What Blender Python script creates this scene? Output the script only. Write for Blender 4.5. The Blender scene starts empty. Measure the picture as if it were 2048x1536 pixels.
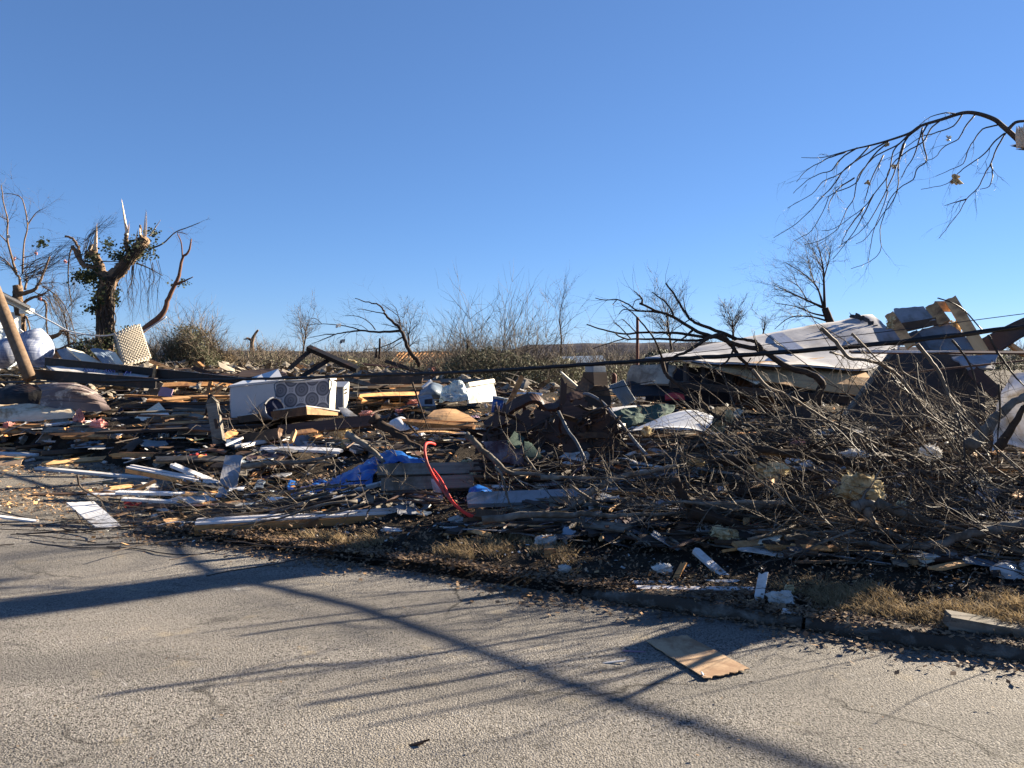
import bpy, math, random
import numpy as np
from mathutils import Vector, Matrix, noise as mn
R = random.Random(7)
U = R.uniform
SC = bpy.context.scene
COL = SC.collection

# ------------------------------------------------------------------ camera, sky, sun, exposure
CAMH, HOR, FPX = 1.65, 725.0, 1540.0
TH = math.atan((768 - HOR) / FPX)
cam = bpy.data.objects.new('camera', bpy.data.cameras.new('camera'))
COL.objects.link(cam)
cam.location = (0, 0, CAMH)
cam.rotation_euler = (math.pi / 2 - TH, 0, 0)
cam.data.sensor_width = 36.0
cam.data.lens = FPX / 2048 * 36
cam.data.clip_end = 9000
SC.camera = cam
SUN_EL, SUN_AZ = math.radians(19.5), math.atan2(0.85, 0.52)      # azimuth from +Y towards +X
W = bpy.data.worlds.new('World'); SC.world = W; W.use_nodes = True
nt = W.node_tree; nt.nodes.clear()
out = nt.nodes.new('ShaderNodeOutputWorld'); bg = nt.nodes.new('ShaderNodeBackground'); sky = nt.nodes.new('ShaderNodeTexSky')
sky.sky_type = 'NISHITA'; sky.sun_disc = False; sky.sun_elevation = SUN_EL; sky.sun_rotation = SUN_AZ
sky.altitude = 2000; sky.air_density = 1.0; sky.dust_density = 0.0; sky.ozone_density = 10.0
bg.inputs['Strength'].default_value = 0.056
gm = nt.nodes.new('ShaderNodeGamma'); gm.inputs[1].default_value = 0.72
nt.links.new(sky.outputs[0], gm.inputs[0]); tint = nt.nodes.new('ShaderNodeMix'); tint.data_type = 'RGBA'; tint.blend_type = 'MULTIPLY'; tint.inputs[0].default_value = 1; tint.inputs[7].default_value = (1.07, 0.975, 1.02, 1)
nt.links.new(gm.outputs[0], tint.inputs[6]); nt.links.new(tint.outputs[2], bg.inputs[0]); nt.links.new(bg.outputs[0], out.inputs[0])
sl = bpy.data.lights.new('sun', 'SUN'); sl.energy = 5.0; sl.angle = math.radians(0.53); sl.color = (1.0, 0.87, 0.68)
sun = bpy.data.objects.new('sun', sl); COL.objects.link(sun); sun.location = (40, 25, 30)
SV = Vector((math.sin(SUN_AZ) * math.cos(SUN_EL), math.cos(SUN_AZ) * math.cos(SUN_EL), math.sin(SUN_EL)))
sun.rotation_euler = SV.to_track_quat('Z', 'Y').to_euler()
VS = SC.view_settings
VS.view_transform = 'Standard'; VS.look = 'None'; VS.gamma = 1; VS.exposure = 2.2; VS.use_curve_mapping = False
SC.cycles.max_bounces = 5; SC.cycles.diffuse_bounces = 3; SC.cycles.transparent_max_bounces = 8

# ------------------------------------------------------------------ materials
def NT(name):
    m = bpy.data.materials.new(name); m.use_nodes = True
    n = m.node_tree; b = n.nodes['Principled BSDF']
    return m, n, b
def N(n, typ, **kw):
    x = n.nodes.new(typ)
    for k, v in kw.items(): setattr(x, k, v)
    return x
def ramp(n, fac, stops):
    r = N(n, 'ShaderNodeValToRGB'); e = r.color_ramp.elements
    while len(e) < len(stops): e.new(0.5)
    for i, (p, c) in enumerate(stops): e[i].position = p; e[i].color = (*c, 1) if len(c) == 3 else c
    n.links.new(fac, r.inputs[0]); return r.outputs[0]
def coords(n, scale=(1, 1, 1), kind='Object'):
    tc = N(n, 'ShaderNodeTexCoord'); mp = N(n, 'ShaderNodeMapping'); mp.inputs['Scale'].default_value = scale
    n.links.new(tc.outputs[kind], mp.inputs[0]); return mp.outputs[0]
def noise_tex(n, vec, scale=5, det=5, rough=.6, dist=0):
    t = N(n, 'ShaderNodeTexNoise'); t.inputs['Scale'].default_value = scale; t.inputs['Detail'].default_value = det
    t.inputs['Roughness'].default_value = rough; t.inputs['Distortion'].default_value = dist
    if vec is not None: n.links.new(vec, t.inputs['Vector'])
    return t.outputs['Fac']
def mix(n, fac, a, b, mode='MIX'):
    x = N(n, 'ShaderNodeMix', data_type='RGBA', blend_type=mode)
    for s, v in ((0, fac), (6, a), (7, b)):
        if isinstance(v, (int, float)): x.inputs[s].default_value = v
        elif isinstance(v, tuple): x.inputs[s].default_value = (*v, 1)
        else: n.links.new(v, x.inputs[s])
    return x.outputs[2]
def bump(n, b, h, st=.4, dist=.01):
    k = N(n, 'ShaderNodeBump'); k.inputs['Strength'].default_value = st; k.inputs['Distance'].default_value = dist
    n.links.new(h, k.inputs['Height']); n.links.new(k.outputs[0], b.inputs['Normal'])
def math_(n, op, a, b=0.5):
    x = N(n, 'ShaderNodeMath', operation=op)
    for i, v in enumerate((a, b)):
        if isinstance(v, (int, float)): x.inputs[i].default_value = v
        else: n.links.new(v, x.inputs[i])
    return x.outputs[0]

def M(name, c1, c2, scale=(6, 6, 6), rough=.8, bst=.35, bd=.006, rnd=.3, dirt=None, dirt_amt=.45, spec=.3, metal=0, det=6, tr=0, dscale=2.2):
    """two-tone noise material; each object gets its own brightness; dirt = blotches of a third colour"""
    m, n, b = NT(name)
    v = coords(n, scale); f = noise_tex(n, v, 1, det, .65, .4)
    col = ramp(n, f, [(.32, c1), (.68, c2)])
    if dirt:
        f2 = noise_tex(n, coords(n, (dscale,) * 3), 1, 6, .7, .3)
        col = mix(n, ramp(n, f2, [(dirt_amt, (1, 1, 1)), (dirt_amt + .13, (0, 0, 0))]), col, dirt)
    oi = N(n, 'ShaderNodeObjectInfo')
    mr = N(n, 'ShaderNodeMapRange'); mr.inputs['To Min'].default_value = 1 - rnd; mr.inputs['To Max'].default_value = 1 + rnd * .6
    n.links.new(oi.outputs['Random'], mr.inputs[0])
    hs = N(n, 'ShaderNodeHueSaturation'); n.links.new(mr.outputs[0], hs.inputs['Value']); n.links.new(col, hs.inputs['Color'])
    n.links.new(hs.outputs[0], b.inputs['Base Color'])
    b.inputs['Roughness'].default_value = rough; b.inputs['Specular IOR Level'].default_value = spec; b.inputs['Metallic'].default_value = metal
    if bst: bump(n, b, f, bst, bd)
    if tr:
        t = N(n, 'ShaderNodeBsdfTranslucent'); n.links.new(hs.outputs[0], t.inputs[0])
        ms = N(n, 'ShaderNodeMixShader'); ms.inputs[0].default_value = tr
        n.links.new(b.outputs[0], ms.inputs[1]); n.links.new(t.outputs[0], ms.inputs[2])
        n.links.new(ms.outputs[0], n.nodes['Material Output'].inputs[0])
    return m
G = (1.2, 26, 26)
MT = dict(
    pine=M('fresh_pine', (.50, .27, .11), (.66, .40, .19), G, .75, dirt=(.25, .14, .07), dirt_amt=.36),
    orange=M('orange_lumber', (.44, .20, .065), (.60, .31, .115), G, .75, dirt=(.2, .09, .04), dirt_amt=.38),
    brown=M('brown_wood', (.095, .048, .024), (.17, .092, .046), G, .7, dirt=(.06, .035, .02), dirt_amt=.42),
    dark=M('dark_wood', (.025, .016, .012), (.07, .04, .025), G, .7),
    redbrown=M('red_brown_veneer', (.042, .021, .014), (.088, .043, .026), G, .5, bst=.2),
    grey=M('weathered_wood', (.12, .105, .088), (.24, .21, .17), G, .85, dirt=(.09, .075, .055), dirt_amt=.4),
    white=M('white_painted_wood', (.56, .55, .54), (.70, .69, .68), G, .55, bst=.15, dirt=(.22, .14, .09), dirt_amt=.33),
    trim=M('white_trim', (.62, .58, .57), (.74, .71, .70), G, .5, bst=.15, dirt=(.3, .2, .13), dirt_amt=.3),
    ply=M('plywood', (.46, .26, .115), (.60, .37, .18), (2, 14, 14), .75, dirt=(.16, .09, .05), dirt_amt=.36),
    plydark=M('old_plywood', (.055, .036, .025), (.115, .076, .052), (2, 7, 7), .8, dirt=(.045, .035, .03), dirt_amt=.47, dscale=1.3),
    drywall=M('drywall', (.55, .54, .53), (.66, .65, .63), (5, 5, 5), .9, bst=.1, dirt=(.3, .27, .23), dirt_amt=.38),
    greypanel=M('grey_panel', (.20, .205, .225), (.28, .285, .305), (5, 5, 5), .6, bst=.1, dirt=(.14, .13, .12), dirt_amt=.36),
    whitemetal=M('white_enamel', (.46, .465, .475), (.52, .525, .535), (3, 3, 3), .35, bst=.05, rnd=.06, dirt=(.35, .31, .26), dirt_amt=.27, spec=.5),
    cream=M('cream_board', (.62, .58, .46), (.74, .69, .56), (2, 9, 9), .7, bst=.1, rnd=.1, dirt=(.35, .28, .18), dirt_amt=.3),
    black=M('black_steel', (.006, .006, .007), (.013, .012, .012), (4, 4, 4), .5, bst=.1, dirt=(.06, .03, .02), dirt_amt=.35),
    cable=M('black_rubber', (.006, .006, .007), (.012, .012, .013), (9, 9, 9), .5, bst=.3),
    rust=M('rusty_steel', (.10, .03, .018), (.17, .055, .03), (7, 7, 7), .75),
    felt=M('roofing_felt', (.30, .295, .31), (.40, .395, .40), (7, 7, 7), .85, bst=.3, rnd=.08, dirt=(.24, .22, .21), dirt_amt=.37, dscale=1.4),
    shingle=M('grey_shingle', (.035, .035, .04), (.08, .08, .085), (30, 30, 30), .95, bst=.6),
    greenshingle=M('green_shingle', (.03, .055, .042), (.06, .10, .074), (24, 24, 24), .9, bst=.6),
    brownmetal=M('brown_sheet_metal', (.115, .085, .08), (.19, .145, .135), (2, 9, 9), .5, spec=.5, rnd=.05, dirt=(.55, .50, .44), dirt_amt=.345, dscale=3.0),
    zinc=M('galvanised_steel', (.20, .23, .25), (.32, .35, .37), (6, 6, 6), .5, metal=.3, bst=.1),
    palepole=M('grey_conduit', (.11, .125, .145), (.19, .21, .235), (5, 12, 12), .5, bst=.1, dirt=(.1, .08, .06), dirt_amt=.42),
    hose=M('red_hose', (.60, .022, .014), (.74, .04, .024), (5, 5, 5), .55, bst=.1, rnd=0, dirt=(.2, .05, .035), dirt_amt=.4),
    red=M('red_plastic', (.5, .02, .02), (.6, .04, .03), (6, 6, 6), .5),
    tarp=M('blue_tarp', (.007, .065, .27), (.013, .12, .42), (9, 9, 9), .33, bst=.5, bd=.01, rnd=.1, spec=.6),
    bag=M('white_plastic_bag', (.6, .64, .66), (.8, .82, .82), (14, 14, 14), .25, bst=.6, bd=.01, spec=.6, tr=.3),
    fabric=M('white_fabric', (.66, .65, .66), (.78, .77, .77), (4, 4, 4), .9, bst=.2, rnd=.06, dirt=(.5, .43, .33), dirt_amt=.36, tr=.25),
    creamcloth=M('cream_ticking', (.60, .50, .36), (.76, .67, .52), (4, 9, 9), .9, bst=.3, rnd=.06, dirt=(.3, .2, .11), dirt_amt=.38),
    foam=M('tan_foam', (.40, .355, .285), (.50, .45, .365), (7, 7, 7), .95, bst=.2, rnd=.05),
    pink=M('pink_insulation', (.62, .26, .22), (.78, .42, .36), (16, 16, 16), .98, bst=.8, bd=.02, tr=.25, spec=.05),
    yellow=M('yellow_insulation', (.60, .48, .27), (.76, .66, .42), (16, 16, 16), .98, bst=.8, bd=.02, tr=.25, spec=.05, dirt=(.3, .2, .09), dirt_amt=.38, dscale=6),
    fluff=M('white_batting', (.60, .58, .54), (.78, .76, .72), (16, 16, 16), .98, bst=.8, bd=.02, tr=.25, spec=.05),
    navy=M('navy_cloth', (.008, .012, .035), (.02, .028, .07), (8, 8, 8), .9),
    darkcloth=M('dark_cloth', (.014, .014, .018), (.04, .04, .045), (8, 8, 8), .9),
    redcloth=M('red_cloth', (.35, .03, .03), (.5, .06, .05), (8, 8, 8), .9),
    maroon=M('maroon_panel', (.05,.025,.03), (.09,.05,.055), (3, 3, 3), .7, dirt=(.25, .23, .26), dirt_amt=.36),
    bark=M('dark_bark', (.030, .020, .015), (.068, .047, .034), (14, 14, 14), .9, bst=.7, bd=.008, rnd=.2, spec=.15),
    barkgrey=M('pale_bark', (.10, .085, .07), (.23, .205, .17), (11, 11, 11), .85, bst=.5, rnd=.25, dirt=(.09, .07, .05), dirt_amt=.42, dscale=5),
    barktan=M('tan_bark', (.12, .075, .045), (.22, .15, .095), (12, 12, 12), .9, bst=.6, rnd=.15),
    twig=M('twig_bark', (.034, .026, .021), (.072, .055, .044), (10, 10, 10), .7, bst=0, rnd=.25, spec=.3),
    paletwig=M('pale_twig', (.10, .077, .055), (.17, .133, .095), (10, 10, 10), .8, bst=0, rnd=.25),
    barkred=M('red_brown_bark', (.085, .042, .028), (.17, .088, .056), (12, 12, 12), .9, bst=.6, rnd=.1),
    splinter=M('fresh_splinter', (.60, .43, .28), (.78, .64, .48), G, .7, rnd=.1),
    ivy=M('ivy_leaf', (.022, .032, .012), (.06, .072, .03), (3, 3, 3), .5, bst=0, tr=.2),
    bushleaf=M('shrub_leaf', (.11, .115, .062), (.19, .185, .11), (3, 3, 3), .7, bst=0, tr=.25),
    evergreen=M('evergreen_needles', (.012, .03, .014), (.03, .055, .025), (3, 3, 3), .7, bst=0),
    grass=M('dry_grass', (.26, .185, .095), (.44, .33, .19), (9, 9, 9), .85, bst=0, tr=.3),
    leaf=M('dead_leaf', (.10, .062, .036), (.31, .205, .125), (3, 3, 3), .8, bst=0, tr=.2),
    mud=M('mud', (.045, .033, .024), (.095, .07, .05), (4, 4, 4), .9, bst=.8, bd=.03),
    concrete=M('kerb_concrete', (.07, .064, .055), (.17, .152, .128), (12, 12, 12), .95, bst=.9, bd=.02, rnd=.12, dirt=(.045, .036, .028), dirt_amt=.5, dscale=4),
    siding=M('white_siding', (.66, .72, .74), (.74, .79, .80), (2, 9, 9), .6, bst=.1, rnd=.08),
    cardboard=M('cardboard', (.36, .24, .14), (.46, .32, .2), (3, 3, 3), .85, bst=.15, rnd=.03, dirt=(.25, .15, .085), dirt_amt=.4, dscale=3.5),
    wall=M('beige_wall', (.26, .225, .175), (.36, .31, .24), (3, 3, 3), .85, dirt=(.15, .12, .09), dirt_amt=.42),
    blackhole=M('dark_felt_and_hollow', (.012, .012, .015), (.026, .026, .032), (5, 5, 5), .85, rnd=.1),  # black felt; also paints the shaded hollow under the roof
    bluecan=M('blue_paint', (.012, .06, .22), (.02, .085, .28), (4, 4, 4), .45, rnd=.02),
    print=M('blue_print', (.015, .03, .17), (.02, .04, .2), (4, 4, 4), .7, bst=0, rnd=0),
    teal=M('pale_teal_tin', (.36, .46, .43), (.46, .55, .51), (5, 5, 5), .5),
    bluegrey=M('blue_grey_plastic', (.13, .17, .22), (.2, .25, .31), (4, 4, 4), .5),
    purple=M('dusty_purple_panel', (.27, .17, .24), (.36, .25, .31), (4, 4, 4), .8),
)
def asphalt_mat(name, tint, worn):
    m, n, b = NT(name)
    v = coords(n)
    vo = N(n, 'ShaderNodeTexVoronoi'); vo.inputs['Scale'].default_value = 105; vo.inputs['Randomness'].default_value = 1
    n.links.new(v, vo.inputs['Vector'])
    fine = noise_tex(n, v, 240, 3, .6)
    stone = ramp(n, vo.outputs['Color'], [(.1, tuple(c * .6 for c in tint)), (.5, tint), (.95, tuple(min(1, c * 1.7) for c in tint))])
    shaded_pit = ramp(n, noise_tex(n, v, 74, 2, .55), [(.38, (.07, .06, .055)), (.43, (1, 1, 1))])  # pits darkened in the colour, as low sun would shade them
    col = mix(n, 1.0, stone, shaded_pit, 'MULTIPLY')
    big = noise_tex(n, v, .55, 5, .62, .3)
    col = mix(n, ramp(n, big, [(.38, (0, 0, 0)), (.66, (.6, .6, .6))]), col, worn)
    tan = noise_tex(n, v, 3.1, 4, .55, .2)
    col = mix(n, ramp(n, tan, [(.63, (0, 0, 0)), (.70, (.5, .5, .5))]), col, (.33, .275, .19))
    chalk = noise_tex(n, v, 5.2, 5, .7, .4)
    col = mix(n, ramp(n, chalk, [(.63, (0, 0, 0)), (.73, (.6, .6, .6))]), col, (.46, .45, .43))
    lane = noise_tex(n, coords(n, (.28, 1.1, 1)), 1, 4, .5, .2)
    col = mix(n, ramp(n, lane, [(.40, (.6, .6, .6)), (.58, (0, 0, 0))]), col, (.10, .093, .085))
    oil = noise_tex(n, coords(n, (1.1, 2.3, 1)), 1.3, 5, .6, .5)
    col = mix(n, ramp(n, oil, [(.31, (.65, .65, .65)), (.40, (0, 0, 0))]), col, (.06, .055, .05))
    cr = N(n, 'ShaderNodeTexVoronoi', feature='DISTANCE_TO_EDGE'); cr.inputs['Scale'].default_value = .42
    wv = N(n, 'ShaderNodeVectorMath', operation='MULTIPLY_ADD')
    nn = N(n, 'ShaderNodeTexNoise'); nn.inputs['Scale'].default_value = 3; nn.inputs['Detail'].default_value = 6; n.links.new(v, nn.inputs['Vector'])
    n.links.new(nn.outputs['Color'], wv.inputs[0]); wv.inputs[1].default_value = (.55, .55, 0); n.links.new(v, wv.inputs[2])
    n.links.new(wv.outputs[0], cr.inputs['Vector'])
    gate = ramp(n, noise_tex(n, v, .33, 2), [(.5, (0, 0, 0)), (.56, (1, 1, 1))])
    crk = mix(n, 1.0, ramp(n, cr.outputs['Distance'], [(.002, (1, 1, 1)), (.007, (0, 0, 0))]), gate, 'MULTIPLY')
    col = mix(n, crk, col, (.03, .027, .023))
    n.links.new(col, b.inputs['Base Color'])
    b.inputs['Roughness'].default_value = .88; b.inputs['Specular IOR Level'].default_value = .25
    h = math_(n, 'MULTIPLY_ADD', vo.outputs['Distance'], -.9)
    h = math_(n, 'ADD', math_(n, 'MULTIPLY', vo.outputs['Distance'], -.6), math_(n, 'MULTIPLY', shaded_pit, .9))
    h = math_(n, 'ADD', h, math_(n, 'MULTIPLY', fine, .35))
    bump(n, b, h, .85, .010)
    return m
MT['asphalt'] = asphalt_mat('worn_asphalt', (.182, .168, .150), (.245, .22, .188))
MT['drive'] = asphalt_mat('old_driveway', (.19, .17, .14), (.25, .215, .17))
def ground_mat():
    m, n, b = NT('littered_soil')
    v = coords(n)
    f = noise_tex(n, v, 2.0, 8, .72, .3)
    col = ramp(n, f, [(.28, (.010, .008, .007)), (.5, (.032, .025, .019)), (.72, (.085, .064, .044))])
    f3 = noise_tex(n, v, 34, 5, .75)
    col = mix(n, ramp(n, f3, [(.58, (0, 0, 0)), (.72, (.75, .75, .75))]), col, (.16, .125, .085))
    f4 = noise_tex(n, v, 21, 4, .8)
    col = mix(n, ramp(n, f4, [(.69, (0, 0, 0)), (.77, (.7, .7, .7))]), col, (.45, .44, .44))
    n.links.new(col, b.inputs['Base Color']); b.inputs['Roughness'].default_value = .95; b.inputs['Specular IOR Level'].default_value = .1
    bump(n, b, math_(n, 'ADD', f, f3), .9, .04)
    return m
MT['ground'] = ground_mat()
MT['hill'] = M('wooded_hill', (.06, .058, .066), (.105, .10, .11), (.04, .04, .12), 1, bst=0, rnd=0, spec=0)  # grey-blue tone puts distance haze into the colour of the woods
def medallion_mat():
    """printed ticking: staggered ringed medallions with small squares between"""
    m, n, b = NT('medallion_ticking')
    tc = N(n, 'ShaderNodeTexCoord'); sp = N(n, 'ShaderNodeSeparateXYZ'); n.links.new(tc.outputs['UV'], sp.inputs[0])
    u = math_(n, 'MULTIPLY', sp.outputs[0], 780.0); v = math_(n, 'MULTIPLY', math_(n, 'SUBTRACT', 1.0, sp.outputs[1]), 430.0)
    def cell(x0, y0, kind):
        f = []
        for c, o, p_ in ((u, x0, 310.0), (v, y0, 280.0)):
            q = math_(n, 'FRACT', math_(n, 'ADD', math_(n, 'DIVIDE', math_(n, 'SUBTRACT', c, o), p_), 20.5)); f.append(math_(n, 'MULTIPLY', math_(n, 'SUBTRACT', q, .5), p_))
        if kind: return math_(n, 'MAXIMUM', math_(n, 'ABSOLUTE', f[0]), math_(n, 'ABSOLUTE', f[1])), None
        return math_(n, 'SQRT', math_(n, 'ADD', math_(n, 'MULTIPLY', f[0], f[0]), math_(n, 'MULTIPLY', f[1], f[1]))), math_(n, 'ARCTAN2', f[0], f[1])
    d1, a1 = cell(65, 120, 0); d2, a2 = cell(220, 260, 0)
    d = math_(n, 'DIVIDE', math_(n, 'MINIMUM', d1, d2), 238.0)
    s1, _ = cell(220, 120, 1); s2, _ = cell(65, 260, 1); sq = math_(n, 'DIVIDE', math_(n, 'MINIMUM', s1, s2), 240.0)
    ink, pale = (.085, .087, .105), (.36, .35, .36)
    mid = (.165, .168, .19)
    col = ramp(n, d, [(.0, ink), (.05, ink), (.07, mid), (.17, ink), (.22, mid), (.31, mid), (.335, ink), (.40, ink), (.425, pale)])
    r = n.nodes[-1]
    pick = math_(n, 'LESS_THAN', d1, d2); ang = math_(n, 'ADD', math_(n, 'MULTIPLY', a1, pick), math_(n, 'MULTIPLY', a2, math_(n, 'SUBTRACT', 1.0, pick)))
    ray = math_(n, 'GREATER_THAN', math_(n, 'SINE', math_(n, 'MULTIPLY', ang, 30.0)), .2)
    inside = math_(n, 'MULTIPLY', math_(n, 'LESS_THAN', d, .31), math_(n, 'GREATER_THAN', d, .2))
    col = mix(n, math_(n, 'MULTIPLY', math_(n, 'MULTIPLY', ray, inside), .5), col, ink)
    sqm = math_(n, 'LESS_THAN', sq, .17)
    sqr = math_(n, 'MULTIPLY', sqm, math_(n, 'GREATER_THAN', math_(n, 'SINE', math_(n, 'MULTIPLY', sq, 75.0)), -.2))
    col = mix(n, math_(n, 'MULTIPLY', sqr, .85), col, mid)
    st = noise_tex(n, coords(n, (3, 3, 3)), 1, 5)
    col = mix(n, ramp(n, st, [(.55, (0, 0, 0)), (.8, (.35, .35, .35))]), col, (.36, .29, .24))
    n.links.new(col, b.inputs['Base Color']); b.inputs['Roughness'].default_value = .9
    return m
MT['medallion'] = medallion_mat()
def plaid_mat():
    m, n, b = NT('blue_woven_ticking')
    v = coords(n, (1, 1, 1))
    w = noise_tex(n, coords(n, (24, 2, 3)), 1, 3, .7); w2 = noise_tex(n, coords(n, (3, 3, 30)), 1, 3, .7)
    col = ramp(n, math_(n, 'MULTIPLY', math_(n, 'ADD', w, w2), .5), [(.36, (.07, .09, .17)), (.5, (.22, .25, .34)), (.66, (.50, .50, .53))])
    n.links.new(col, b.inputs['Base Color']); b.inputs['Roughness'].default_value = .9
    return m
MT['plaid'] = plaid_mat()
def wrap_mat():
    m, n, b = NT('clear_plastic')
    f = noise_tex(n, coords(n, (7, 7, 7)), 1, 6, .7, 1.0)
    b.inputs['Base Color'].default_value = (.55, .63, .64, 1); b.inputs['Roughness'].default_value = .12; b.inputs['Specular IOR Level'].default_value = .8
    bump(n, b, f, 1.0, .04)
    t = N(n, 'ShaderNodeBsdfTransparent'); t.inputs[0].default_value = (.86, .9, .9, 1)
    ms = N(n, 'ShaderNodeMixShader'); n.links.new(ramp(n, f, [(.4, (.25, .25, .25)), (.62, (.85, .85, .85))]), ms.inputs[0])
    n.links.new(t.outputs[0], ms.inputs[1]); n.links.new(b.outputs[0], ms.inputs[2]); n.links.new(ms.outputs[0], n.nodes['Material Output'].inputs[0])
    return m
MT['clear'] = wrap_mat()

# ------------------------------------------------------------------ place helpers
CT, ST = math.cos(TH), math.sin(TH)
def P(px, py, d):
    """the point of the place seen along a photograph direction, d metres ahead of the photographer"""
    u, v = (px - 1024) / FPX, (768 - py) / FPX
    dy, dz = CT + v * ST, -ST + v * CT
    return Vector((u / dy * d, d, CAMH + dz / dy * d))
CTRL = {
    -180: [(880, 17), (845, 18.5), (800, 20), (765, 21.5), (735, 24), (720, 31)],
    60: [(880, 16.6), (845, 18), (805, 19.5), (768, 21), (738, 24), (722, 31)],
    300: [(930, 12.5), (890, 13.8), (852, 15.5), (812, 17.5), (778, 20), (748, 24), (733, 31)],
    480: [(1060, 7.6), (1000, 8.8), (950, 10), (900, 11.5), (860, 13), (838, 14), (802, 16), (766, 19), (744, 24), (735, 32)],
    650: [(1060, 7.5), (1000, 8.5), (950, 9.5), (900, 10.8), (862, 12.3), (834, 14), (794, 16.5), (764, 20), (748, 26), (742, 33)],
    850: [(1072, 7.2), (1012, 7.9), (962, 8.7), (912, 9.6), (874, 10.7), (842, 12.2), (812, 14.5), (785, 18), (766, 22), (757, 28)],
    1050: [(1100, 6.8), (1045, 7.2), (995, 7.7), (945, 8.4), (905, 9.3), (872, 10.3), (838, 12), (815, 15), (800, 19), (795, 25), (790, 33)],
    1250: [(1125, 6.4), (1055, 6.8), (1005, 7.2), (955, 7.8), (908, 8.6), (870, 9.6), (838, 11), (812, 13.5), (795, 17), (788, 24)],
    1500: [(1155, 5.9), (1085, 6.3), (1008, 6.9), (948, 7.6), (900, 8.5), (866, 9.6), (832, 11.5), (800, 14.5), (780, 20)],
    1800: [(1205, 5.4), (1135, 5.7), (1058, 6.1), (990, 6.7), (932, 7.5), (895, 8.3), (868, 9.3), (838, 11), (795, 14)],
    2120: [(1235, 5.0), (1158, 5.2), (1080, 5.6), (1010, 6.1), (945, 6.9), (895, 7.8), (855, 9), (815, 11), (785, 14)],
    2500: [(1280, 4.3), (1158, 4.8), (1080, 5.2), (1010, 5.8), (945, 6.6), (895, 7.6), (855, 9), (815, 11)],
}
CP = np.array([P(x, y, d)[:] for x, l in CTRL.items() for (y, d) in l] +
              [(x, y, .25) for x in (-45, -30, -18, -8, 0, 8, 18, 30, 45) for y in (42, 52, 62)] + [(16, y, .5) for y in (6, 10, 14, 20, 28)])
KA, KN = np.array((2.8, 4.2)), np.array((.451, .893))
DRIVE = [(-3.35, 7.31), (-4.5, 10.5), (-6.5, 12.7), (-10.0, 15.2), (-14, 16.4), (-21.5, 16.4)]
def in_drive(X, Y):
    inside = np.zeros(np.shape(X), bool); n = len(DRIVE)
    for i in range(n):
        (x1, y1), (x2, y2) = DRIVE[i], DRIVE[(i + 1) % n]
        c = ((y1 > Y) != (y2 > Y)) & (X < (x2 - x1) * (Y - y1) / (y2 - y1 + 1e-9) + x1)
        inside ^= c
    return inside
def H(X, Y):
    X = np.asarray(X, float); Y = np.asarray(Y, float)
    sig = .075 * np.clip(Y, 4, 70) + .25
    num = np.zeros(X.shape); den = np.full(X.shape, 1e-6)
    for x, y, z in CP:
        w = np.exp(-((X - x) ** 2 * .45 + (Y - y) ** 2) / (2 * sig * sig)); num += w * z; den += w
    z = num / den
    amp = np.clip(z * .35, 0, .09)
    z = z + amp * (np.sin(X * 3.1 + np.sin(Y * 2.3) * 1.7) * .5 + np.sin(Y * 4.3 + X * 1.9 + 1.3) * .35 + np.sin(X * 8.3 - Y * 6.1) * .25)
    s = (X - KA[0]) * KN[0] + (Y - KA[1]) * KN[1]
    verge = np.where(s > .28, np.maximum(z, .055 + .02 * np.sin(X * 5) * np.sin(Y * 7)), .045)
    z = np.where(s > .02, np.where(s < 1.2, verge * np.clip(s / .5, .0, 1) ** .1, np.maximum(z, .02)), -.08)
    return np.where(in_drive(X, Y), -.05, z)
DD = np.concatenate([np.arange(3.2, 20, .04), np.arange(20, 60, .2)])
def hit(px, py):
    """where that line of sight meets the ground or the rubble"""
    p1 = P(px, py, 1.0); lo, hi = 0, len(DD)
    for st in (8, 1):
        D = DD[lo:hi:st]; k = np.nonzero(CAMH + (p1.z - CAMH) * D <= np.maximum(H(p1.x * D, D), 0.0))[0]
        if not len(k): return P(px, py, 40.0 if st == 8 else float(DD[hi - 1]))
        lo, hi = max(0, lo + (int(k[0]) - 1) * st), lo + int(k[0]) * st + 1
    return P(px, py, float(DD[hi - 1]))
def hz(x, y): return max(0.0, float(H(np.array([x]), np.array([y]))[0]))
def crop(x0, y0, s): return lambda l: [(x0 + p[0] * s, y0 + p[1] * s) + tuple(p[2:]) for p in l]
cA, cB, cC, cD = crop(0, 640, 1 / 5.12), crop(380, 640, 1 / 5.12), crop(760, 640, 1 / 5.12), crop(1140, 560, 1 / 5.12)
cA2, cB2, cC2, cF = crop(0, 860, 1 / 5.12), crop(380, 830, 1 / 5.12), crop(760, 830, 1 / 5.12), crop(1140, 830, 1 / 5.12)
cE, cH, cG = crop(1500, 560, .2676), crop(1500, 830, .2676), crop(1500, 180, .3256)
cI, cT = crop(0, 340, .25), crop(600, 560, 1 / 6.827)

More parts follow.
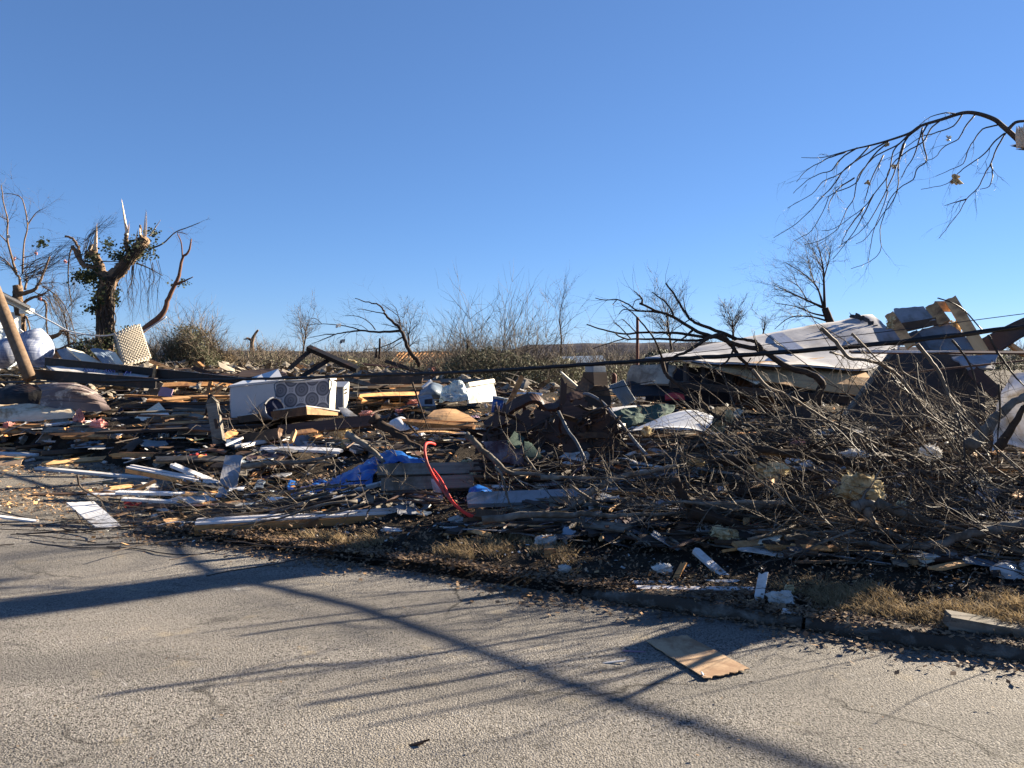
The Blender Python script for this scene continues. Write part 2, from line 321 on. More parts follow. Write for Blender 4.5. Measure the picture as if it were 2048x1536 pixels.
# ------------------------------------------------------------------ mesh helpers
class MB:
    def __init__(s): s.v = []; s.f = []
    def box(s, c, h, m=None):
        b = len(s.v); m = m or Matrix()
        for x in (-1, 1):
            for y in (-1, 1):
                for z in (-1, 1): s.v.append(m @ (Vector(c) + Vector((x * h[0], y * h[1], z * h[2]))))
        s.f += [tuple(b + i for i in q) for q in ((0, 1, 3, 2), (4, 6, 7, 5), (0, 4, 5, 1), (2, 3, 7, 6), (0, 2, 6, 4), (1, 5, 7, 3))]
        return s
    def tube(s, pts, rad, n=6, cap=True):
        pts = [Vector(p) for p in pts]
        if len(pts) < 2: return s
        k0 = len(s.v); L = len(pts); up = Vector((.13, .31, .94))
        for i, p in enumerate(pts):
            t = (pts[min(i + 1, L - 1)] - pts[max(i - 1, 0)])
            t = t.normalized() if t.length > 1e-9 else Vector((0, 0, 1))
            a = t.cross(up)
            if a.length < 1e-3: a = t.cross(Vector((1, 0, 0)))
            a.normalize(); b = t.cross(a)
            r = rad[i] if hasattr(rad, '__len__') else rad
            for j in range(n):
                q = 2 * math.pi * j / n
                s.v.append(p + a * (r * math.cos(q)) + b * (r * math.sin(q)))
        for i in range(L - 1):
            for j in range(n):
                a0 = k0 + i * n + j; a1 = k0 + i * n + (j + 1) % n
                s.f.append((a0, a1, a1 + n, a0 + n))
        if cap and n > 3:
            s.f.append(tuple(k0 + j for j in range(n))[::-1]); s.f.append(tuple(k0 + (L - 1) * n + j for j in range(n)))
        return s
    def quad(s, a, b, c, d):
        k = len(s.v); s.v += [a, b, c, d]; s.f.append((k, k + 1, k + 2, k + 3)); return s
    def solid(s, g, t, norm_sign=1):
        """grid of points g[row][col] given thickness t"""
        A = np.array([[p[:] for p in r] for r in g], float); m, n = A.shape[:2]
        du = np.gradient(A, axis=1); dv = np.gradient(A, axis=0); nn = np.cross(du, dv)
        nn /= (np.linalg.norm(nn, axis=2, keepdims=True) + 1e-9)
        B = A - nn * t * norm_sign; k = len(s.v)
        s.v += [Vector(p) for p in A.reshape(-1, 3)] + [Vector(p) for p in B.reshape(-1, 3)]
        o = m * n; I = lambda i, j: k + i * n + j
        for i in range(m - 1):
            for j in range(n - 1):
                s.f.append((I(i, j), I(i, j + 1), I(i + 1, j + 1), I(i + 1, j)))
                s.f.append((o + I(i, j), o + I(i + 1, j), o + I(i + 1, j + 1), o + I(i, j + 1)))
        for i in range(m - 1):
            for j in (0, n - 1): s.f.append((I(i, j), I(i + 1, j), o + I(i + 1, j), o + I(i, j)))
        for j in range(n - 1):
            for i in (0, m - 1): s.f.append((I(i, j), o + I(i, j), o + I(i, j + 1), I(i, j + 1)))
        return s
    def mesh(s, name, mat, smooth=False, inv=None):
        me = bpy.data.meshes.new(name)
        me.from_pydata([(inv @ Vector(v))[:] if inv else v[:] for v in s.v], [], s.f)
        me.materials.append(MT[mat] if isinstance(mat, str) else mat)
        if smooth: me.polygons.foreach_set('use_smooth', [True] * len(me.polygons))
        me.update(); return me
    def build(s, name, mat, parent=None, mw=None, smooth=False):
        """one mesh object whose frame is mw (default: at the lowest point's height under the middle)"""
        if mw is None:
            a = np.array([v[:] for v in s.v]); c = a.mean(axis=0); c[2] = a[:, 2].min(); mw = Matrix.Translation(c)
        o = bpy.data.objects.new(name, s.mesh(name, mat, smooth, mw.inverted())); COL.objects.link(o)
        if parent:
            o.parent = parent; o.matrix_basis = parent.matrix_basis.inverted() @ mw if parent.parent is None else (parent.parent.matrix_basis @ parent.matrix_basis).inverted() @ mw
        else: o.matrix_basis = mw
        return o
def tag(o, label=None, cat=None, group=None, kind=None):
    if label: o['label'] = label
    if cat: o['category'] = cat
    if group: o['group'] = group
    if kind: o['kind'] = kind
    return o
def thing(name, label, cat, loc, group=None):
    o = bpy.data.objects.new(name, None); COL.objects.link(o); o.matrix_basis = Matrix.Translation(Vector(loc)); o.empty_display_size = .1
    return tag(o, label, cat, group)
def frame(o, x, z):
    x = x.normalized(); z = (z - x * z.dot(x)).normalized(); y = z.cross(x)
    return Matrix.Translation(o) @ Matrix((x, y, z)).transposed().to_4x4()
def pts3(l, d=None, lift=0):
    """photo points -> places; depth d at offset 0 (default: where the lowest point meets the rubble)"""
    if d is None:
        b = max(l, key=lambda p: p[1]); d = hit(b[0], b[1]).y - (b[2] if len(b) > 2 else 0)
    return [P(p[0], p[1], d + (p[2] if len(p) > 2 else 0)) + Vector((0, 0, lift)) for p in l]
def catmull(p, k=4):
    if len(p) < 3: return [p[0].lerp(p[-1], i / (k * 2)) for i in range(k * 2 + 1)]
    q = [p[0] * 2 - p[1]] + list(p) + [p[-1] * 2 - p[-2]]; o = []
    for i in range(1, len(q) - 2):
        for j in range(k):
            t = j / k; a, b, c, d = q[i - 1], q[i], q[i + 1], q[i + 2]
            o.append(.5 * ((2 * b) + (c - a) * t + (2 * a - 5 * b + 4 * c - d) * t * t + (3 * b - a - 3 * c + d) * t ** 3))
    return o + [p[-1]]
def resample(p, n):
    L = [0]
    for a, b in zip(p, p[1:]): L.append(L[-1] + (b - a).length)
    o = []; k = 0
    for i in range(n):
        t = L[-1] * i / (n - 1)
        while k < len(L) - 2 and L[k + 1] < t: k += 1
        o.append(p[k].lerp(p[k + 1], (t - L[k]) / max(L[k + 1] - L[k], 1e-9)))
    return o
def board_mesh(mb, L, w, t, rag=.03, bend=0, seg=4, nw=3):
    g = []
    for i in range(seg + 1):
        f = i / seg; row = []
        for j in range(nw + 1):
            x = f * L; y = (j / nw - .5) * w
            if i in (0, seg): x += U(-rag, rag) * (1 if i else -1)
            row.append(Vector((x, y, t / 2 + bend * 4 * f * (1 - f))))
        g.append(row)
    return mb.solid(g, t, -1)
def board(name, label, cat, mat, a, b, w, t, roll=0, rag=.02, bend=0, group=None, parent=None, up=None):
    x = b - a; mw = frame(a, x, up or Vector((.02, -.05, 1))) @ Matrix.Rotation(roll, 4, 'X')
    mb = board_mesh(MB(), x.length, w, t, rag, bend); mb.v = [mw @ v for v in mb.v]
    return tag(mb.build(name, mat, parent, mw), label, cat, group)
def BD(name, label, cat, mat, l, w, t, roll=0, d=None, **k):
    a, b = pts3(l, d); return board(name, label, cat, mat, a, b, w, t, roll, **k)
def slab(name, label, cat, mat, l, t=.015, d=None, nx=6, ny=6, warp=.01, rag=0, smooth=False, parent=None, group=None, lift=0, uv=False):
    """l: TL TR BR BL"""
    tl, tr, br, bl = l if isinstance(l[0], Vector) else pts3(l, d, lift)
    sd = U(0, 50); g = []
    x = tr - tl; nrm = (bl - tl).cross(x)
    if nrm.length < 1e-6: nrm = Vector((0, -1, .3))
    nrm.normalize()
    for i in range(ny + 1):
        row = []
        for j in range(nx + 1):
            u, v = j / nx, i / ny
            if rag:
                if j in (0, nx): u += U(0, rag) * (1 if j == 0 else -1)
                if i in (0, ny): v += U(0, rag) * (1 if i == 0 else -1)
            p = tl.lerp(tr, u).lerp(bl.lerp(br, u), v)
            row.append(p + nrm * (warp * mn.noise(p * 1.7 + Vector((sd, 0, 0))) * 2))
        g.append(row)
    mb = MB().solid(g, t, -1 if True else 1)
    mw = frame(bl, x, nrm)
    o = mb.build(name, mat, parent, mw, smooth)
    if uv:
        ul = o.data.uv_layers.new(name='UVMap'); n = (nx + 1) * (ny + 1)
        for lp in o.data.loops:
            k = lp.vertex_index % n; ul.data[lp.index].uv = ((k % (nx + 1)) / nx, 1 - (k // (nx + 1)) / ny)
    return tag(o, label, cat, group)
def loft(name, label, cat, mat, rows, t=.008, d=None, n=16, m=12, wr=.03, fq=3.0, smooth=True, parent=None, group=None, rib=None, ribm=None):
    """sheet through rows of photo points; wr = wrinkle height; rib=(count,height) across columns"""
    if d is None:
        q = [p for r in rows for p in r]; b = max(q, key=lambda p: p[1]); d = hit(b[0], b[1]).y - (b[2] if len(b) > 2 else 0)
    rr = [resample(catmull([P(p[0], p[1], d + (p[2] if len(p) > 2 else 0)) for p in r]), n) for r in rows]
    cols = [resample(catmull([r[j] for r in rr]), m) for j in range(n)]
    g = [[cols[j][i].copy() for j in range(n)] for i in range(m)]
    A = np.array([[p[:] for p in r] for r in g]); nn = np.cross(np.gradient(A, axis=1), np.gradient(A, axis=0)); nn /= np.linalg.norm(nn, axis=2, keepdims=True) + 1e-9
    sd = Vector((U(0, 60), U(0, 60), 0))
    for i in range(m):
        for j in range(n):
            q = Vector(g[i][j]) * fq + sd
            h = wr * (mn.noise(q) + .6 * abs(mn.noise(q * 2.1)) - .2)
            if rib: h += rib[1] * (1 if (j * rib[0] / n) % 1 < .5 else -1)
            if ribm: h += ribm[1] * (1 if (i * ribm[0] / m) % 1 < .26 else 0)
            g[i][j] += Vector(nn[i, j]) * h
    return tag(MB().solid(g, t).build(name, mat, parent, None, smooth), label, cat, group)
def lit(p, q, f): return p[0] + (q[0] - p[0]) * f
def twig(mb, p, dr, L, r, lv, grav=0.0, wig=.35, n=3, fork=3):
    pts = [p.copy()]; k = 4; d = dr.normalized()
    for i in range(k):
        d = (d + Vector((U(-wig, wig), U(-wig, wig), U(-wig, wig) + grav))).normalized(); pts.append(pts[-1] + d * (L / k))
    mb.tube(pts, [r * (1 - .8 * i / k) for i in range(k + 1)], n, False)
    if lv > 0:
        for _ in range(fork):
            i = R.randint(1, k); q = pts[i]; dd = (pts[i] - pts[i - 1]).normalized()
            dd = (dd + Vector((U(-1, 1), U(-1, 1), U(-1, 1))) * .75).normalized()
            twig(mb, q, dd, L * U(.4, .7), r * .55, lv - 1, grav, wig, n, fork)
def limb(mb, l, d, r0, r1, n=6, k=4, jit=.02, twigs=0, tm=None, tl=.5, grav=0, lv=1, tr=.3, wand=.15, tback=.3):
    """a limb drawn through photo points, wandering a little in depth"""
    w = U(-1, 1); base = []
    for i, p in enumerate(l):
        base.append(P(p[0], p[1], d + (p[2] if len(p) > 2 else w * wand * i / max(1, len(l) - 1))))
    q = catmull(base, k); L = len(q)
    q = [p + Vector((U(-jit, jit), U(-jit, jit), U(-jit, jit))) * r0 * 1.6 if 0 < i < L - 1 else p for i, p in enumerate(q)]
    rad = [r0 + (r1 - r0) * (i / (L - 1)) ** .8 for i in range(L)]
    mb.tube(q, rad, n)
    for _ in range(twigs):
        i = R.randint(int(L * tback), L - 1); dd = (q[i] - q[i - 1]).normalized() + Vector((U(-1, 1), U(-1, 1), U(-1, 1))) * .8
        twig(tm or mb, q[i], dd, tl * U(.5, 1.2), max(rad[i] * tr, .002), lv, grav)
    return q
def spike(mb, p, q, r):
    """torn wood: a few tapering shards"""
    for _ in range(4):
        o = Vector((U(-1, 1), U(-1, 1), U(-1, 1))) * r * .5
        mb.tube([p + o, p.lerp(q, .5) + o * .8, p.lerp(q, U(.75, 1.05)) + o * .4], [r * .55, r * .35, .002], 4, False)
# ------------------------------------------------------------------ ground, road, kerb, hill
def axis(a, b, st, far): return list(np.arange(a, b + 1e-6, st)), far
gx = [-4000, -1500, -600, -250, -120, -70, -50, -40, -34, -30] + list(np.arange(-28, 15.01, .2)) + [16, 18, 21, 25, 30, 40, 60, 110, 250, 600, 1500, 4000]
gy = [-600, -200, -80, -40, -20, -8, -3, 0, 1.5] + list(np.arange(2.6, 34, .2)) + [35, 37, 40, 44, 49, 55, 62, 75, 100, 160, 260, 420, 700, 1200, 2200, 4500]
GX, GY = np.meshgrid(np.array(gx, float), np.array(gy, float))
GZ = np.zeros(GX.shape)
for i in range(GX.shape[0]): GZ[i] = H(GX[i], GY[i])
GZ[GY > 75] = -.1; GZ[(np.abs(GX) > 60)] = -.1
s_ = (GX - KA[0]) * KN[0] + (GY - KA[1]) * KN[1]; GZ[s_ < 0] = -.08
mb = MB(); mb.v = [Vector(p) for p in np.stack([GX, GY, GZ], -1).reshape(-1, 3)]
nxg = len(gx)
mb.f = [(i * nxg + j, i * nxg + j + 1, (i + 1) * nxg + j + 1, (i + 1) * nxg + j) for i in range(len(gy) - 1) for j in range(nxg - 1)]
tag(mb.build('ground', 'ground', None, Matrix(), True), kind='structure')
KT = Vector((-KN[1], KN[0], 0)) * -1                        # along the kerb, towards +X
def K(t, s, z=0): return Vector((KA[0] + KT.x * t + KN[0] * s, KA[1] + KT.y * t + KN[1] * s, z))
mb = MB(); TT = [-900, -300, -100, -60, -40] + [x * 1.0 for x in range(-34, 35, 2)] + [40, 60, 100, 300, 900]
SS = [-60, -30, -14, -9, -6, -4, -2, -1, 0.02]
for t in TT:
    for s in SS: mb.v.append(K(t, s, 0.012 * math.sin(t * 1.3) * (1 if -8 < s < -.5 else 0)))
for i in range(len(TT) - 1):
    for j in range(len(SS) - 1): mb.f.append((i * 9 + j, (i + 1) * 9 + j, (i + 1) * 9 + j + 1, i * 9 + j + 1))
tag(mb.build('road', 'asphalt', None, Matrix(), True), kind='structure')
mb = MB(); c = Vector((-11, 13.2, .006)); ring = [Vector((x, y, .006)) for x, y in DRIVE] + [K(-27, .01, .006)] + [K(t, .01, .006) for t in (-22, -18, -14, -10, -7)]
ring2 = []
for a, b in zip(ring, ring[1:] + ring[:1]):
    for k in range(5):
        q = a.lerp(b, k / 5); ring2.append(q + Vector((U(-.12, .12), U(-.12, .12), 0)) if q.y > 8 else q)
mb.v = [c] + ring2; mb.f = [(0, i + 1, (i + 1) % len(ring2) + 1) for i in range(len(ring2))]
tag(mb.build('driveway', 'drive', None, Matrix()), kind='structure')
kerb = bpy.data.objects.new('kerb', None); COL.objects.link(kerb); tag(kerb, kind='structure')
t = -2.6
while t < 9:                                                 # worn kerb lengths with open joints
    L = U(1.35, 1.9); mb = MB(); g = []
    prof = [(.0, -.01), (.012, .055), (.04, .095), (.09, .108), (.16, .105), (.18, .02)]
    for i in range(15):
        tt = t + .01 + (L - .02) * i / 14
        g.append([K(tt, s + .03 * mn.noise(Vector((tt * 2, s * 9, 1))), z - .005 + .03 * mn.noise(Vector((tt * 2.2, s * 5, 7)))) for s, z in [(q, max(-.01, e * (.44 + .14 * mn.noise(Vector((tt * .8, 3, 1)))))) for q, e in prof]])
    mb.solid(g, .03, 1); mb.build('kerb_stone', 'concrete', kerb, None, True); t += L
mb = MB(); n = 160
for i in range(n):
    x = -1500 + 3600 * i / (n - 1); top = 15 + 9 * mn.noise(Vector((x * .0023, 3.2, 0))) + (10 if x > 0 else 2) * math.exp(-((x - 150) / 420) ** 2) + 1.3 * mn.noise(Vector((x * .05, 1, 2))) + .9 * mn.noise(Vector((x * .17, 4, 2)))
    for (y, z) in ((820, -1), (850, top * .45), (885, top * .86), (920, top), (1100, -1)): mb.v.append(Vector((x, y + 25 * mn.noise(Vector((x * .006, y, 0))), z)))
for i in range(n - 1):
    for j in range(4): mb.f.append((i * 5 + j, i * 5 + j + 1, i * 5 + 6 + j, i * 5 + 5 + j))
tag(mb.build('hill', 'hill', None, Matrix()), kind='structure')

# ------------------------------------------------------------------ house at the left edge
def house_left():
    d = 26; t = thing('house', 'white clapboard house corner with damaged eave behind the leaning pole', 'house', P(-60, 725, d))
    p = lambda x, y, dd=0: P(x, y, d + dd)
    slab('wall', None, None, 'wall', [p(-190, 560, -2.2), p(37, 632, .4), p(37, 745, .4), p(-190, 745, -2.2)], .12, nx=1, ny=1, warp=0, parent=t)
    for k in range(15):
        y0 = 741 - k * 8.0
        a, b = p(-190, y0, -2.27), p(36, y0 - 1, .33)
        if y0 < 632: b = p(36 - (632 - y0) * 2.2, y0, .33 - (632 - y0) * .012)
        board('siding_board', None, None, 'siding', a, b, .155, .022, math.radians(82), .004, 0, None, t, up=Vector((0, 0, 1)) )
    board('corner_board', None, None, 'siding', p(37, 745, .36), p(37, 632, .36), .14, .05, 0, .01, 0, None, t, up=Vector((.5, -.8, 0)))
    slab('soffit', None, None, 'greypanel', [p(-190, 500, -2.6), p(48, 622, .1), p(60, 628, 1.2), p(-190, 520, -.6)], .03, nx=2, ny=2, warp=0, parent=t)
    board('fascia', None, None, 'cream', p(-190, 500, -2.75), p(60, 622, -.02), .16, .04, math.radians(80), .02, 0, None, t)
    slab('roof', None, None, 'shingle', [p(-190, 488, 1), p(62, 612, 2.2), p(60, 617, -.1), p(-190, 494, -2.9)], .05, nx=4, ny=3, warp=.01, parent=t)
    slab('cornice_return', None, None, 'siding', [p(38, 612, .2), p(58, 617, .2), p(58, 627, .2), p(38, 627, .2)], .3, nx=1, ny=1, warp=0, parent=t)
house_left()
def far_house():
    d = 70; t = thing('house', 'distant house with its bare roof rafters exposed beyond the rubble', 'house', P(840, 745, d))
    p = lambda x, y, dd=0: P(x, y, d + dd)
    slab('wall', None, None, 'wall', [p(770, 728), p(905, 725), p(905, 752), p(770, 752)], .3, nx=1, ny=1, warp=0, parent=t)
    slab('roof', None, None, 'shingle', [p(795, 711, 3), p(880, 712, 3), p(858, 730, -2), p(770, 732, -2)], .1, nx=6, ny=3, warp=.1, rag=.05, parent=t)
    for k in range(15):
        x = 800 + k * 7.2; board('rafter', None, None, 'orange', p(x, 706.5, 3), p(x - 26, 733, -2.3), .12, .2, 0, .01, 0, None, t)
    board('ridge_board', None, None, 'pine', p(795, 706.5, 3.1), p(905, 706.5, 3.1), .06, .3, 0, .01, 0, None, t)
    for k in range(3): board('fallen_rafter', None, None, 'orange', p(885 + k * 6, 722, -2), p(912 + k * 9, 727 + k, -2), .15, .15, 0, .01, 0, None, t)
    t2 = thing('house', 'blue tarped low house far behind the shrubs', 'house', P(1190, 735, 95)); p2 = lambda x, y, dd=0: P(x, y, 95 + dd)
    slab('roof', None, None, 'bluegrey', [p2(1120, 713, 3), p2(1205, 711, 3), p2(1215, 726, -3), p2(1105, 727, -3)], .2, nx=4, ny=2, warp=.02, parent=t2)
    slab('wall', None, None, 'drywall', [p2(1110, 726), p2(1213, 725), p2(1213, 742), p2(1110, 742)], .3, nx=1, ny=1, warp=0, parent=t2)
    t3 = thing('house', 'dark roofed shed flattened beside the leafless bush', 'shed', P(330, 728, 30)); p3 = lambda x, y, dd=0: P(x, y, 30 + dd)
    slab('roof', None, None, 'bluegrey', [p3(322, 694, 1.2), p3(362, 693, 1.2), p3(352, 724, -.6), p3(300, 724, -.6)], .05, nx=4, ny=3, warp=.02, parent=t3)
    slab('gable', None, None, 'black', [p3(362, 695, .9), p3(364, 696, 1.0), p3(384, 724, -.1), p3(353, 724, -.5)], .05, nx=3, ny=3, warp=.02, parent=t3)
far_house()

# ------------------------------------------------------------------ standing and broken trees
def ivy_tree():
    d = 25; t = thing('broken_tree', 'snapped tree wrapped in ivy with torn white splinters on its limbs', 'tree', P(210, 715, d))
    mb = MB(); L = lambda l, r0, r1, **k: limb(mb, cI(l), d, r0, r1, 10, jit=.09, **k)
    L([(842, 1520), (838, 1300), (835, 1200), (848, 1000), (868, 880)], .31, .24); mb.build('trunk', 'barktan', t, None, True)
    for l, r0, r1 in (([(868, 900), (930, 830), (980, 780), (1050, 690), (1120, 605), (1165, 555)], .23, .18), ([(868, 900), (810, 810), (770, 720), (735, 615)], .20, .13),
                      ([(825, 850), (740, 780), (655, 745), (610, 660), (580, 605)], .10, .06), ([(655, 745), (640, 690), (625, 620), (580, 550), (520, 530)], .055, .035),
                      ([(1060, 690), (1020, 640), (1008, 560), (1012, 505)], .08, .06), ([(720, 680), (680, 655)], .06, .04), ([(1130, 600), (1125, 500), (1122, 440)], .06, .03)):
        mb = MB(); limb(mb, cI(l), d, r0, r1, 8, jit=.12); mb.build('limb', 'barktan', t, None, True)
    mb = MB()
    for l in ([(640, 735), (800, 730), (985, 735)], [(1090, 745), (1180, 780), (1300, 845)], [(580, 605), (555, 690), (545, 860), (560, 1000), (575, 1080)], [(1185, 635), (1300, 590), (1400, 500), (1500, 460), (1600, 420)]):
        limb(mb, cI(l), d, .03, .012, 5, twigs=4, tl=.7)
    mb.build('cross_branch', 'twig', t, None, True)
    mb = MB()
    for a, b, r in (((1018, 520), (970, 215), .06), ((1022, 500), (1035, 410), .05), ((762, 640), (772, 425), .07), ((1160, 530), (1170, 320), .06), ((1200, 525), (1285, 400), .04), ((1125, 520), (1120, 440), .06), ((1090, 560), (1105, 470), .04), ((725, 640), (735, 600), .06)):
        A, B = cI([a, b]); mb = MB(); spike(mb, P(*A, d - .05), P(*B, d), r); mb.build('torn_splinter', 'splinter', t)
    mb = MB()                                                     # ivy stems hugging the trunk, loose vines
    for k in range(44):
        x = U(790, 905); l = [(x, 1430)] + [(x + U(-28, 28), y) for y in (1300, 1180, 1060, 960)] + [(870 + U(-40, 90), 850)]
        limb(mb, cI(l), d - .31, .022, .014, 4, wand=.12)
    for k in range(26):
        limb(mb, cI([(U(860, 900), 890), (U(930, 1000), U(770, 840)), (U(1030, 1100), U(650, 730)), (U(1110, 1190), U(560, 620))]), d - .24, .02, .012, 4)
    for k in range(26):
        x = U(960, 1290); y = U(700, 800); l = [(x, y), (x + U(-30, 30), y + 120), (x + U(-50, 40), y + U(200, 280)), (x + U(-60, 40), y + U(300, 460))]
        limb(mb, cI(l), d - U(-.4, .4), .011, .004, 3, twigs=5, tl=.5, grav=-.2)
    for k in range(40):
        y = U(520, 760); l = [(U(600, 720), y), (U(480, 640), y + U(-30, 60)), (U(330, 480), y + U(-20, 110))] if k % 2 else [(U(640, 700), U(560, 740)), (U(700, 780), U(470, 580)), (U(800, 940), U(360, 500))]
        limb(mb, cI(l), d + U(-.5, .5), .009, .003, 3, twigs=2, tl=.5)
    mb.build('vine', 'twig', t)
    mb = MB()
    def leaves(cx, cy, rx, ry, n):
        for _ in range(int(n * 2.1)):
            c = P(*cI([(cx + R.gauss(0, .62) * rx, cy + R.gauss(0, .62) * ry)])[0], d + R.gauss(0, .3))
            if mn.noise(c * 2.6) < -.22: continue
            e = Vector((U(-1, 1), U(-1, 1), U(-1, 1))).normalized() * U(.028, .058); f = e.orthogonal().normalized() * e.length * .75; mb.quad(c - e, c + f, c + e, c - f)
    leaves(700, 850, 100, 60, 330); leaves(800, 1010, 55, 130, 420); leaves(760, 1110, 70, 40, 140); leaves(1110, 640, 110, 80, 300); leaves(950, 690, 60, 30, 120); leaves(870, 600, 40, 40, 70)
    leaves(340, 590, 40, 30, 60); leaves(1220, 500, 50, 45, 70); leaves(925, 1010, 30, 80, 90); leaves(850, 1380, 90, 70, 420); leaves(1010, 1350, 40, 60, 90); leaves(730, 700, 50, 50, 120); leaves(1440, 900, 60, 30, 40)
    mb.build('ivy', 'ivy', t)
ivy_tree()
def leaning_limb():
    d = 23; mb = MB()
    limb(mb, cI([(1080, 1330), (1130, 1290), (1290, 1160), (1340, 1050), (1400, 920), (1430, 850), (1460, 710), (1510, 650), (1530, 550)]), d, .11, .022, 8, jit=.1)
    limb(mb, cI([(1395, 920), (1470, 890), (1545, 855)]), d, .05, .012); limb(mb, cI([(1460, 705), (1450, 580), (1420, 500), (1500, 515)]), d, .025, .008, twigs=8, tl=.5)
    tag(mb.build('fallen_limb', 'barkred', None, None, True), 'long reddish limb leaning out from behind the tan waffle foam mattress', 'tree limb')
leaning_limb()
def left_tree():
    d = 28; t = thing('bare_tree', 'leafless storm bent tree rising behind the white house at the left edge', 'tree', P(*cI([(150, 1400)])[0], d))
    mb = MB(); limb(mb, cI([(165, 1500), (160, 1200), (148, 1050), (140, 925)]), d, .2, .16, 8, jit=.1); mb.build('trunk', 'barktan', t, None, True)
    tm = MB()
    for l, r in (([(150, 1000), (160, 880), (120, 820), (60, 740), (-10, 690)], .06), ([(130, 830), (100, 720), (60, 560), (60, 400), (30, 260), (10, 120)], .05), ([(180, 830), (190, 600), (220, 440), (180, 240), (110, 195), (30, 190)], .035),
                 ([(220, 440), (290, 340), (350, 310)], .025), ([(160, 995), (240, 970), (300, 930), (335, 850), (400, 690)], .09), ([(165, 1100), (220, 1040), (300, 1010), (370, 985)], .08), ([(310, 1030), (365, 1060), (370, 1200), (385, 1390)], .06),
                 ([(180, 1330), (190, 1200), (215, 1180), (240, 1290)], .07), ([(320, 1330), (440, 1330), (500, 1285), (540, 1330), (555, 1410)], .10), ([(340, 930), (420, 980), (500, 1060), (560, 1180), (600, 1320), (605, 1400)], .03),
                 ([(60, 580), (0, 520), (-60, 480)], .03), ([(60, 400), (0, 370), (-40, 340)], .02), ([(200, 960), (215, 880), (200, 820)], .05), ([(130, 810), (70, 760), (0, 710)], .04), ([(190, 700), (260, 680), (290, 640)], .02)):
        mb = MB(); limb(mb, cI(l), d, r, max(.008, r * .3), 6, jit=.12, twigs=9, tm=tm, tl=.9, lv=2, tr=.35); mb.build('limb', 'barktan', t, None, True)
    for k in range(34):
        y = U(760, 900); limb(tm, cI([(U(150, 260), y), (U(300, 420), y - U(20, 110)), (U(480, 620), y - U(60, 260))]), d + U(-.5, .5), .012, .004, 3, twigs=2, tl=.6)
    for k in range(22):
        x = U(330, 460); limb(tm, cI([(x, U(950, 1060)), (x + U(30, 80), U(1080, 1180)), (x + U(60, 190), U(1230, 1400))]), d + U(-.5, .5), .012, .005, 3, twigs=3, tl=.6)
    tm.build('crown', 'twig', t)
    for (x, y, mt) in ((70, 535, 'fluff'), (290, 665, 'pink'), (525, 730, 'pink'), (320, 1030, 'pink'), (120, 710, 'pink')):
        q = P(*cI([(x, y)])[0], d - .3); mb = MB()
        for _ in range(5): mb.tube([q + Vector((U(-.05, .05), 0, U(-.07, .07))) for _ in range(3)], [.02, .032, .012], 5)
        tag(mb.build('insulation_scrap', mt), {535: 'white scrap caught on the bare tree above the house', 665: 'pink insulation scrap snagged on a high twig of the bare tree', 730: 'pink scrap blown onto a twig beside the ivy tree', 1030: 'pink scrap draped on the bent low limb by the house', 710: 'pink scrap stuck on the main stem above the house roof'}[y], 'insulation scrap', 'scraps caught in the left bare tree')
left_tree()
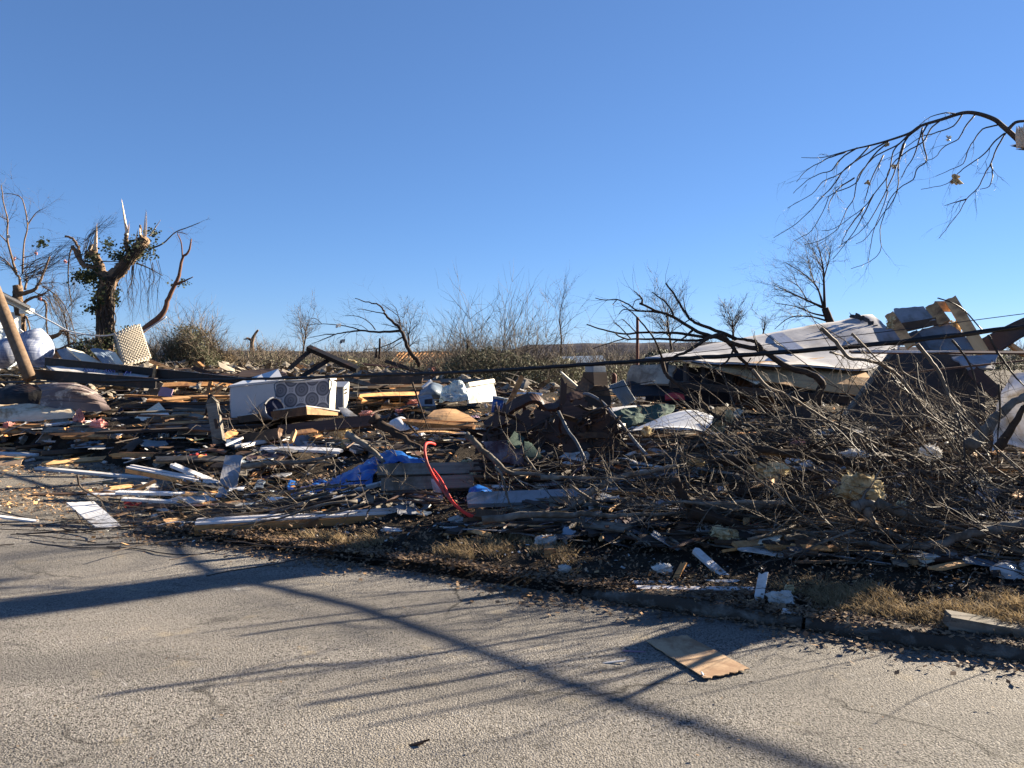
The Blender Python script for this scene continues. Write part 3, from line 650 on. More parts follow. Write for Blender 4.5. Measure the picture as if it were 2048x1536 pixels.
def broken_right():
    """the stump just beyond the right edge, its hanging branch in view; its trunk throws the broad shadow over the road"""
    d = 12.6; t = thing('broken_tree', 'snapped trunk whose last branch droops across the sky at the right edge', 'tree', (8.8, d, 0))
    mb = MB(); q = [Vector((9.17, d, -.1)), Vector((9.07, d, 1.5)), Vector((8.94, d + .05, 3.2)), Vector((8.82, d, 4.9)), Vector((8.76, d, 5.3))]; mb.tube([p + Vector((U(-.03, .03), U(-.03, .03), 0)) for p in catmull(q, 4)], [(.46 if i == 0 else .37 if i < 3 else .33 - .006 * i) + U(-.02, .03) for i in range(17)], 14)
    limb(mb, [(2150, 860), (2175, 760), (2215, 700)], d, .09, .05, 8, jit=.2); limb(mb, [(2105, 600), (2135, 560), (2140, 520)], d, .08, .05, 8, jit=.2)
    for k in range(9): spike(mb, Vector((8.6 + U(-.2, .16), d + U(-.15, .15), 5.1)), Vector((8.55 + U(-.2, .1), d, U(5.5, 5.8))), .09)
    spike(mb, Vector((8.55, d, 5.2)), P(2024, 290, d), .1); spike(mb, Vector((8.55, d - .1, 5.1)), P(2030, 298, d), .08)
    mb.build('trunk', 'barkgrey', t, None, True)
    mb = MB(); spike(mb, P(2050, 290, d - .2), P(2035, 245, d - .2), .11); mb.build('torn_splinter', 'splinter', t); mb = MB(); spike(mb, P(2060, 285, d - .2), P(2049, 242, d - .2), .11); mb.build('torn_splinter', 'splinter', t)
    mb = MB(); tm = MB()
    mb.tube(catmull([Vector((8.5, d, 5.0))] + [P(*p, d) for p in cG([(1640, 300), (1550, 220), (1500, 180), (1400, 145), (1310, 140), (1180, 180), (1050, 220), (980, 265), (850, 310), (740, 340), (650, 360), (560, 385), (440, 415), (315, 415)])], 4), [.050 * (1 - .92 * (i / 56) ** .75) for i in range(57)], 7)
    limb(mb, cG([(1585, 245), (1630, 200), (1690, 190)]), d, .03, .02)
    for l in ([(660, 355), (560, 420), (500, 495), (440, 510), (350, 555), (265, 635)], [(590, 380), (500, 410), (440, 440), (350, 490), (285, 565)], [(740, 340), (640, 440), (540, 520), (450, 560), (380, 640), (230, 725)],
              [(850, 310), (720, 390), (590, 480), (500, 600), (440, 660), (380, 730), (270, 830), (145, 908)], [(850, 320), (760, 400), (690, 500), (640, 580), (500, 640), (460, 720), (380, 860), (268, 928)],
              [(980, 270), (900, 340), (780, 400), (710, 470), (660, 540), (640, 660), (590, 740), (540, 850), (440, 920), (335, 950)], [(1050, 225), (940, 310), (880, 380), (850, 520), (760, 640), (700, 720), (620, 780), (520, 850), (440, 865)],
              [(980, 270), (930, 360), (910, 470), (910, 580), (880, 680), (820, 760), (760, 850), (700, 920), (650, 945)], [(1090, 215), (1060, 270), (1070, 360), (1085, 435), (1030, 480), (1000, 550), (920, 600), (850, 690), (800, 860), (805, 960), (780, 1020), (700, 1070), (620, 1098)],
              [(1180, 180), (1110, 240), (1060, 320), (960, 380), (880, 450), (840, 540), (840, 640), (800, 760), (760, 860), (740, 960), (725, 1050)], [(1310, 140), (1250, 220), (1150, 260), (1050, 290), (960, 350), (850, 430)],
              [(1380, 155), (1320, 230), (1280, 300), (1190, 350), (1140, 410), (1085, 435)], [(1520, 215), (1430, 240), (1380, 300), (1340, 370), (1310, 450), (1230, 490), (1140, 530)],
              [(1565, 265), (1500, 320), (1440, 390), (1360, 450), (1290, 500), (1250, 540), (1200, 580), (1050, 610)], [(1570, 265), (1510, 370), (1480, 450), (1440, 520), (1400, 600), (1330, 670), (1290, 740), (1240, 810), (1160, 912)],
              [(1480, 450), (1490, 520), (1470, 590), (1410, 610)], [(1330, 670), (1260, 690), (1195, 710)], [(700, 720), (600, 860), (550, 970)], [(760, 640), (690, 780), (620, 900), (510, 1038)], [(1290, 150), (1200, 140), (1110, 165), (1040, 215)], [(640, 540), (550, 600), (490, 690), (485, 755)], [(820, 400), (740, 560), (700, 700)], [(950, 330), (880, 520), (800, 690), (700, 850), (560, 950)], [(1060, 230), (1010, 400), (960, 480), (930, 540)]):
        limb(mb, cG(l), d, .014, .0045, 5, jit=.2, wand=.5, twigs=4, tm=tm, tl=.45, grav=-.12, lv=1, tr=.5, tback=.2)
    mb.build('drooping_branch', 'twig', t, None, True); tag(tm.build('twigs', 'twig', t), kind='stuff')
    for i, (x, y, lab) in enumerate(((1270, 540, 'tan insulation scrap hanging on the lowest drooping branch'), (840, 325, 'tiny tan scrap on the arch of the drooping branch'), (720, 562, 'tan scrap in the middle of the drooping twigs'), (890, 462, 'pale scrap snagged on a long drooping twig'), (1220, 290, 'white bit of plastic under the arch of the drooping branch'))):
        q = P(*cG([(x, y)])[0], d); mb = MB(); sz = .07 if i == 0 else .035
        for _ in range(6): mb.tube([q + Vector((U(-sz, sz), U(-sz, sz), U(-sz * 1.6, sz * .5))) for _ in range(3)], [sz * .3, sz * .5, sz * .2], 5)
        tag(mb.build('insulation_scrap', 'yellow' if i < 4 else 'bag'), lab, 'insulation scrap', 'scraps caught in the drooping branch')
broken_right()
def bare_tree(label, base, h, n, seed, lean=0, rad=.12, name='bare_tree', cat='tree', mat='twig', spread=.55, lv=3, group=None):
    global R, U
    keep = R; R = random.Random(seed); U = R.uniform
    t = thing(name, label, cat, base, group); mb = MB(); q = [Vector(base)]; dr = Vector((lean, 0, 1)).normalized()
    for i in range(4): dr = (dr + Vector((U(-.12, .12), U(-.12, .12), .1))).normalized(); q.append(q[-1] + dr * h * .15)
    mb.tube(catmull(q, 3), [rad * (1 - .5 * i / 12) for i in range(13)], 7); mb.build('trunk', 'bark', t, None, True)
    tm = MB()
    for k in range(n):
        p = q[R.randint(2, 4)]; a = U(0, 6.28); dd = Vector((math.cos(a) * spread * U(.4, 1.3) + lean, math.sin(a) * spread * U(.4, 1.3), U(.5, 1.1)))
        twig(tm, p, dd, h * U(.3, .55), rad * .3, lv, .06, .28, 3, 4)
    tm.build('crown', mat, t); R = keep; U = R.uniform
def right_tree():
    d = 34; t = thing('bare_tree', 'small leafless tree leaning left above the fallen roof ridge', 'tree', P(1655, 670, d)); mb = MB(); tm = MB()
    limb(mb, cG([(510, 1480), (490, 1420), (460, 1340)]), d, .2, .15, 8)
    for l, r in (([(460, 1350), (455, 1200), (450, 1100), (430, 1000), (410, 940)], .07), ([(450, 1330), (410, 1210), (330, 1130), (220, 1060)], .06), ([(460, 1340), (390, 1310), (260, 1250), (150, 1200)], .08), ([(470, 1390), (380, 1370), (280, 1330), (160, 1310)], .05), ([(480, 1420), (360, 1390), (240, 1400), (150, 1470)], .05), ([(455, 1150), (480, 1060), (500, 960)], .035), ([(400, 1200), (370, 1100), (350, 1010)], .03), ([(350, 1290), (300, 1210), (240, 1170)], .03), ([(450, 1100), (410, 1040), (380, 960)], .025)):
        limb(mb, cG(l), d, r, .012, 5, twigs=16, tm=tm, tl=1.5, lv=2, tr=.4, grav=.03, tback=.25)
    mb.build('trunk', 'bark', t, None, True); tm.build('crown', 'twig', t)
right_tree()
def tilted_sapling():
    d = 17; mb = MB(); tm = mb
    limb(mb, cT([(1640, 1170), (1600, 1090), (1530, 1020), (1440, 840), (1380, 690), (1340, 630), (1230, 540), (1160, 460), (1140, 400), (1040, 330), (900, 300), (750, 250)]), d, .06, .008, 7, jit=.15)
    for l, r in (([(1380, 690), (1080, 710), (840, 690), (640, 710), (480, 740), (300, 750), (90, 800)], .032), ([(480, 740), (320, 810), (140, 880)], .014), ([(840, 690), (680, 640), (480, 610), (270, 600), (100, 615)], .016), ([(1160, 460), (1000, 430), (860, 400), (780, 400)], .013), ([(1370, 640), (1350, 510), (1290, 450), (1180, 370), (1120, 330)], .014),
                 ([(1340, 480), (1310, 390), (1250, 330)], .009), ([(1030, 680), (960, 590), (850, 520), (740, 490), (620, 490)], .014), ([(1400, 780), (1250, 860), (1060, 930), (880, 950)], .018), ([(1350, 660), (1260, 630), (1110, 600)], .013), ([(1390, 840), (1250, 930), (1130, 1000)], .01), ([(300, 600), (220, 530), (140, 525)], .008), ([(920, 680), (830, 620), (720, 605)], .008)):
        limb(mb, cT(l), d, r, .005, 5, twigs=5, tl=.5, tr=.4, jit=.15)
    tag(mb.build('tilted_tree', 'bark', None, None, True), 'bare young tree knocked over to the left above the rubble centre', 'tree')
    for x, y, m, lab in ((515, 620, 'bag', 'white plastic scrap caught on a twig of the tilted young tree'), (570, 835, 'bluegrey', 'grey plastic scrap dangling below the tilted young tree')):
        q = P(*cT([(x, y)])[0], d - .05); mb = MB(); mb.tube([q + Vector((-.04, 0, -.05)), q, q + Vector((.05, .02, .02)), q + Vector((.04, .04, -.04))], [.015, .045, .035, .01], 5); tag(mb.build('plastic_scrap', m), lab, 'plastic scrap')
tilted_sapling()
bare_tree('tiny leafless tree with a rounded crown beyond the tilted young tree', P(817, 722, 60), 3.4, 16, 3, .1, .1, lv=3)
bare_tree('thin leafless tree with upright fine twigs behind the rubble left of the black beam', P(605, 725, 48), 3.2, 16, 5, 0, .07, mat='paletwig', spread=.4)
bare_tree('slender forked young tree standing above the shrubs at centre', P(1122, 725, 26), 2.5, 8, 12, 0, .035, spread=.42, lv=2)
bare_tree('wide leafless tree behind the red pole', P(1345, 712, 46), 3.8, 22, 21, -.1, .09, spread=.8)
bare_tree('round crowned bare tree behind the roof ridge next to the fallen tree', P(1465, 690, 52), 2.6, 20, 22, 0, .1, spread=.7)
bare_tree('small stubby bare tree between the round crowned one and the small leaning one', P(1525, 680, 44), 1.6, 8, 23, 0, .06, spread=.6, lv=2)
bare_tree('thin bare saplings in front of the ivy tree base', P(140, 715, 27), 2.6, 12, 31, .1, .04, spread=.5)
def snag():
    d = 45; mb = MB(); c = crop(440, 620, 1 / 4.096)
    limb(mb, c([(262, 350), (262, 270), (275, 220), (300, 180), (315, 165)]), d, .16, .05); limb(mb, c([(262, 260), (240, 235), (195, 240)]), d, .1, .03); spike(mb, P(*c([(240, 240)])[0], d), P(*c([(215, 222)])[0], d), .1)
    tag(mb.build('broken_stump', 'barktan', None, None, True), 'short snapped trunk with a hooked limb on the rubble skyline at left', 'tree stump')
    for x, y0, y1, r, lab in ((1308, 400, 232, .09, 'thin splintered pole standing in the distance left of the exposed rafters'), (1280, 390, 318, .08, 'short splintered pole beside the taller one in the distance')):
        mb = MB(); limb(mb, c([(x, y0), (x, (y0 + y1) / 2), (x + 2, y1)]), 45, r, r * .7); tag(mb.build('broken_pole', 'bark', None, None, True), lab, 'pole')
snag()
def shrub(label, px, py, d, w, h, stems, leaves, seed, lm='bushleaf', sm='paletwig', lsz=.05, lean=0, fill=1.0, top=.55):
    global R, U
    keep = R; R = random.Random(seed); U = R.uniform
    b = P(px, py, d); t = thing('shrub', label, 'shrub', b); tm = MB(); lm_ = MB()
    for k in range(stems):
        p = b + Vector((U(-w, w) * .75, U(-.6, .6) * min(w, 2), 0)); f = 1 - .55 * abs(p.x - b.x) / w
        twig(tm, p, Vector((U(-.5, .5) + (p.x - b.x) / w * .35 + lean, U(-.3, .3), 1)), h * f * U(.5, 1.0), .008 + .0003 * d, 2, .03, .22, 3, 4)
    for k in range(leaves):
        a = U(-1, 1); f = (1 - abs(a) ** 2.2) ; p = b + Vector((a * w, U(-.8, .8) * min(w, 1.6), h * top * f * U(0, 1) ** fill + .12 * h * mn.noise(Vector((a * 5, seed, 0)))))
        e = Vector((U(-1, 1), U(-1, 1), U(-1, 1))).normalized() * lsz * U(.5, 1.3); g = e.orthogonal().normalized() * e.length * .55; lm_.quad(p - e, p + g, p + e, p - g)
    tm.build('stems', sm, t); lm_.build('leaves', lm, t); R = keep; U = R.uniform
shrub('large grey green shrub with bare shoots behind the bright white panel', 985, 800, 24, 2.3, 2.7, 150, 11000, 41, top=.60)
shrub('low grey green thicket with pale twigs left of the brown chimney box', 1110, 800, 25, 2.0, 1.9, 70, 9500, 42, top=.72)
shrub('straggly thicket between the chimney box and the red pole', 1225, 795, 27, 1.9, 1.8, 70, 6500, 43, top=.62)
shrub('dense round olive bush with fine grey twigs beside the ivy tree', 385, 735, 30, 1.1, 1.9, 150, 6500, 44, sm='paletwig', top=.86, lsz=.045)
shrub('low brown bush on the skyline behind the broken stump', 520, 740, 33, 1.9, 1.1, 90, 900, 45, sm='paletwig', top=.7)
shrub('dry tan bush behind the orange lumber stack', 450, 740, 31, 1.0, .9, 50, 900, 46, lm='grass', top=.8)
shrub('small dark evergreen shrub beneath the sagging roof eave', 1320, 735, 24, .7, .55, 25, 1500, 47, lm='evergreen', top=1)
shrub('green tinged undergrowth at the foot of the ivy tree', 180, 715, 24.5, .7, .7, 30, 900, 48, lm='ivy', top=.9)
shrub('scrubby twigs on the skyline between the tilted tree and the shrubs', 880, 745, 34, 2.3, 1.0, 90, 900, 49, top=.6)
shrub('pale scrub on the skyline right of the ivy tree', 300, 728, 29, .6, 1.0, 40, 300, 50, sm='paletwig')
shrub('thicket beyond the roof at the right edge', 2030, 740, 26, 1.6, .9, 60, 2500, 51, top=.8)

for i, (lab, x, d, w, h) in enumerate((('low pale scrub on the far skyline above the trailer frame', 340, 42, 2.6, 1.5), ('pale brush line on the far skyline left of the black truss', 560, 46, 3.2, 1.5), ('grey brush on the far skyline behind the black truss', 680, 50, 3.4, 1.6), ('grey brush on the far skyline under the tilted young tree', 770, 52, 3.0, 1.5), ('brown brush line left of the exposed rafters in the distance', 745, 60, 3.0, 1.3), ('brush right of the distant house with rafters', 930, 44, 2.4, 1.8),
        ('grey brush on the skyline right of the red pole', 1330, 40, 2.4, 1.3), ('brush between the chimney box and the distant hill', 1240, 48, 4.0, 1.2), ('brush beyond the roof ridge', 1500, 50, 5.0, 1.2), ('pale brush left of the leafless round bush', 250, 36, 2.0, 1.6))):
    shrub(lab, x, 745, d, w, h, 80, 1400, 60 + i, top=.7, lsz=.07)

for i, (lab, x, d, w, h) in enumerate((('far grey tree line beyond the left skyline', 300, 120, 13, 4.2), ('far grey tree line left of centre', 520, 130, 15, 4.4), ('far grey tree line behind the tilted young tree', 760, 135, 14, 4.6), ('far grey tree line behind the shrubs at centre', 960, 125, 13, 4.6), ('far grey tree line in front of the hill', 1190, 150, 15, 4.2), ('far grey tree line behind the fallen tree', 1400, 120, 14, 4.4))):
    shrub(lab, x, 738, d, w, h, 170, 900, 80 + i, top=.8, lsz=.2)
# ------------------------------------------------------------------ big wreckage, right: the collapsed roof
def collapsed_roof():
    d = 11.5; p = lambda x, y, dd=0: P(x, y, d + dd)
    t = thing('collapsed_roof', 'pale felted roof slope lying collapsed on the rubble at right with its plywood edge torn', 'roof', p(1560, 800))
    rows = [[(1290, 718, 1.5), (1430, 690, 2.2), (1570, 664, 2.8), (1660, 647, 3.1), (1735, 632, 3.2), (1752, 642, 3.2)], [(1325, 722, 1.1), (1450, 712, 1.4), (1600, 692, 1.9), (1690, 672, 2.2), (1775, 655, 2.4)],
            [(1350, 727, .7), (1480, 728, .7), (1620, 718, 1.0), (1710, 700, 1.5), (1800, 675, 2.0)], [(1385, 725, .35), (1520, 733, .0), (1640, 735, .2), (1725, 742, .2), (1790, 720, 1.4)]]
    loft('felt_sheet', None, None, 'felt', rows, .03, d, 40, 22, .035, 1.6, parent=t)
    rows = [[(1345, 723, .72), (1470, 727, .6), (1600, 722, .9), (1700, 712, 1.2)], [(1350, 722, .5), (1480, 742, .15), (1600, 752, .1), (1740, 760, .1)], [(1362, 722, .4), (1500, 757, -.1), (1610, 778, -.2), (1730, 795, -.2)]]
    loft('plywood_deck', None, None, 'ply', rows, .018, d - .03, 24, 8, .02, 1.5, smooth=False, parent=t)
    for l, w in (([(1552, 668, 2.6), (1596, 702, 1.3)], .22), ([(1660, 652, 2.9), (1697, 682, 1.9)], .22), ([(1540, 716, .9), (1640, 760, 0)], .2), ([(1455, 735, .5), (1520, 765, -.1)], .12)):
        a, b = pts3(l, d - .06); board('batten', None, None, 'cream' if w < .2 else 'trim', a, b, w, .02, 0, .02, 0, None, t, up=Vector((-.2, -.5, .8)))
    for k in range(9):
        x = 1700 + k * 9; y = 630 + k * k * .9; slab('torn_shingle', None, None, 'shingle', pts3([(x, y - 6), (x + 14, y - 3), (x + 16, y + 10), (x - 2, y + 7)], d + 3.0 - k * .1), .015, None, 3, 3, .04, .3, parent=t)
    for k in range(9):
        x, y = U(1420, 1740), 0; y = 722 - (x - 1400) * .19 + U(-6, 14); dd = 1.5 + (x - 1500) * .005
        slab('torn_patch', None, None, R.choice(['shingle', 'plydark', 'ply']), [P(x, y, d + dd - .06), P(x + U(10, 26), y - 3, d + dd), P(x + U(12, 28), y + U(4, 9), d + dd - .1), P(x + U(-4, 4), y + 6, d + dd - .16)], .008, None, 4, 3, .03, .3, parent=t)
    # studs, wall faces and a near-black sheet for the shaded hollow below
    for l, w in (([(1372, 726, .5), (1372, 775, .3)], .09), ([(1408, 730, .5), (1410, 772, .3)], .1), ([(1331, 722, .8), (1335, 770, .5)], .08), ([(1462, 748, .5), (1466, 800, .2)], .09), ([(1566, 790, .4), (1575, 835, .2)], .1), ([(1510, 762, .5), (1513, 810, .3)], .09)):
        a, b = pts3(l, d); board('stud', None, None, 'plydark', a, b, w, .05, 1.2, .02, 0, None, t, up=Vector((0, -1, 0)))
    slab('wall_panel', None, None, 'wall', pts3([(1258, 730, 1.2), (1355, 727, .6), (1335, 768, .4), (1245, 772, 1.1)], d), .05, None, 8, 5, .04, .05, parent=t)
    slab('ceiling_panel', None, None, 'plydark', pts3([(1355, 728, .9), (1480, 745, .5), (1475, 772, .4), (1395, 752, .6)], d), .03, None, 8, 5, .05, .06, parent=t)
    slab('dark_hollow', None, None, 'blackhole', pts3([(1290, 735, 2.2), (1740, 735, 2.4), (1740, 840, 1.6), (1290, 800, 1.6)], d), .03, None, 8, 5, .05, .02, parent=t)
    slab('wall_panel', None, None, 'brown', pts3([(1470, 752, .3), (1560, 782, .2), (1555, 830, .1), (1470, 805, .1)], d + .4), .04, None, 6, 4, .03, .08, parent=t)
    BD('beam', None, None, 'plydark', [(1340, 768, .1), (1700, 800, -.2)], .10, .10, 0, d - .1, parent=t)
collapsed_roof()
def attic_piece():
    d = 10.2; t = thing('roof_fragment', 'upturned roof corner with grey sheathing and bare rafters above the dark plywood sheet', 'roof', P(1860, 760, d))
    S = lambda n, m, l, dd=0, **k: slab(n, None, None, m, pts3(l, d + dd), .025, None, 10, 8, .015, .035, parent=t, **k)
    S('sheathing', 'greypanel', [(1786, 616, .4), (1848, 611, .3), (1872, 640, .1), (1798, 656, .2)])
    S('sheathing', 'brown', [(1794, 648, .22), (1872, 634, .15), (1880, 647, .1), (1806, 665, .15)], -.03)
    S('sheathing', 'greypanel', [(1814, 668, .2), (1895, 639, .1), (1962, 700, -.3), (1852, 706, -.2)])
    S('sheathing', 'shingle', [(1812, 668, .16), (1834, 660, .12), (1864, 704, -.22), (1846, 708, -.22)], -.04)
    S('sheathing', 'greypanel', [(1745, 655, .5), (1800, 657, .5), (1818, 690, .3), (1760, 690, .3)], .3)
    for l, w in (([(1778, 628, .25), (1823, 694, -.05)], .12), ([(1862, 611, .3), (1889, 646, .1)], .15), ([(1901, 598, .2), (1966, 706, -.3)], .14), ([(1868, 613, .35), (1911, 613, .25)], .14)):
        a, b = pts3(l, d - .05); board('rafter', None, None, 'ply', a, b, w, .05, 0, .01, 0, None, t, up=Vector((-.45, -.9, .1)))
    for c, r in (((1779, 648), 9), ((1912, 652), 11), ((1920, 638), 8), ((1917, 664), 7), ((1783, 640), 6)):
        mb = MB(); q = P(*c, d + .05); s = r / FPX * d
        for _ in range(16): mb.tube([q + Vector((U(-s, s), U(-s, s) * .6, U(-s, s) * 1.1)) for _ in range(3)], [s * .12, s * .3, s * .05], 5)
        mb.build('insulation', 'yellow', t)
    mb = MB(); mb.tube(catmull(pts3([(1875, 596, 0), (1905, 606, -.1), (1930, 622, -.1), (1955, 650, 0), (1968, 664, 0)], d)), .009, 5); mb.build('cable', 'cable', t)
    rows = [[(1945, 690, .4), (1985, 668, .3), (2030, 645, .1), (2100, 618, 0)], [(1960, 702, .2), (1992, 694, .1), (2040, 662, 0), (2100, 640, -.1)], [(1975, 712, .1), (1996, 706, 0), (2045, 674, -.1), (2100, 655, -.2)]]
    loft('curled_roof_sheet', None, None, 'plydark', rows, .02, d - .3, 18, 8, .02, 2, parent=t)
    BD('rafter', None, None, 'ply', [(2018, 688, 0), (2052, 712, 0)], .1, .05, 0, d - .3, parent=t)
attic_piece()
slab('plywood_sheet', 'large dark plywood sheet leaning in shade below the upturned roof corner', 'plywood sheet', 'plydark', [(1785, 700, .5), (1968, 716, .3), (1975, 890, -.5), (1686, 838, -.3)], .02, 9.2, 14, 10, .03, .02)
BD('edge_strip', 'pale edge strip running down the left side of the dark plywood sheet', 'wood strip', 'grey', [(1787, 700, .4), (1688, 832, -.4)], .045, .04, 0, 9.15)
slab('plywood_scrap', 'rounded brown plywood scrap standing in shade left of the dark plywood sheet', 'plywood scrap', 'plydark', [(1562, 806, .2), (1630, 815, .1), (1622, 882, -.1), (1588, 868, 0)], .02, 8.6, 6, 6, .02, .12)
BD('metal_edge', 'long straight reddish metal edge crossing in front of the upturned roof corner', 'metal strip', 'redbrown', [(1700, 704, .3), (2100, 706, -.4)], .10, .02, .2, 9.0)
BD('metal_edge', 'white capped strip above the dark plywood sheet', 'metal strip', 'trim', [(1738, 702, .2), (1945, 705, 0)], .03, .03, 0, 8.9)
BD('metal_rod', 'thin rusty rod rising to the right across the dark plywood sheet', 'rod', 'redbrown', [(1752, 752, .1), (2100, 716, -.3)], .025, .02, 0, 8.6)
BD('timber', 'dark red timber slanting down at right in front of the dark plywood sheet', 'timber', 'redbrown', [(1945, 742, .2), (1998, 790, -.2)], .13, .05, .8, 8.5)
slab('shingle_sheet', 'grey roof sheet scrap lying right of the dark plywood sheet', 'roof sheet', 'greypanel', [(1900, 715, .4), (2000, 705, .3), (1990, 740, 0), (1935, 745, 0)], .02, 9.0, 6, 5, .03, .05)
loft('white_sheet', 'crumpled white fabric sheet hanging over timbers at the right edge', 'fabric sheet', 'fabric', [[(2028, 752, .1), (2060, 742, 0), (2110, 730, 0), (2160, 735, 0)], [(2002, 790, .1), (2040, 775, -.1), (2100, 765, -.1), (2170, 770, 0)], [(1990, 830, .1), (2035, 815, .05), (2090, 820, -.1), (2170, 810, 0)], [(1985, 872, 0), (2020, 862, .1), (2080, 868, 0), (2160, 860, 0)], [(1978, 905, -.1), (2005, 890, 0), (2080, 905, 0), (2150, 900, 0)]], .004, 6.6, 30, 34, .05, 3.0)
mb = MB(); limb(mb, [(1275, 756), (1275, 700), (1275, 634)], 20, .045, .04, 8, jit=0)
tag(mb.build('red_pole', 'rust', None, None, True), 'thin rusty red pole standing upright left of the roof', 'pole')
mb = MB(); limb(mb, crop(440, 620, 1 / 4.096)([(2032, 450), (2032, 350), (2031, 250)]), 24, .06, .05, 7, jit=0)
tag(mb.build('thin_post', 'bark', None, None, True), 'thin dark post standing among the shrubs at centre', 'post')
loft('corrugated_sheet', 'blue grey corrugated tin sheet leaning right of the brown chimney box', 'corrugated sheet', 'zinc', [[(1217, 771, .2), (1232, 766, .15), (1247, 759, .1)], [(1232, 791, .1), (1246, 785, .05), (1259, 779, 0)], [(1249, 813, 0), (1261, 806, 0), (1272, 799, -.1)]], .004, 10.6, 41, 8, 0, 1, False, rib=(10, .008))
loft('felt_roll', 'black roofing felt sheet sprawled behind the red plastic piece', 'roofing felt', 'blackhole', [[(1255, 764, .5), (1300, 760, .5), (1370, 763, .5)], [(1262, 780, .1), (1310, 775, .1), (1375, 783, .1)], [(1262, 796, -.2), (1320, 792, -.2), (1385, 803, -.2)]], .01, 12, 18, 8, .05, 2)
loft('red_piece', 'bright red plastic piece lying under the black roofing felt', 'plastic piece', 'red', [[(1330, 791, .1), (1348, 787, .1), (1366, 791, .1)], [(1331, 802, 0), (1350, 800, -.05), (1369, 803, 0)]], .02, 11.2, 8, 4, .01, 3)
loft('white_hood', 'smooth white curved vehicle hood with small dents in shade', 'vehicle hood', 'whitemetal', [[(1300, 846, .5), (1340, 829, .5), (1385, 822, .5), (1432, 836, .4)], [(1275, 856, .2), (1330, 840, .2), (1385, 836, .2), (1425, 846, .15)], [(1258, 864, 0), (1320, 857, -.15), (1370, 857, -.15), (1408, 864, -.1)]], .01, 9.2, 22, 12, .006, 3)
# ------------------------------------------------------------------ centre: brown chimney box and broken cabinet
def chimney_box():
    d = 11.4; t = thing('chimney_box', 'dark brown tapered chimney box standing in shade at the centre', 'chimney', P(1205, 850, d)); p = lambda x, y, dd=0: P(x, y, d + dd)
    slab('front', None, None, 'redbrown', [p(1187, 744), p(1214, 744, .15), p(1216, 772, .15), p(1189, 772)], .25, nx=3, ny=3, warp=.004, parent=t)
    slab('hood', None, None, 'brown', [p(1189, 772, -.02), p(1216, 770, .12), p(1222, 792, .1), p(1166, 792, -.05)], .3, nx=4, ny=3, warp=.01, parent=t)
    slab('lower_front', None, None, 'plydark', [p(1166, 792, -.06), p(1222, 792, .08), p(1219, 860, .05), p(1150, 850, -.1)], .3, nx=4, ny=3, warp=.01, parent=t)
    slab('flue_collar', None, None, 'zinc', [p(1187, 732, .02), p(1211, 732, .15), p(1212, 744, .15), p(1187, 744, .02)], .2, nx=2, ny=2, warp=0, parent=t)
    mb = MB(); limb(mb, [(1228, 768, .1), (1229, 752, .1), (1225, 749, .1)], d, .035, .03, 8, jit=0); mb.build('vent_pipe', 'rust', t, None, True)
chimney_box()
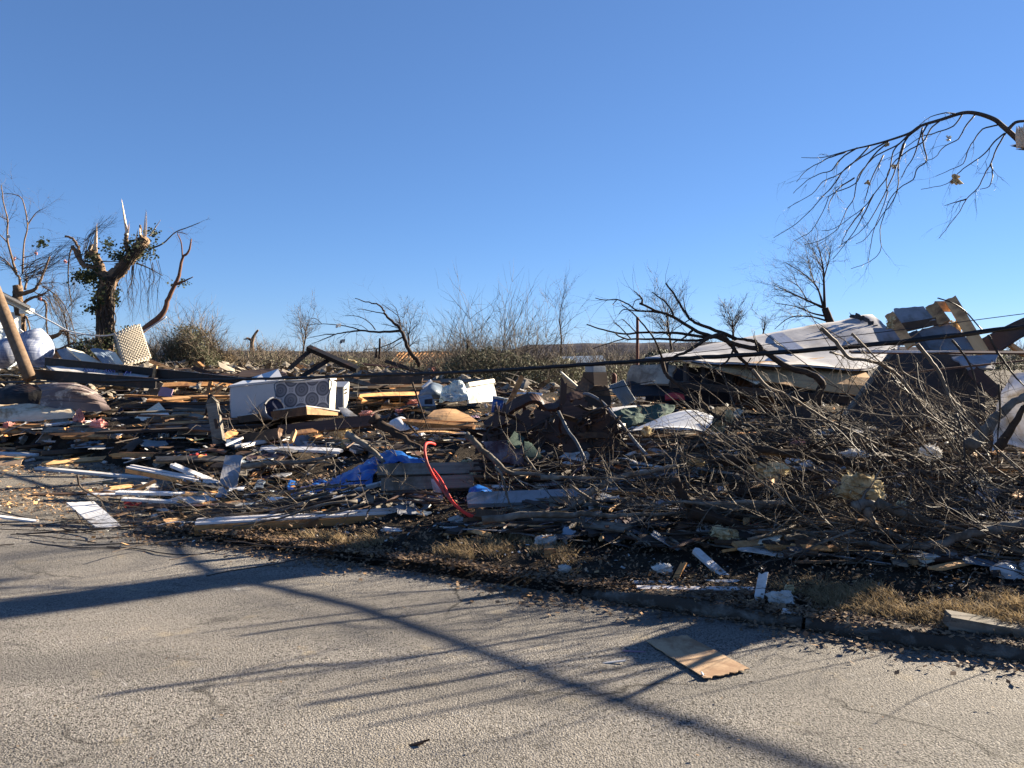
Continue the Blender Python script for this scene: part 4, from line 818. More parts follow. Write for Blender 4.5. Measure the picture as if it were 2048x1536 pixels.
def cabinet():
    d = 9.6; t = thing('broken_cabinet', 'splintered dark brown wooden cabinet with a curved crest rail at the centre', 'cabinet', P(1080, 905, d)); p = lambda x, y, dd=0: P(x, y, d + dd)
    rows = [[(968, 850, .0), (1005, 825, .1), (1040, 797, .1), (1068, 793, .1), (1085, 806, .1), (1110, 812, .15), (1130, 795, .2), (1160, 785, .3)], [(974, 862, -.1), (1010, 838, -.05), (1045, 816, -.05), (1070, 808, -.05), (1088, 822, 0), (1112, 824, 0), (1135, 808, .1), (1165, 800, .2)]]
    loft('crest_rail', None, None, 'redbrown', rows, .05, d, 40, 7, .012, 5, False, parent=t)
    for x0, x1, y0, y1, y2 in ((962, 1010, 858, 838, 922), (1011, 1064, 838, 812, 918), (1065, 1118, 812, 818, 914), (1119, 1176, 800, 792, 910), (1177, 1243, 800, 830, 908)):
        slab('front_board', None, None, R.choice(['dark', 'redbrown', 'redbrown']), [p(x0, y0, -.35 + U(-.06, .06)), p(x1, y1, -.35 + U(-.06, .06)), p(x1 + U(-4, 6), y2, -.6), p(x0 + U(-4, 4), y2 + 4, -.6)], .02, None, 7, 10, .018, .12, parent=t)  # dark woods picked to paint deep shade over the cabinet front
    slab('back_panel', None, None, 'plydark', [p(975, 848, .25), p(1165, 822, .45), p(1225, 905, .15), p(985, 890, .1)], .02, nx=12, ny=6, warp=.015, rag=.04, parent=t)
    slab('side_panel', None, None, 'brown', [p(1150, 800, .4), p(1232, 838, .3), p(1236, 905, .05), p(1165, 890, .2)], .02, nx=6, ny=6, warp=.01, rag=.06, parent=t)
    for l, w in (([(962, 860, 0), (955, 905, -.1)], .06), ([(1077, 815, .1), (1093, 900, -.1)], .06), ([(1050, 818, .1), (1047, 865, .0)], .06), ([(1128, 760, .1), (1122, 870, .05)], .08)):
        a, b = pts3(l, d - .05); board('upright', None, None, 'redbrown', a, b, w, .05, 0, .05, 0, None, t, up=Vector((0, -1, 0)))
    for k in range(46):
        x = U(965, 1245); y = U(850, 900); a = p(x, y, U(-.3, .1)); b = p(x + U(-90, 90), y + U(-22, 32), U(-.3, .2)); board('splintered_slat', None, None, R.choice(['redbrown', 'brown', 'dark', 'plydark']), a, b, U(.03, .08), .012, U(-1, 1), .06, U(-.04, .04), None, t)
    for k in range(40):
        x = U(965, 1240); y = U(815 if x > 1020 else 850, 905); a = p(x, y, U(-.62, -.45)); b = p(x + U(-55, 55), y + U(-28, 34), U(-.62, -.5)); board('broken_slat', None, None, R.choice(['redbrown', 'brown', 'dark', 'dark', 'plydark']), a, b, U(.02, .10), .014, U(-1, 1), .1, U(-.05, .05), None, t)
    for k in range(9):
        x = U(990, 1230); a = p(x, U(800, 830) + abs(x - 1090) * .12, -.3); board('broken_upright', None, None, R.choice(['redbrown', 'brown', 'dark']), a, p(x + U(-14, 14), U(860, 900), -.5), U(.03, .07), .03, U(-.4, .4), .08, 0, None, t, up=Vector((0, -1, 0)))
    mb = MB(); spike(mb, p(1122, 790, .1), p(1130, 770, .1), .05); mb.build('splinter', 'redbrown', t)
cabinet()
slab('plywood_gable', 'triangular tan plywood scrap standing left of the brown chimney box', 'plywood scrap', 'ply', [(1126, 752, .3), (1131, 751, .3), (1170, 788, .1), (1112, 792, .1)], .02, 12, 6, 6, .01, .03)
BD('pale_lath', 'pale lath along the right edge of the triangular plywood scrap', 'lath', 'cream', [(1122, 744, .1), (1172, 788, 0)], .04, .02, 0, 11.9)
BD('pine_plank', 'orange pine plank standing at a slant behind the broken cabinet', 'plank', 'orange', [(1016, 812, 0), (1044, 752, .1)], .085, .04, 0, 13, up=Vector((.3, -1, .2)))
def white_panel():
    d = 15; t = thing('white_sheet', 'brilliant white sunlit panel propped up beside the clear plastic', 'panel', P(965, 806, d)); 
    slab('face', None, None, 'drywall', pts3([(934, 771, -.45), (987, 764, .35), (996, 802, .3), (938, 807, -.5)], d), .04, None, 4, 4, .003, .01, parent=t)
    a, b = pts3([(936, 770, -.47), (987, 762, .36)], d); board('top_rail', None, None, 'cream', a, b, .08, .06, 0, .01, 0, None, t, up=Vector((.5, -.7, .3)))
white_panel()
loft('clear_sheet', 'crumpled clear plastic sheet heaped left of the bright white panel', 'plastic sheet', 'clear', [[(890, 785, .2), (905, 770, .2), (922, 766, .2), (936, 775, .2)], [(880, 790, 0), (900, 780, -.1), (920, 778, -.1), (938, 785, 0)], [(876, 803, -.1), (900, 803, -.2), (922, 803, -.2), (940, 802, -.1)]], .003, 14.2, 26, 22, .16, 5.0)
def blue_can():
    d = 13; t = thing('blue_can', 'blue labelled metal can lying among the rubble below the bright white panel', 'can', P(995, 828, d)); p = lambda x, y, dd=0: P(x, y, d + dd)
    mb = MB(); mb.tube([p(993, 826), p(997, 797)], .095, 20); mb.build('body', 'bluecan', t, None, True)
    mb = MB(); mb.tube([p(996.6, 798.5), p(997.4, 794)], .102, 20); mb.build('rim', 'zinc', t, None, True)
    for k, (x, y, w) in enumerate(((989, 806, 6), (988.6, 811, 8), (989.5, 816, 5))): slab('printed_mark', None, None, 'drywall', [p(x, y - 1.2, -.10), p(x + w, y - 2, -.098), p(x + w, y + .6, -.1), p(x, y + 1.6, -.102)], .002, nx=1, ny=1, warp=0, parent=t)
    t2 = thing('tin', 'pale green tin wedged between the blue can and the orange plank', 'tin', P(1008, 822, 13.1)); mb = MB(); mb.tube([P(1009, 824, 13.1), P(1012, 799, 13.1)], .07, 16); mb.build('body', 'teal', t2, None, True); mb = MB(); mb.tube([P(1011.8, 800, 13.1), P(1012.2, 797, 13.1)], .075, 16); mb.build('rim', 'zinc', t2, None, True)
blue_can()
slab('grey_box', 'grey appliance casing with a small dark window left of the clear plastic', 'appliance', 'bluegrey', [(838, 792, .2), (862, 788, .2), (872, 812, 0), (835, 812, 0)], .25, 14.3, 3, 3, .005)
slab('dark_window', 'small black glass rectangle on rubble beside the grey casing', 'glass panel', 'black', [(849, 799, 0), (865, 797, 0), (865, 808, -.05), (849, 808, -.05)], .01, 13.9, 1, 1, 0)
loft('blue_bundle', 'rounded blue grey cloth bundle behind the grey appliance casing', 'cloth bundle', 'bluegrey', [[(845, 781, .3), (865, 769, .3), (885, 773, .3)], [(835, 790, 0), (862, 780, -.2), (888, 785, 0)], [(838, 797, 0), (862, 796, -.1), (886, 796, 0)]], .01, 15, 16, 14, .04, 4)
BD('white_post', 'white post slanting up behind the grey casing', 'post', 'white', [(846, 776, 0), (862, 762, .1)], .09, .05, 0, 15.3)
loft('osb_sheet', 'bowed tan wood sheet lit by the sun left of the broken cabinet', 'wood sheet', 'pine', [[(868, 822, .5), (890, 819, .5), (912, 820, .5)], [(857, 832, .1), (895, 829, .1), (940, 834, .1)], [(848, 839, 0), (895, 843, -.15), (956, 845, -.1)]], .015, 11.3, 12, 8, .01, 2, False)
BD('brown_beam', 'brown beam under the bowed tan wood sheet', 'beam', 'orange', [(795, 843, 0), (948, 855, -.2)], .09, .07, .3, 11.2)
loft('white_tub', 'smooth white curved tub shell half buried left of the cabinet', 'tub', 'whitemetal', [[(788, 840, .3), (802, 835, .3), (815, 842, .2), (852, 872, .1)], [(780, 846, .0), (795, 842, -.1), (808, 852, -.15), (845, 880, -.2)], [(782, 862, 0), (795, 862, -.1), (812, 872, -.2), (838, 886, -.2)]], .015, 11.2, 18, 10, .003, 3)
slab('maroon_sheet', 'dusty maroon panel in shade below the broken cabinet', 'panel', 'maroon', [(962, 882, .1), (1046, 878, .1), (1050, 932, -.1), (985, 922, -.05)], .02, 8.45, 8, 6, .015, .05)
slab('green_shingle_patch', 'green shingle patch tilted in shade beside the maroon panel', 'shingles', 'greenshingle', [(1030, 860, .2), (1052, 876, .2), (1040, 896, 0), (1012, 884, 0)], .02, 8.35, 5, 5, .01, .1)
slab('green_shingle_patch', 'green shingle strip sliding down right of the maroon panel', 'shingles', 'greenshingle', [(1048, 878, .15), (1062, 884, .15), (1088, 914, -.1), (1048, 916, -.1)], .02, 8.3, 5, 5, .01, .1)
loft('shingle_heap', 'long heap of green grey shingles behind the arched conduit', 'shingles', 'greenshingle', [[(1222, 826, .4), (1290, 818, .4), (1350, 815, .4)], [(1225, 842, 0), (1295, 832, 0), (1345, 826, .1)], [(1228, 858, -.3), (1270, 850, -.3), (1320, 838, -.2)]], .02, 10, 20, 10, .06, 4, False)
slab('snow_white_slab', 'pale slab lying flat below the corrugated tin sheet', 'panel', 'drywall', [(1222, 817, .4), (1275, 812, .4), (1270, 822, 0), (1226, 826, 0)], .02, 10.4, 5, 4, .02, .04)
def pole_path(label, l, d, r, mat='palepole', name='conduit', cat='conduit', **k):
    mb = MB(); limb(mb, l, d, r, r * .85, 8, jit=.01, **k); return tag(mb.build(name, mat, None, None, True), label, cat)
c7 = crop(1120, 720, 1 / 6.4)
pole_path('pale grey conduit arching over the right side of the broken cabinet', c7([(310, 435, .6), (380, 445, .5), (500, 510, .3), (600, 600, .1), (670, 690, 0), (760, 790, -.1), (840, 890, -.2), (940, 1020, -.3), (1060, 1160, -.4), (1190, 1290, -.5)]), 9.1, .021)
pole_path('pale grey conduit bent down in front of the broken cabinet', c7([(-20, 660, .3), (30, 760, .2), (110, 920, .1), (190, 1020, 0), (270, 1170, -.1), (330, 1310, -.2), (410, 1480, -.3), (425, 1540, -.35)]), 8.6, .021)
mb = MB(); hp = pts3(cC2([(560, 300, .5), (510, 285, .35), (468, 300, .15), (458, 370, 0), (480, 480, -.1), (530, 590, -.2), (590, 690, -.32), (660, 790, -.5), (760, 910, -.7), (880, 1010, -.8), (1020, 1090, -.85), (1190, 1170, -.85)]), 7.9); mb.tube(catmull(hp, 6), .015, 10)
mb.tube(catmull([p + Vector((.012 + .02 * math.sin(i * 1.3), 0, .02 + .015 * math.cos(i))) for i, p in enumerate(hp[5:])], 6), .012, 8)
tag(mb.build('red_hose', 'hose', None, None, True), 'bright red hose curling out of the rubble to the ground', 'hose')

# ------------------------------------------------------------------ the long sagging cable bundle
def cable_bundle():
    curve = [(-80, 766), (130, 763), (300, 761), (500, 758), (620, 755), (760, 750), (890, 746), (1024, 739), (1160, 730), (1310, 720), (1500, 709), (1700, 694), (1900, 673), (2048, 653), (2300, 618), (2700, 560), (3400, 450)]
    def cpy(x):
        for (x0, y0), (x1, y1) in zip(curve, curve[1:]):
            if x0 <= x <= x1: return y0 + (y1 - y0) * (x - x0) / (x1 - x0)
        return 450
    l = []
    for gx_, gy_ in ((1900, 1626), (1650, 1536), (1240, 1396), (1024, 1325), (770, 1238), (560, 1178), (430, 1142)):   # the line its shadow draws on the road
        g0 = P(gx_, gy_, 1); g0 = P(gx_, gy_, CAMH / (CAMH - g0.z)); best = None
        for k in range(200, 1200):
            q_ = g0 + SV * (k * .006); px_ = 1024 + q_.x / q_.y * FPX; e = abs(HOR + (CAMH - q_.z) / q_.y * FPX - cpy(px_))
            if best is None or e < best[0]: best = (e, px_, q_)
        l.append((best[1], best[2]))
    x9, q9 = l[-1]
    q = catmull([v for _, v in l] + [P(x, y, d) for x, y, d in ((1160, 730, 9.3), (1024, 739, 10.0), (890, 746, 10.8), (760, 750, 11.7), (620, 755, 12.7), (500, 758, 13.6), (300, 761, 15), (130, 763, 16.6), (-80, 766, 18.6)) if x < x9 - 60], 8); t = thing('cable_bundle', 'thick black utility cable bundle sagging across the whole rubble field', 'cable', q[0])
    mb = MB(); mb.tube(q, .021, 8); mb.build('main_cable', 'cable', t, None, True)
    for ph in (0, 2.1, 4.2):
        mb = MB(); mb.tube([p + Vector((0, math.cos(i * .7 + ph) * .012, math.sin(i * .7 + ph) * .013)) for i, p in enumerate(q)], .013, 6); mb.build('strand', 'cable', t, None, True)
    mb = MB(); mb.tube([p + Vector((0, 0, .05 + .07 * math.sin(min(1, max(0, (i - 4) / 38)) * math.pi))) for i, p in enumerate(q[4:48])], .004, 4); mb.build('messenger_wire', 'cable', t)
    for i in (13, 16, 19): 
        mb = MB(); mb.tube([q[i] + Vector((-.03, 0, .005)), q[i] + Vector((.03, 0, -.002))], .032, 8); mb.build('clamp', 'zinc', t)
cable_bundle()
def wire(label, l, d, r, mat='cable', name='wire', cat='wire'):
    mb = MB(); mb.tube(catmull(pts3(l, d), 5), r, 5); return tag(mb.build(name, mat, None, None, True), label, cat)
wire('thin white wire drooping from the house eave to the leaning limb', cI([(230, 1120), (330, 1175), (430, 1225), (540, 1285), (640, 1310), (760, 1325), (860, 1325), (950, 1305), (1100, 1305), (1200, 1260), (1330, 1175)]), 22, .022, 'white')
wire('thin white wire from the house corner down to the quilted mattress', cI([(158, 1275), (200, 1310)]), 22, .022, 'white')
wire('thin black wire crossing left of the chimney box', [(1125, 770, 0), (1165, 783, 0), (1200, 782, 0), (1260, 770, 0), (1310, 762, 0)], 10.2, .006)
wire('black loop of wire beside the red hose', cC2([(640, 1250), (630, 1130), (660, 1010), (760, 930), (900, 890), (1080, 910), (1240, 980)]), 7.4, .008)
wire('thin black wire stretched over the timber behind the blue tarp', [(500, 900, 0), (560, 930, 0), (640, 960, 0), (740, 1000, 0)], 8.9, .006)

# ------------------------------------------------------------------ left: beams, mattresses, panels
def leaning_pole():
    mb = MB(); a, b = P(-26, 540, 17.2), P(60, 757, 16.2); mb.tube([a.lerp(b, i / 6) for i in range(7)], .125, 14)
    tag(mb.build('leaning_pole', 'barktan', None, None, True), 'thick brown utility pole leaning at the left edge', 'utility pole')
leaning_pole()
loft('quilted_mattress', 'bent blue and white quilted mattress standing behind the leaning pole', 'mattress', 'plaid', [[(30, 687, -.1), (50, 676, 0), (70, 664, .15), (82, 672, .4)], [(32, 700, -.25), (55, 691, -.15), (78, 683, .05), (91, 688, .4)], [(38, 716, -.25), (60, 711, -.2), (82, 706, 0), (93, 706, .4)], [(46, 729, -.1), (62, 729, -.1), (80, 729, .1), (86, 722, .4)]], .16, 19, 22, 18, .05, 3)
loft('folded_mattress', 'folded grey blue mattress half hidden left of the leaning pole', 'mattress', 'plaid', [[(-40, 696, .1), (-5, 692, 0), (22, 690, .1)], [(-40, 710, 0), (0, 706, -.2), (26, 702, 0)], [(-40, 728, .1), (0, 724, 0), (24, 718, .1)]], .2, 19.4, 16, 12, .05, 3)
def waffle_foam():
    d = 20; g = []; tl, tr, br, bl = pts3([(229, 670, -.35), (280, 647, .35), (303, 716, .25), (246, 730, -.45)], d); nrm = (tr - tl).cross(bl - tl).normalized()
    if nrm.y > 0: nrm = -nrm
    n = 68
    for i in range(n + 1):
        row = []
        for j in range(n + 1):
            u, v = j / n, i / n; p = tl.lerp(tr, u).lerp(bl.lerp(br, u), v)
            e = min(u, v, 1 - u, 1 - v); f = min(1, e / .06)
            row.append(p + nrm * ((.036 * math.sin(u * math.pi * 17) * math.sin(v * math.pi * 19) + .03) * f + .05 * math.sin(u * 3.1)))
        g.append(row)
    mb = MB().solid(g, .12, -1); o = mb.build('waffle_foam', 'foam', None, None, True)
    tag(o, 'tan waffle textured foam mattress standing upright before the ivy tree', 'foam mattress')
waffle_foam()
slab('white_board', 'white sunlit panel sloping left of the waffle foam mattress', 'panel', 'cream', [(132, 694, .5), (166, 703, .6), (206, 727, -.2), (170, 727, -.3)], .04, 19.2, 4, 4, .01, .02)
slab('grey_sheet', 'grey blue panel sloping between the white panels near the foam mattress', 'panel', 'bluegrey', [(112, 700, .5), (136, 694, .5), (172, 726, -.2), (128, 722, -.2)], .03, 19.4, 4, 4, .03, .04)
loft('crumpled_metal', 'crumpled grey and white sheet metal left of the waffle foam mattress', 'sheet metal', 'bluegrey', [[(180, 701, .4), (200, 699, .4), (226, 703, .4)], [(192, 712, 0), (212, 710, 0), (236, 716, 0)], [(206, 728, -.2), (222, 728, -.2), (246, 729, -.2)]], .01, 19.2, 14, 10, .1, 3, False)
slab('white_board', 'narrow white panel strip touching the left edge of the waffle foam', 'panel', 'cream', [(217, 705, .2), (230, 703, .2), (248, 729, -.2), (232, 729, -.2)], .03, 18.9, 3, 3, .01, .03)
BD('red_board', 'long reddish board rising to the right behind the black beams', 'board', 'redbrown', [(88, 712, 0), (150, 684, .3)], .12, .05, 0, 19.8)
slab('tan_board', 'splintered tan board sheet behind the upper black beam', 'board', 'orange', [(96, 700, .5), (142, 695, .5), (132, 712, 0), (92, 716, 0)], .02, 19.6, 5, 4, .02, .08)
def chassis():
    t = thing('trailer_chassis', 'black steel trailer frame rails lying slanted across the left rubble', 'trailer frame', P(240, 770, 17))
    def rail(a, b, h):
        A, B = P(*a), P(*b); x = B - A; mw = frame(A, x, Vector((0, 0, 1))); mb = MB(); L = x.length
        mb.box((L / 2, 0, 0), (L / 2, .008, h / 2)); mb.box((L / 2, 0, h / 2 + .007), (L / 2, .05, .007)); mb.box((L / 2, 0, -h / 2 - .007), (L / 2, .05, .007))
        mb.v = [mw @ v for v in mb.v]; mb.build('rail', 'black', t, mw)
    rail((90, 724, 17.6), (400, 756, 16.4), .19); rail((52, 747, 16.6), (312, 767, 15.6), .19); rail((400, 753, 16.4), (560, 770, 16.0), .12)
    for a, b in (((170, 742, 17.2), (172, 752, 16.2)), ((240, 742, 17), (244, 760, 15.9))):
        A, B = P(*a), P(*b); board('crossmember', None, None, 'black', A, B, .08, .05, 0, .002, 0, None, t)
    board('angle_bracket', None, None, 'pine', P(312, 732, 16.7), P(307, 757, 16.6), .06, .05, 0, .01, 0, None, t, up=Vector((0, -1, 0)))
chassis()
def printed_wrap():
    o = loft('house_wrap', 'white printed house wrap sheet lying between the black frame rails', 'house wrap', 'drywall', [[(92, 733, .5), (160, 735, .5), (240, 742, .5), (302, 748, .5)], [(100, 738, .1), (165, 742, .1), (240, 749, .1), (300, 753, .1)], [(108, 743, -.3), (168, 748, -.3), (235, 754, -.3), (292, 758, -.2)]], .004, 16.7, 26, 8, .03, 2.5)
    for k, (s, x, y) in enumerate((('NVAC', 164, 742.6), ('ARD', 204, 744.5), ('JM', 247, 748.6))):
        c = bpy.data.curves.new('lettering', 'FONT'); c.body = s; c.size = .125; c.extrude = .002; c.shear = .15; q = bpy.data.objects.new('lettering', c); COL.objects.link(q); c.materials.append(MT['print'])
        q.parent = o; q.matrix_basis = o.matrix_basis.inverted() @ frame(P(x, y, 16.35), Vector((1, 0, -.10)), Vector((0, -.8, .6)))
printed_wrap()
loft('metal_skirting', 'buckled brown ribbed sheet metal skirting with pale scuffs by the driveway', 'sheet metal', 'brownmetal', [[(72, 768, .5), (105, 764, .5), (140, 765, .5), (168, 770, .5), (192, 782, .5)], [(84, 782, .1), (115, 779, 0), (150, 780, -.05), (178, 786, 0), (206, 798, .1)], [(82, 798, -.1), (118, 797, -.15), (155, 798, -.2), (190, 803, -.15), (216, 810, 0)], [(80, 812, -.2), (118, 818, -.2), (158, 822, -.25), (195, 823, -.2), (222, 820, -.1)]], .006, 17.2, 24, 40, .018, 2.0, False, ribm=(4, .022))
loft('dark_skirting', 'dark buckled sheet metal lying left of the brown ribbed skirting', 'sheet metal', 'black', [[(-60, 785, .3), (0, 776, .3), (45, 768, .3), (72, 767, .3)], [(-60, 800, 0), (0, 793, -.1), (45, 786, -.1), (84, 784, .1)], [(-60, 812, -.2), (0, 811, -.2), (40, 810, -.2), (78, 808, -.1)]], .006, 17.6, 20, 12, .05, 2, False)
loft('padded_mattress', 'stained cream mattress pad lying flat in front of the dark skirting', 'mattress pad', 'creamcloth', [[(-80, 815, .5), (0, 811, .5), (70, 812, .5), (138, 816, .5)], [(-80, 820, .2), (0, 817, .2), (75, 818, .2), (146, 822, .2)], [(-80, 836, -.05), (0, 830, -.05), (70, 830, -.05), (152, 829, 0)], [(-80, 850, -.1), (0, 844, -.1), (70, 842, -.1), (145, 834, 0)]], .02, 16.6, 34, 12, .05, 4)
slab('door_slab', 'cream door panel tilted up in the sun beside the driveway rubble', 'door panel', 'cream', [(318, 804, .35), (334, 822, .3), (266, 851, -.3), (242, 853, -.1)], .03, 15.2, 5, 5, .01, .01)
slab('pale_sheet', 'pale panel in shade joined under the cream door panel', 'panel', 'drywall', [(334, 822, .28), (349, 842, 0), (322, 846, -.2), (264, 852, -.32)], .03, 15.15, 5, 5, .01, .02)
slab('dark_slab', 'dark grey slab lying left of the cream door panel', 'slab', 'shingle', [(222, 835, .2), (268, 832, .2), (252, 846, -.1), (222, 845, -.1)], .03, 15.8, 4, 3, .01, .05)
slab('purple_board', 'dusty purple board standing among the rubble under the cable', 'board', 'purple', [(322, 772, .1), (347, 778, .1), (344, 794, 0), (314, 792, 0)], .02, 16.6, 4, 3, .01, .06)
slab('grey_board', 'grey upright board left of the dusty purple board', 'board', 'grey', [(305, 763, .1), (328, 766, .1), (314, 792, 0), (292, 788, 0)], .02, 16.9, 4, 3, .01, .04)
def batt():
    d = 13.6; t = thing('insulation_batt', 'torn tan insulation batt standing upright beside the navy box', 'insulation', P(327, 915, d)); mb = MB()
    for _ in range(70):
        x = U(314, 338); y0 = U(866, 885); mb.tube([P(x, y0, d + U(-.1, .1)), P(x + U(-3, 3), 890, d + U(-.1, .1)), P(x + U(-7, 5), U(900, 914), d + U(-.12, .12))], [.008, .03, .012], 5)
    mb.build('batt', 'foam', t)
batt()
def small_box():
    d = 13; t = thing('white_carton', 'small white carton with a dark square mark near the driveway', 'carton', P(250, 912, d)); p = lambda x, y, dd=0: P(x, y, d + dd)
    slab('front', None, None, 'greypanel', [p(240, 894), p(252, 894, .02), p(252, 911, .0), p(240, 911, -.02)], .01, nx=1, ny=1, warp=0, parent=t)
    slab('side', None, None, 'drywall', [p(252, 894, .02), p(259, 894, .25), p(258, 910, .25), p(252, 911, .0)], .01, nx=1, ny=1, warp=0, parent=t)
    slab('lid', None, None, 'drywall', [p(246, 892.6, .25), p(259, 893, .26), p(252, 894, .01), p(240, 894, -.01)], .01, nx=1, ny=1, warp=0, parent=t)
    slab('mark', None, None, 'print', [p(242, 903, -.035), p(247, 903, -.03), p(247, 910, -.035), p(242, 910, -.04)], .002, nx=1, ny=1, warp=0, parent=t)
small_box()
def navy_box():
    d = 11.4; t = thing('navy_box', 'dark navy box with a small white label lying tilted beside the timbers', 'box', P(362, 935, d)); p = lambda x, y, dd=0: P(x, y, d + dd)
    slab('front', None, None, 'navy', [p(348, 902, .1), p(388, 910, .15), p(368, 938, -.05), p(335, 926, -.1)], .3, nx=4, ny=4, warp=.012, parent=t)
    slab('label', None, None, 'drywall', [p(359, 921, -.06), p(365, 922, -.05), p(362, 929, -.085), p(356, 928, -.09)], .004, nx=1, ny=1, warp=0, parent=t)
navy_box()
loft('black_trim', 'curved black plastic car trim lying on rags near the driveway', 'car trim', 'black', [[(110, 864, .1), (125, 868, .1), (140, 874, .1), (155, 881, .1)], [(112, 870, 0), (126, 876, -.05), (138, 882, -.05), (150, 886, 0)]], .02, 14.6, 14, 5, .01, 3)
slab('brown_tile', 'tan wood block lying at the driveway edge', 'wood block', 'ply', [(150, 914, .2), (186, 906, .3), (192, 912, .1), (163, 922, -.1)], .05, None, 3, 3, .003, .02)
slab('white_card', 'white card with a brown print lying left of the torn batt', 'card', 'drywall', [(276, 894, .2), (302, 887, .25), (309, 892, 0), (284, 901, -.1)], .01, 13.4, 2, 2, .005)
BD('dark_timber', 'long dark timber lying along the driveway edge', 'timber', 'dark', [(-30, 915, 0), (178, 901, .3)], .11, .09, 0, None)
BD('dark_timber', 'dark wet board beside the white carton', 'timber', 'dark', [(205, 918, 0), (345, 914, .2)], .10, .06, 0, None)
BD('brown_timber', 'brown timber lying left of the black car trim', 'timber', 'brown', [(20, 856, 0), (160, 868, -.2)], .12, .07, 0, 15.6)
BD('pine_timber', 'sunlit pine stud lying beyond the pink insulation near the cream pad', 'timber', 'orange', [(30, 851, 0), (245, 853, -.2)], .11, .06, 0, 15.9)
BD('splintered_pine', 'short yellow pine splinter at the left edge of the driveway', 'splinter', 'pine', [(38, 925, 0), (64, 914, .2)], .06, .04, 0, None)
slab('flat_cardboard', 'flat torn cardboard at the left edge of the driveway', 'cardboard', 'cardboard', [(0, 922, .4), (48, 916, .4), (42, 930, 0), (-20, 934, 0)], .006, None, 4, 4, .01, .05)

# ------------------------------------------------------------------ centre left: freezer, patterned mattress, tray, posts
def freezer():
    d = 14.2; t = thing('freezer', 'white chest freezer tipped on the rubble behind the patterned mattress', 'freezer', P(510, 832, d)); p = lambda x, y, dd=0: P(x, y, d + dd)
    slab('body', None, None, 'whitemetal', [p(461, 775), p(566, 764, .35), p(566, 826, .3), p(463, 836, -.05)], .75, nx=2, ny=2, warp=0, parent=t)
    slab('lid', None, None, 'whitemetal', [p(459.5, 770.5, -.03), p(566, 759, .32), p(566, 763.4, .33), p(460, 774.6, -.03)], .8, nx=3, ny=1, warp=0, parent=t)
    for x, y in ((484, 784), (487, 788), (491, 786), (492, 790), (475, 797)):
        slab('dent', None, None, 'greypanel', [p(x, y, .03 + (x - 461) * .0033 - .002 - .03), p(x + 2, y, .03 + (x - 459) * .0033 - .032), p(x + 2, y + 2.5, .03 + (x - 459) * .0033 - .035), p(x, y + 2.5, .03 + (x - 461) * .0033 - .035)], .004, nx=1, ny=1, warp=0, parent=t)
    slab('base_end', None, None, 'greypanel', [p(672, 766, .55), p(692, 766, .6), p(692, 822, .5), p(672, 822, .45)], .3, nx=1, ny=1, warp=0, parent=t)
freezer()
def cabinet_white():
    d = 14.6; t = thing('white_cabinet', 'white metal cabinet end standing right of the patterned mattress', 'cabinet', P(685, 830, d)); p = lambda x, y, dd=0: P(x, y, d + dd)
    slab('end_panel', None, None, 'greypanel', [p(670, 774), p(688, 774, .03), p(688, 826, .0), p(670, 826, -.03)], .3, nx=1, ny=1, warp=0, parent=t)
    slab('top_panel', None, None, 'whitemetal', [p(674, 763, .1), p(698, 763, .12), p(688, 773.4, -.04), p(669, 773.4, -.06)], .02, nx=1, ny=1, warp=0, parent=t)
    slab('side_rail', None, None, 'cream', [p(688, 773, 0), p(699, 764, .3), p(695, 826, .25), p(688, 827, -.03)], .03, nx=1, ny=3, warp=.003, parent=t)
    for y in (778, 785): slab('hinge', None, None, 'black', [p(691, y, .02), p(695, y - 2, .1), p(695, y + 2, .1), p(691, y + 3, .02)], .02, nx=1, ny=1, warp=0, parent=t)
cabinet_white()
def patterned():
    d = 13.4; t = thing('patterned_mattress', 'grey mattress printed with round medallions standing on edge against the freezer', 'mattress', P(605, 828, d)); p = lambda x, y, dd=0: P(x, y, d + dd)
    slab('printed_face', None, None, 'medallion', [p(552.5, 764.5), p(659, 757.5, .12), p(658, 824, .08), p(549.5, 826, -.04)], .03, nx=14, ny=10, warp=.014, parent=t, uv=True)
    slab('side_band', None, None, 'cream', [p(659.4, 757.6, .125), p(673, 764, .55), p(670, 828, .5), p(658.4, 824, .085)], .04, nx=4, ny=6, warp=.008, parent=t)
    slab('top_band', None, None, 'fabric', [p(560, 760, .5), p(673, 755.5, .55), p(659.5, 757.2, .12), p(552.5, 764.2, .0)], .03, nx=6, ny=3, warp=.008, parent=t)
    mb = MB(); mb.tube(catmull([p(549.5, 826, -.05), p(551, 790, -.02), p(552.5, 764.5, -.01), p(600, 761, .03), p(659.2, 757.5, .11), p(658.8, 790, .1), p(658.2, 824, .08)], 4), .012, 6); mb.build('piping', 'bluegrey', t, None, True)
patterned()
def basket():
    d = 13.2; t = thing('laundry_basket', 'overturned grey blue plastic basket between the freezer and the patterned mattress', 'basket', P(525, 830, d))
    a, b = P(549, 817, d - .2), P(500, 832, d + .35); mb = MB(); mb.tube([b.lerp(a, f) for f in (0, .3, .6, .9, 1)], [.06, .10, .15, .19, .2], 20, False); mb.build('shell', 'greypanel', t, None, True)
    mb = MB(); mb.tube([a, a + (b - a) * .05], .165, 20); mb.build('mouth_shade_disc', 'navy', t, None, True)  # navy disc paints the shaded hollow of the basket mouth
    mb = MB(); ax = (a - b).normalized(); e1 = ax.orthogonal().normalized(); e2 = ax.cross(e1); mb.tube([a + e1 * .185 * math.cos(k * .3142) + e2 * .185 * math.sin(k * .3142) for k in range(21)], .018, 6); mb.build('rim', 'greypanel', t, None, True)
basket()
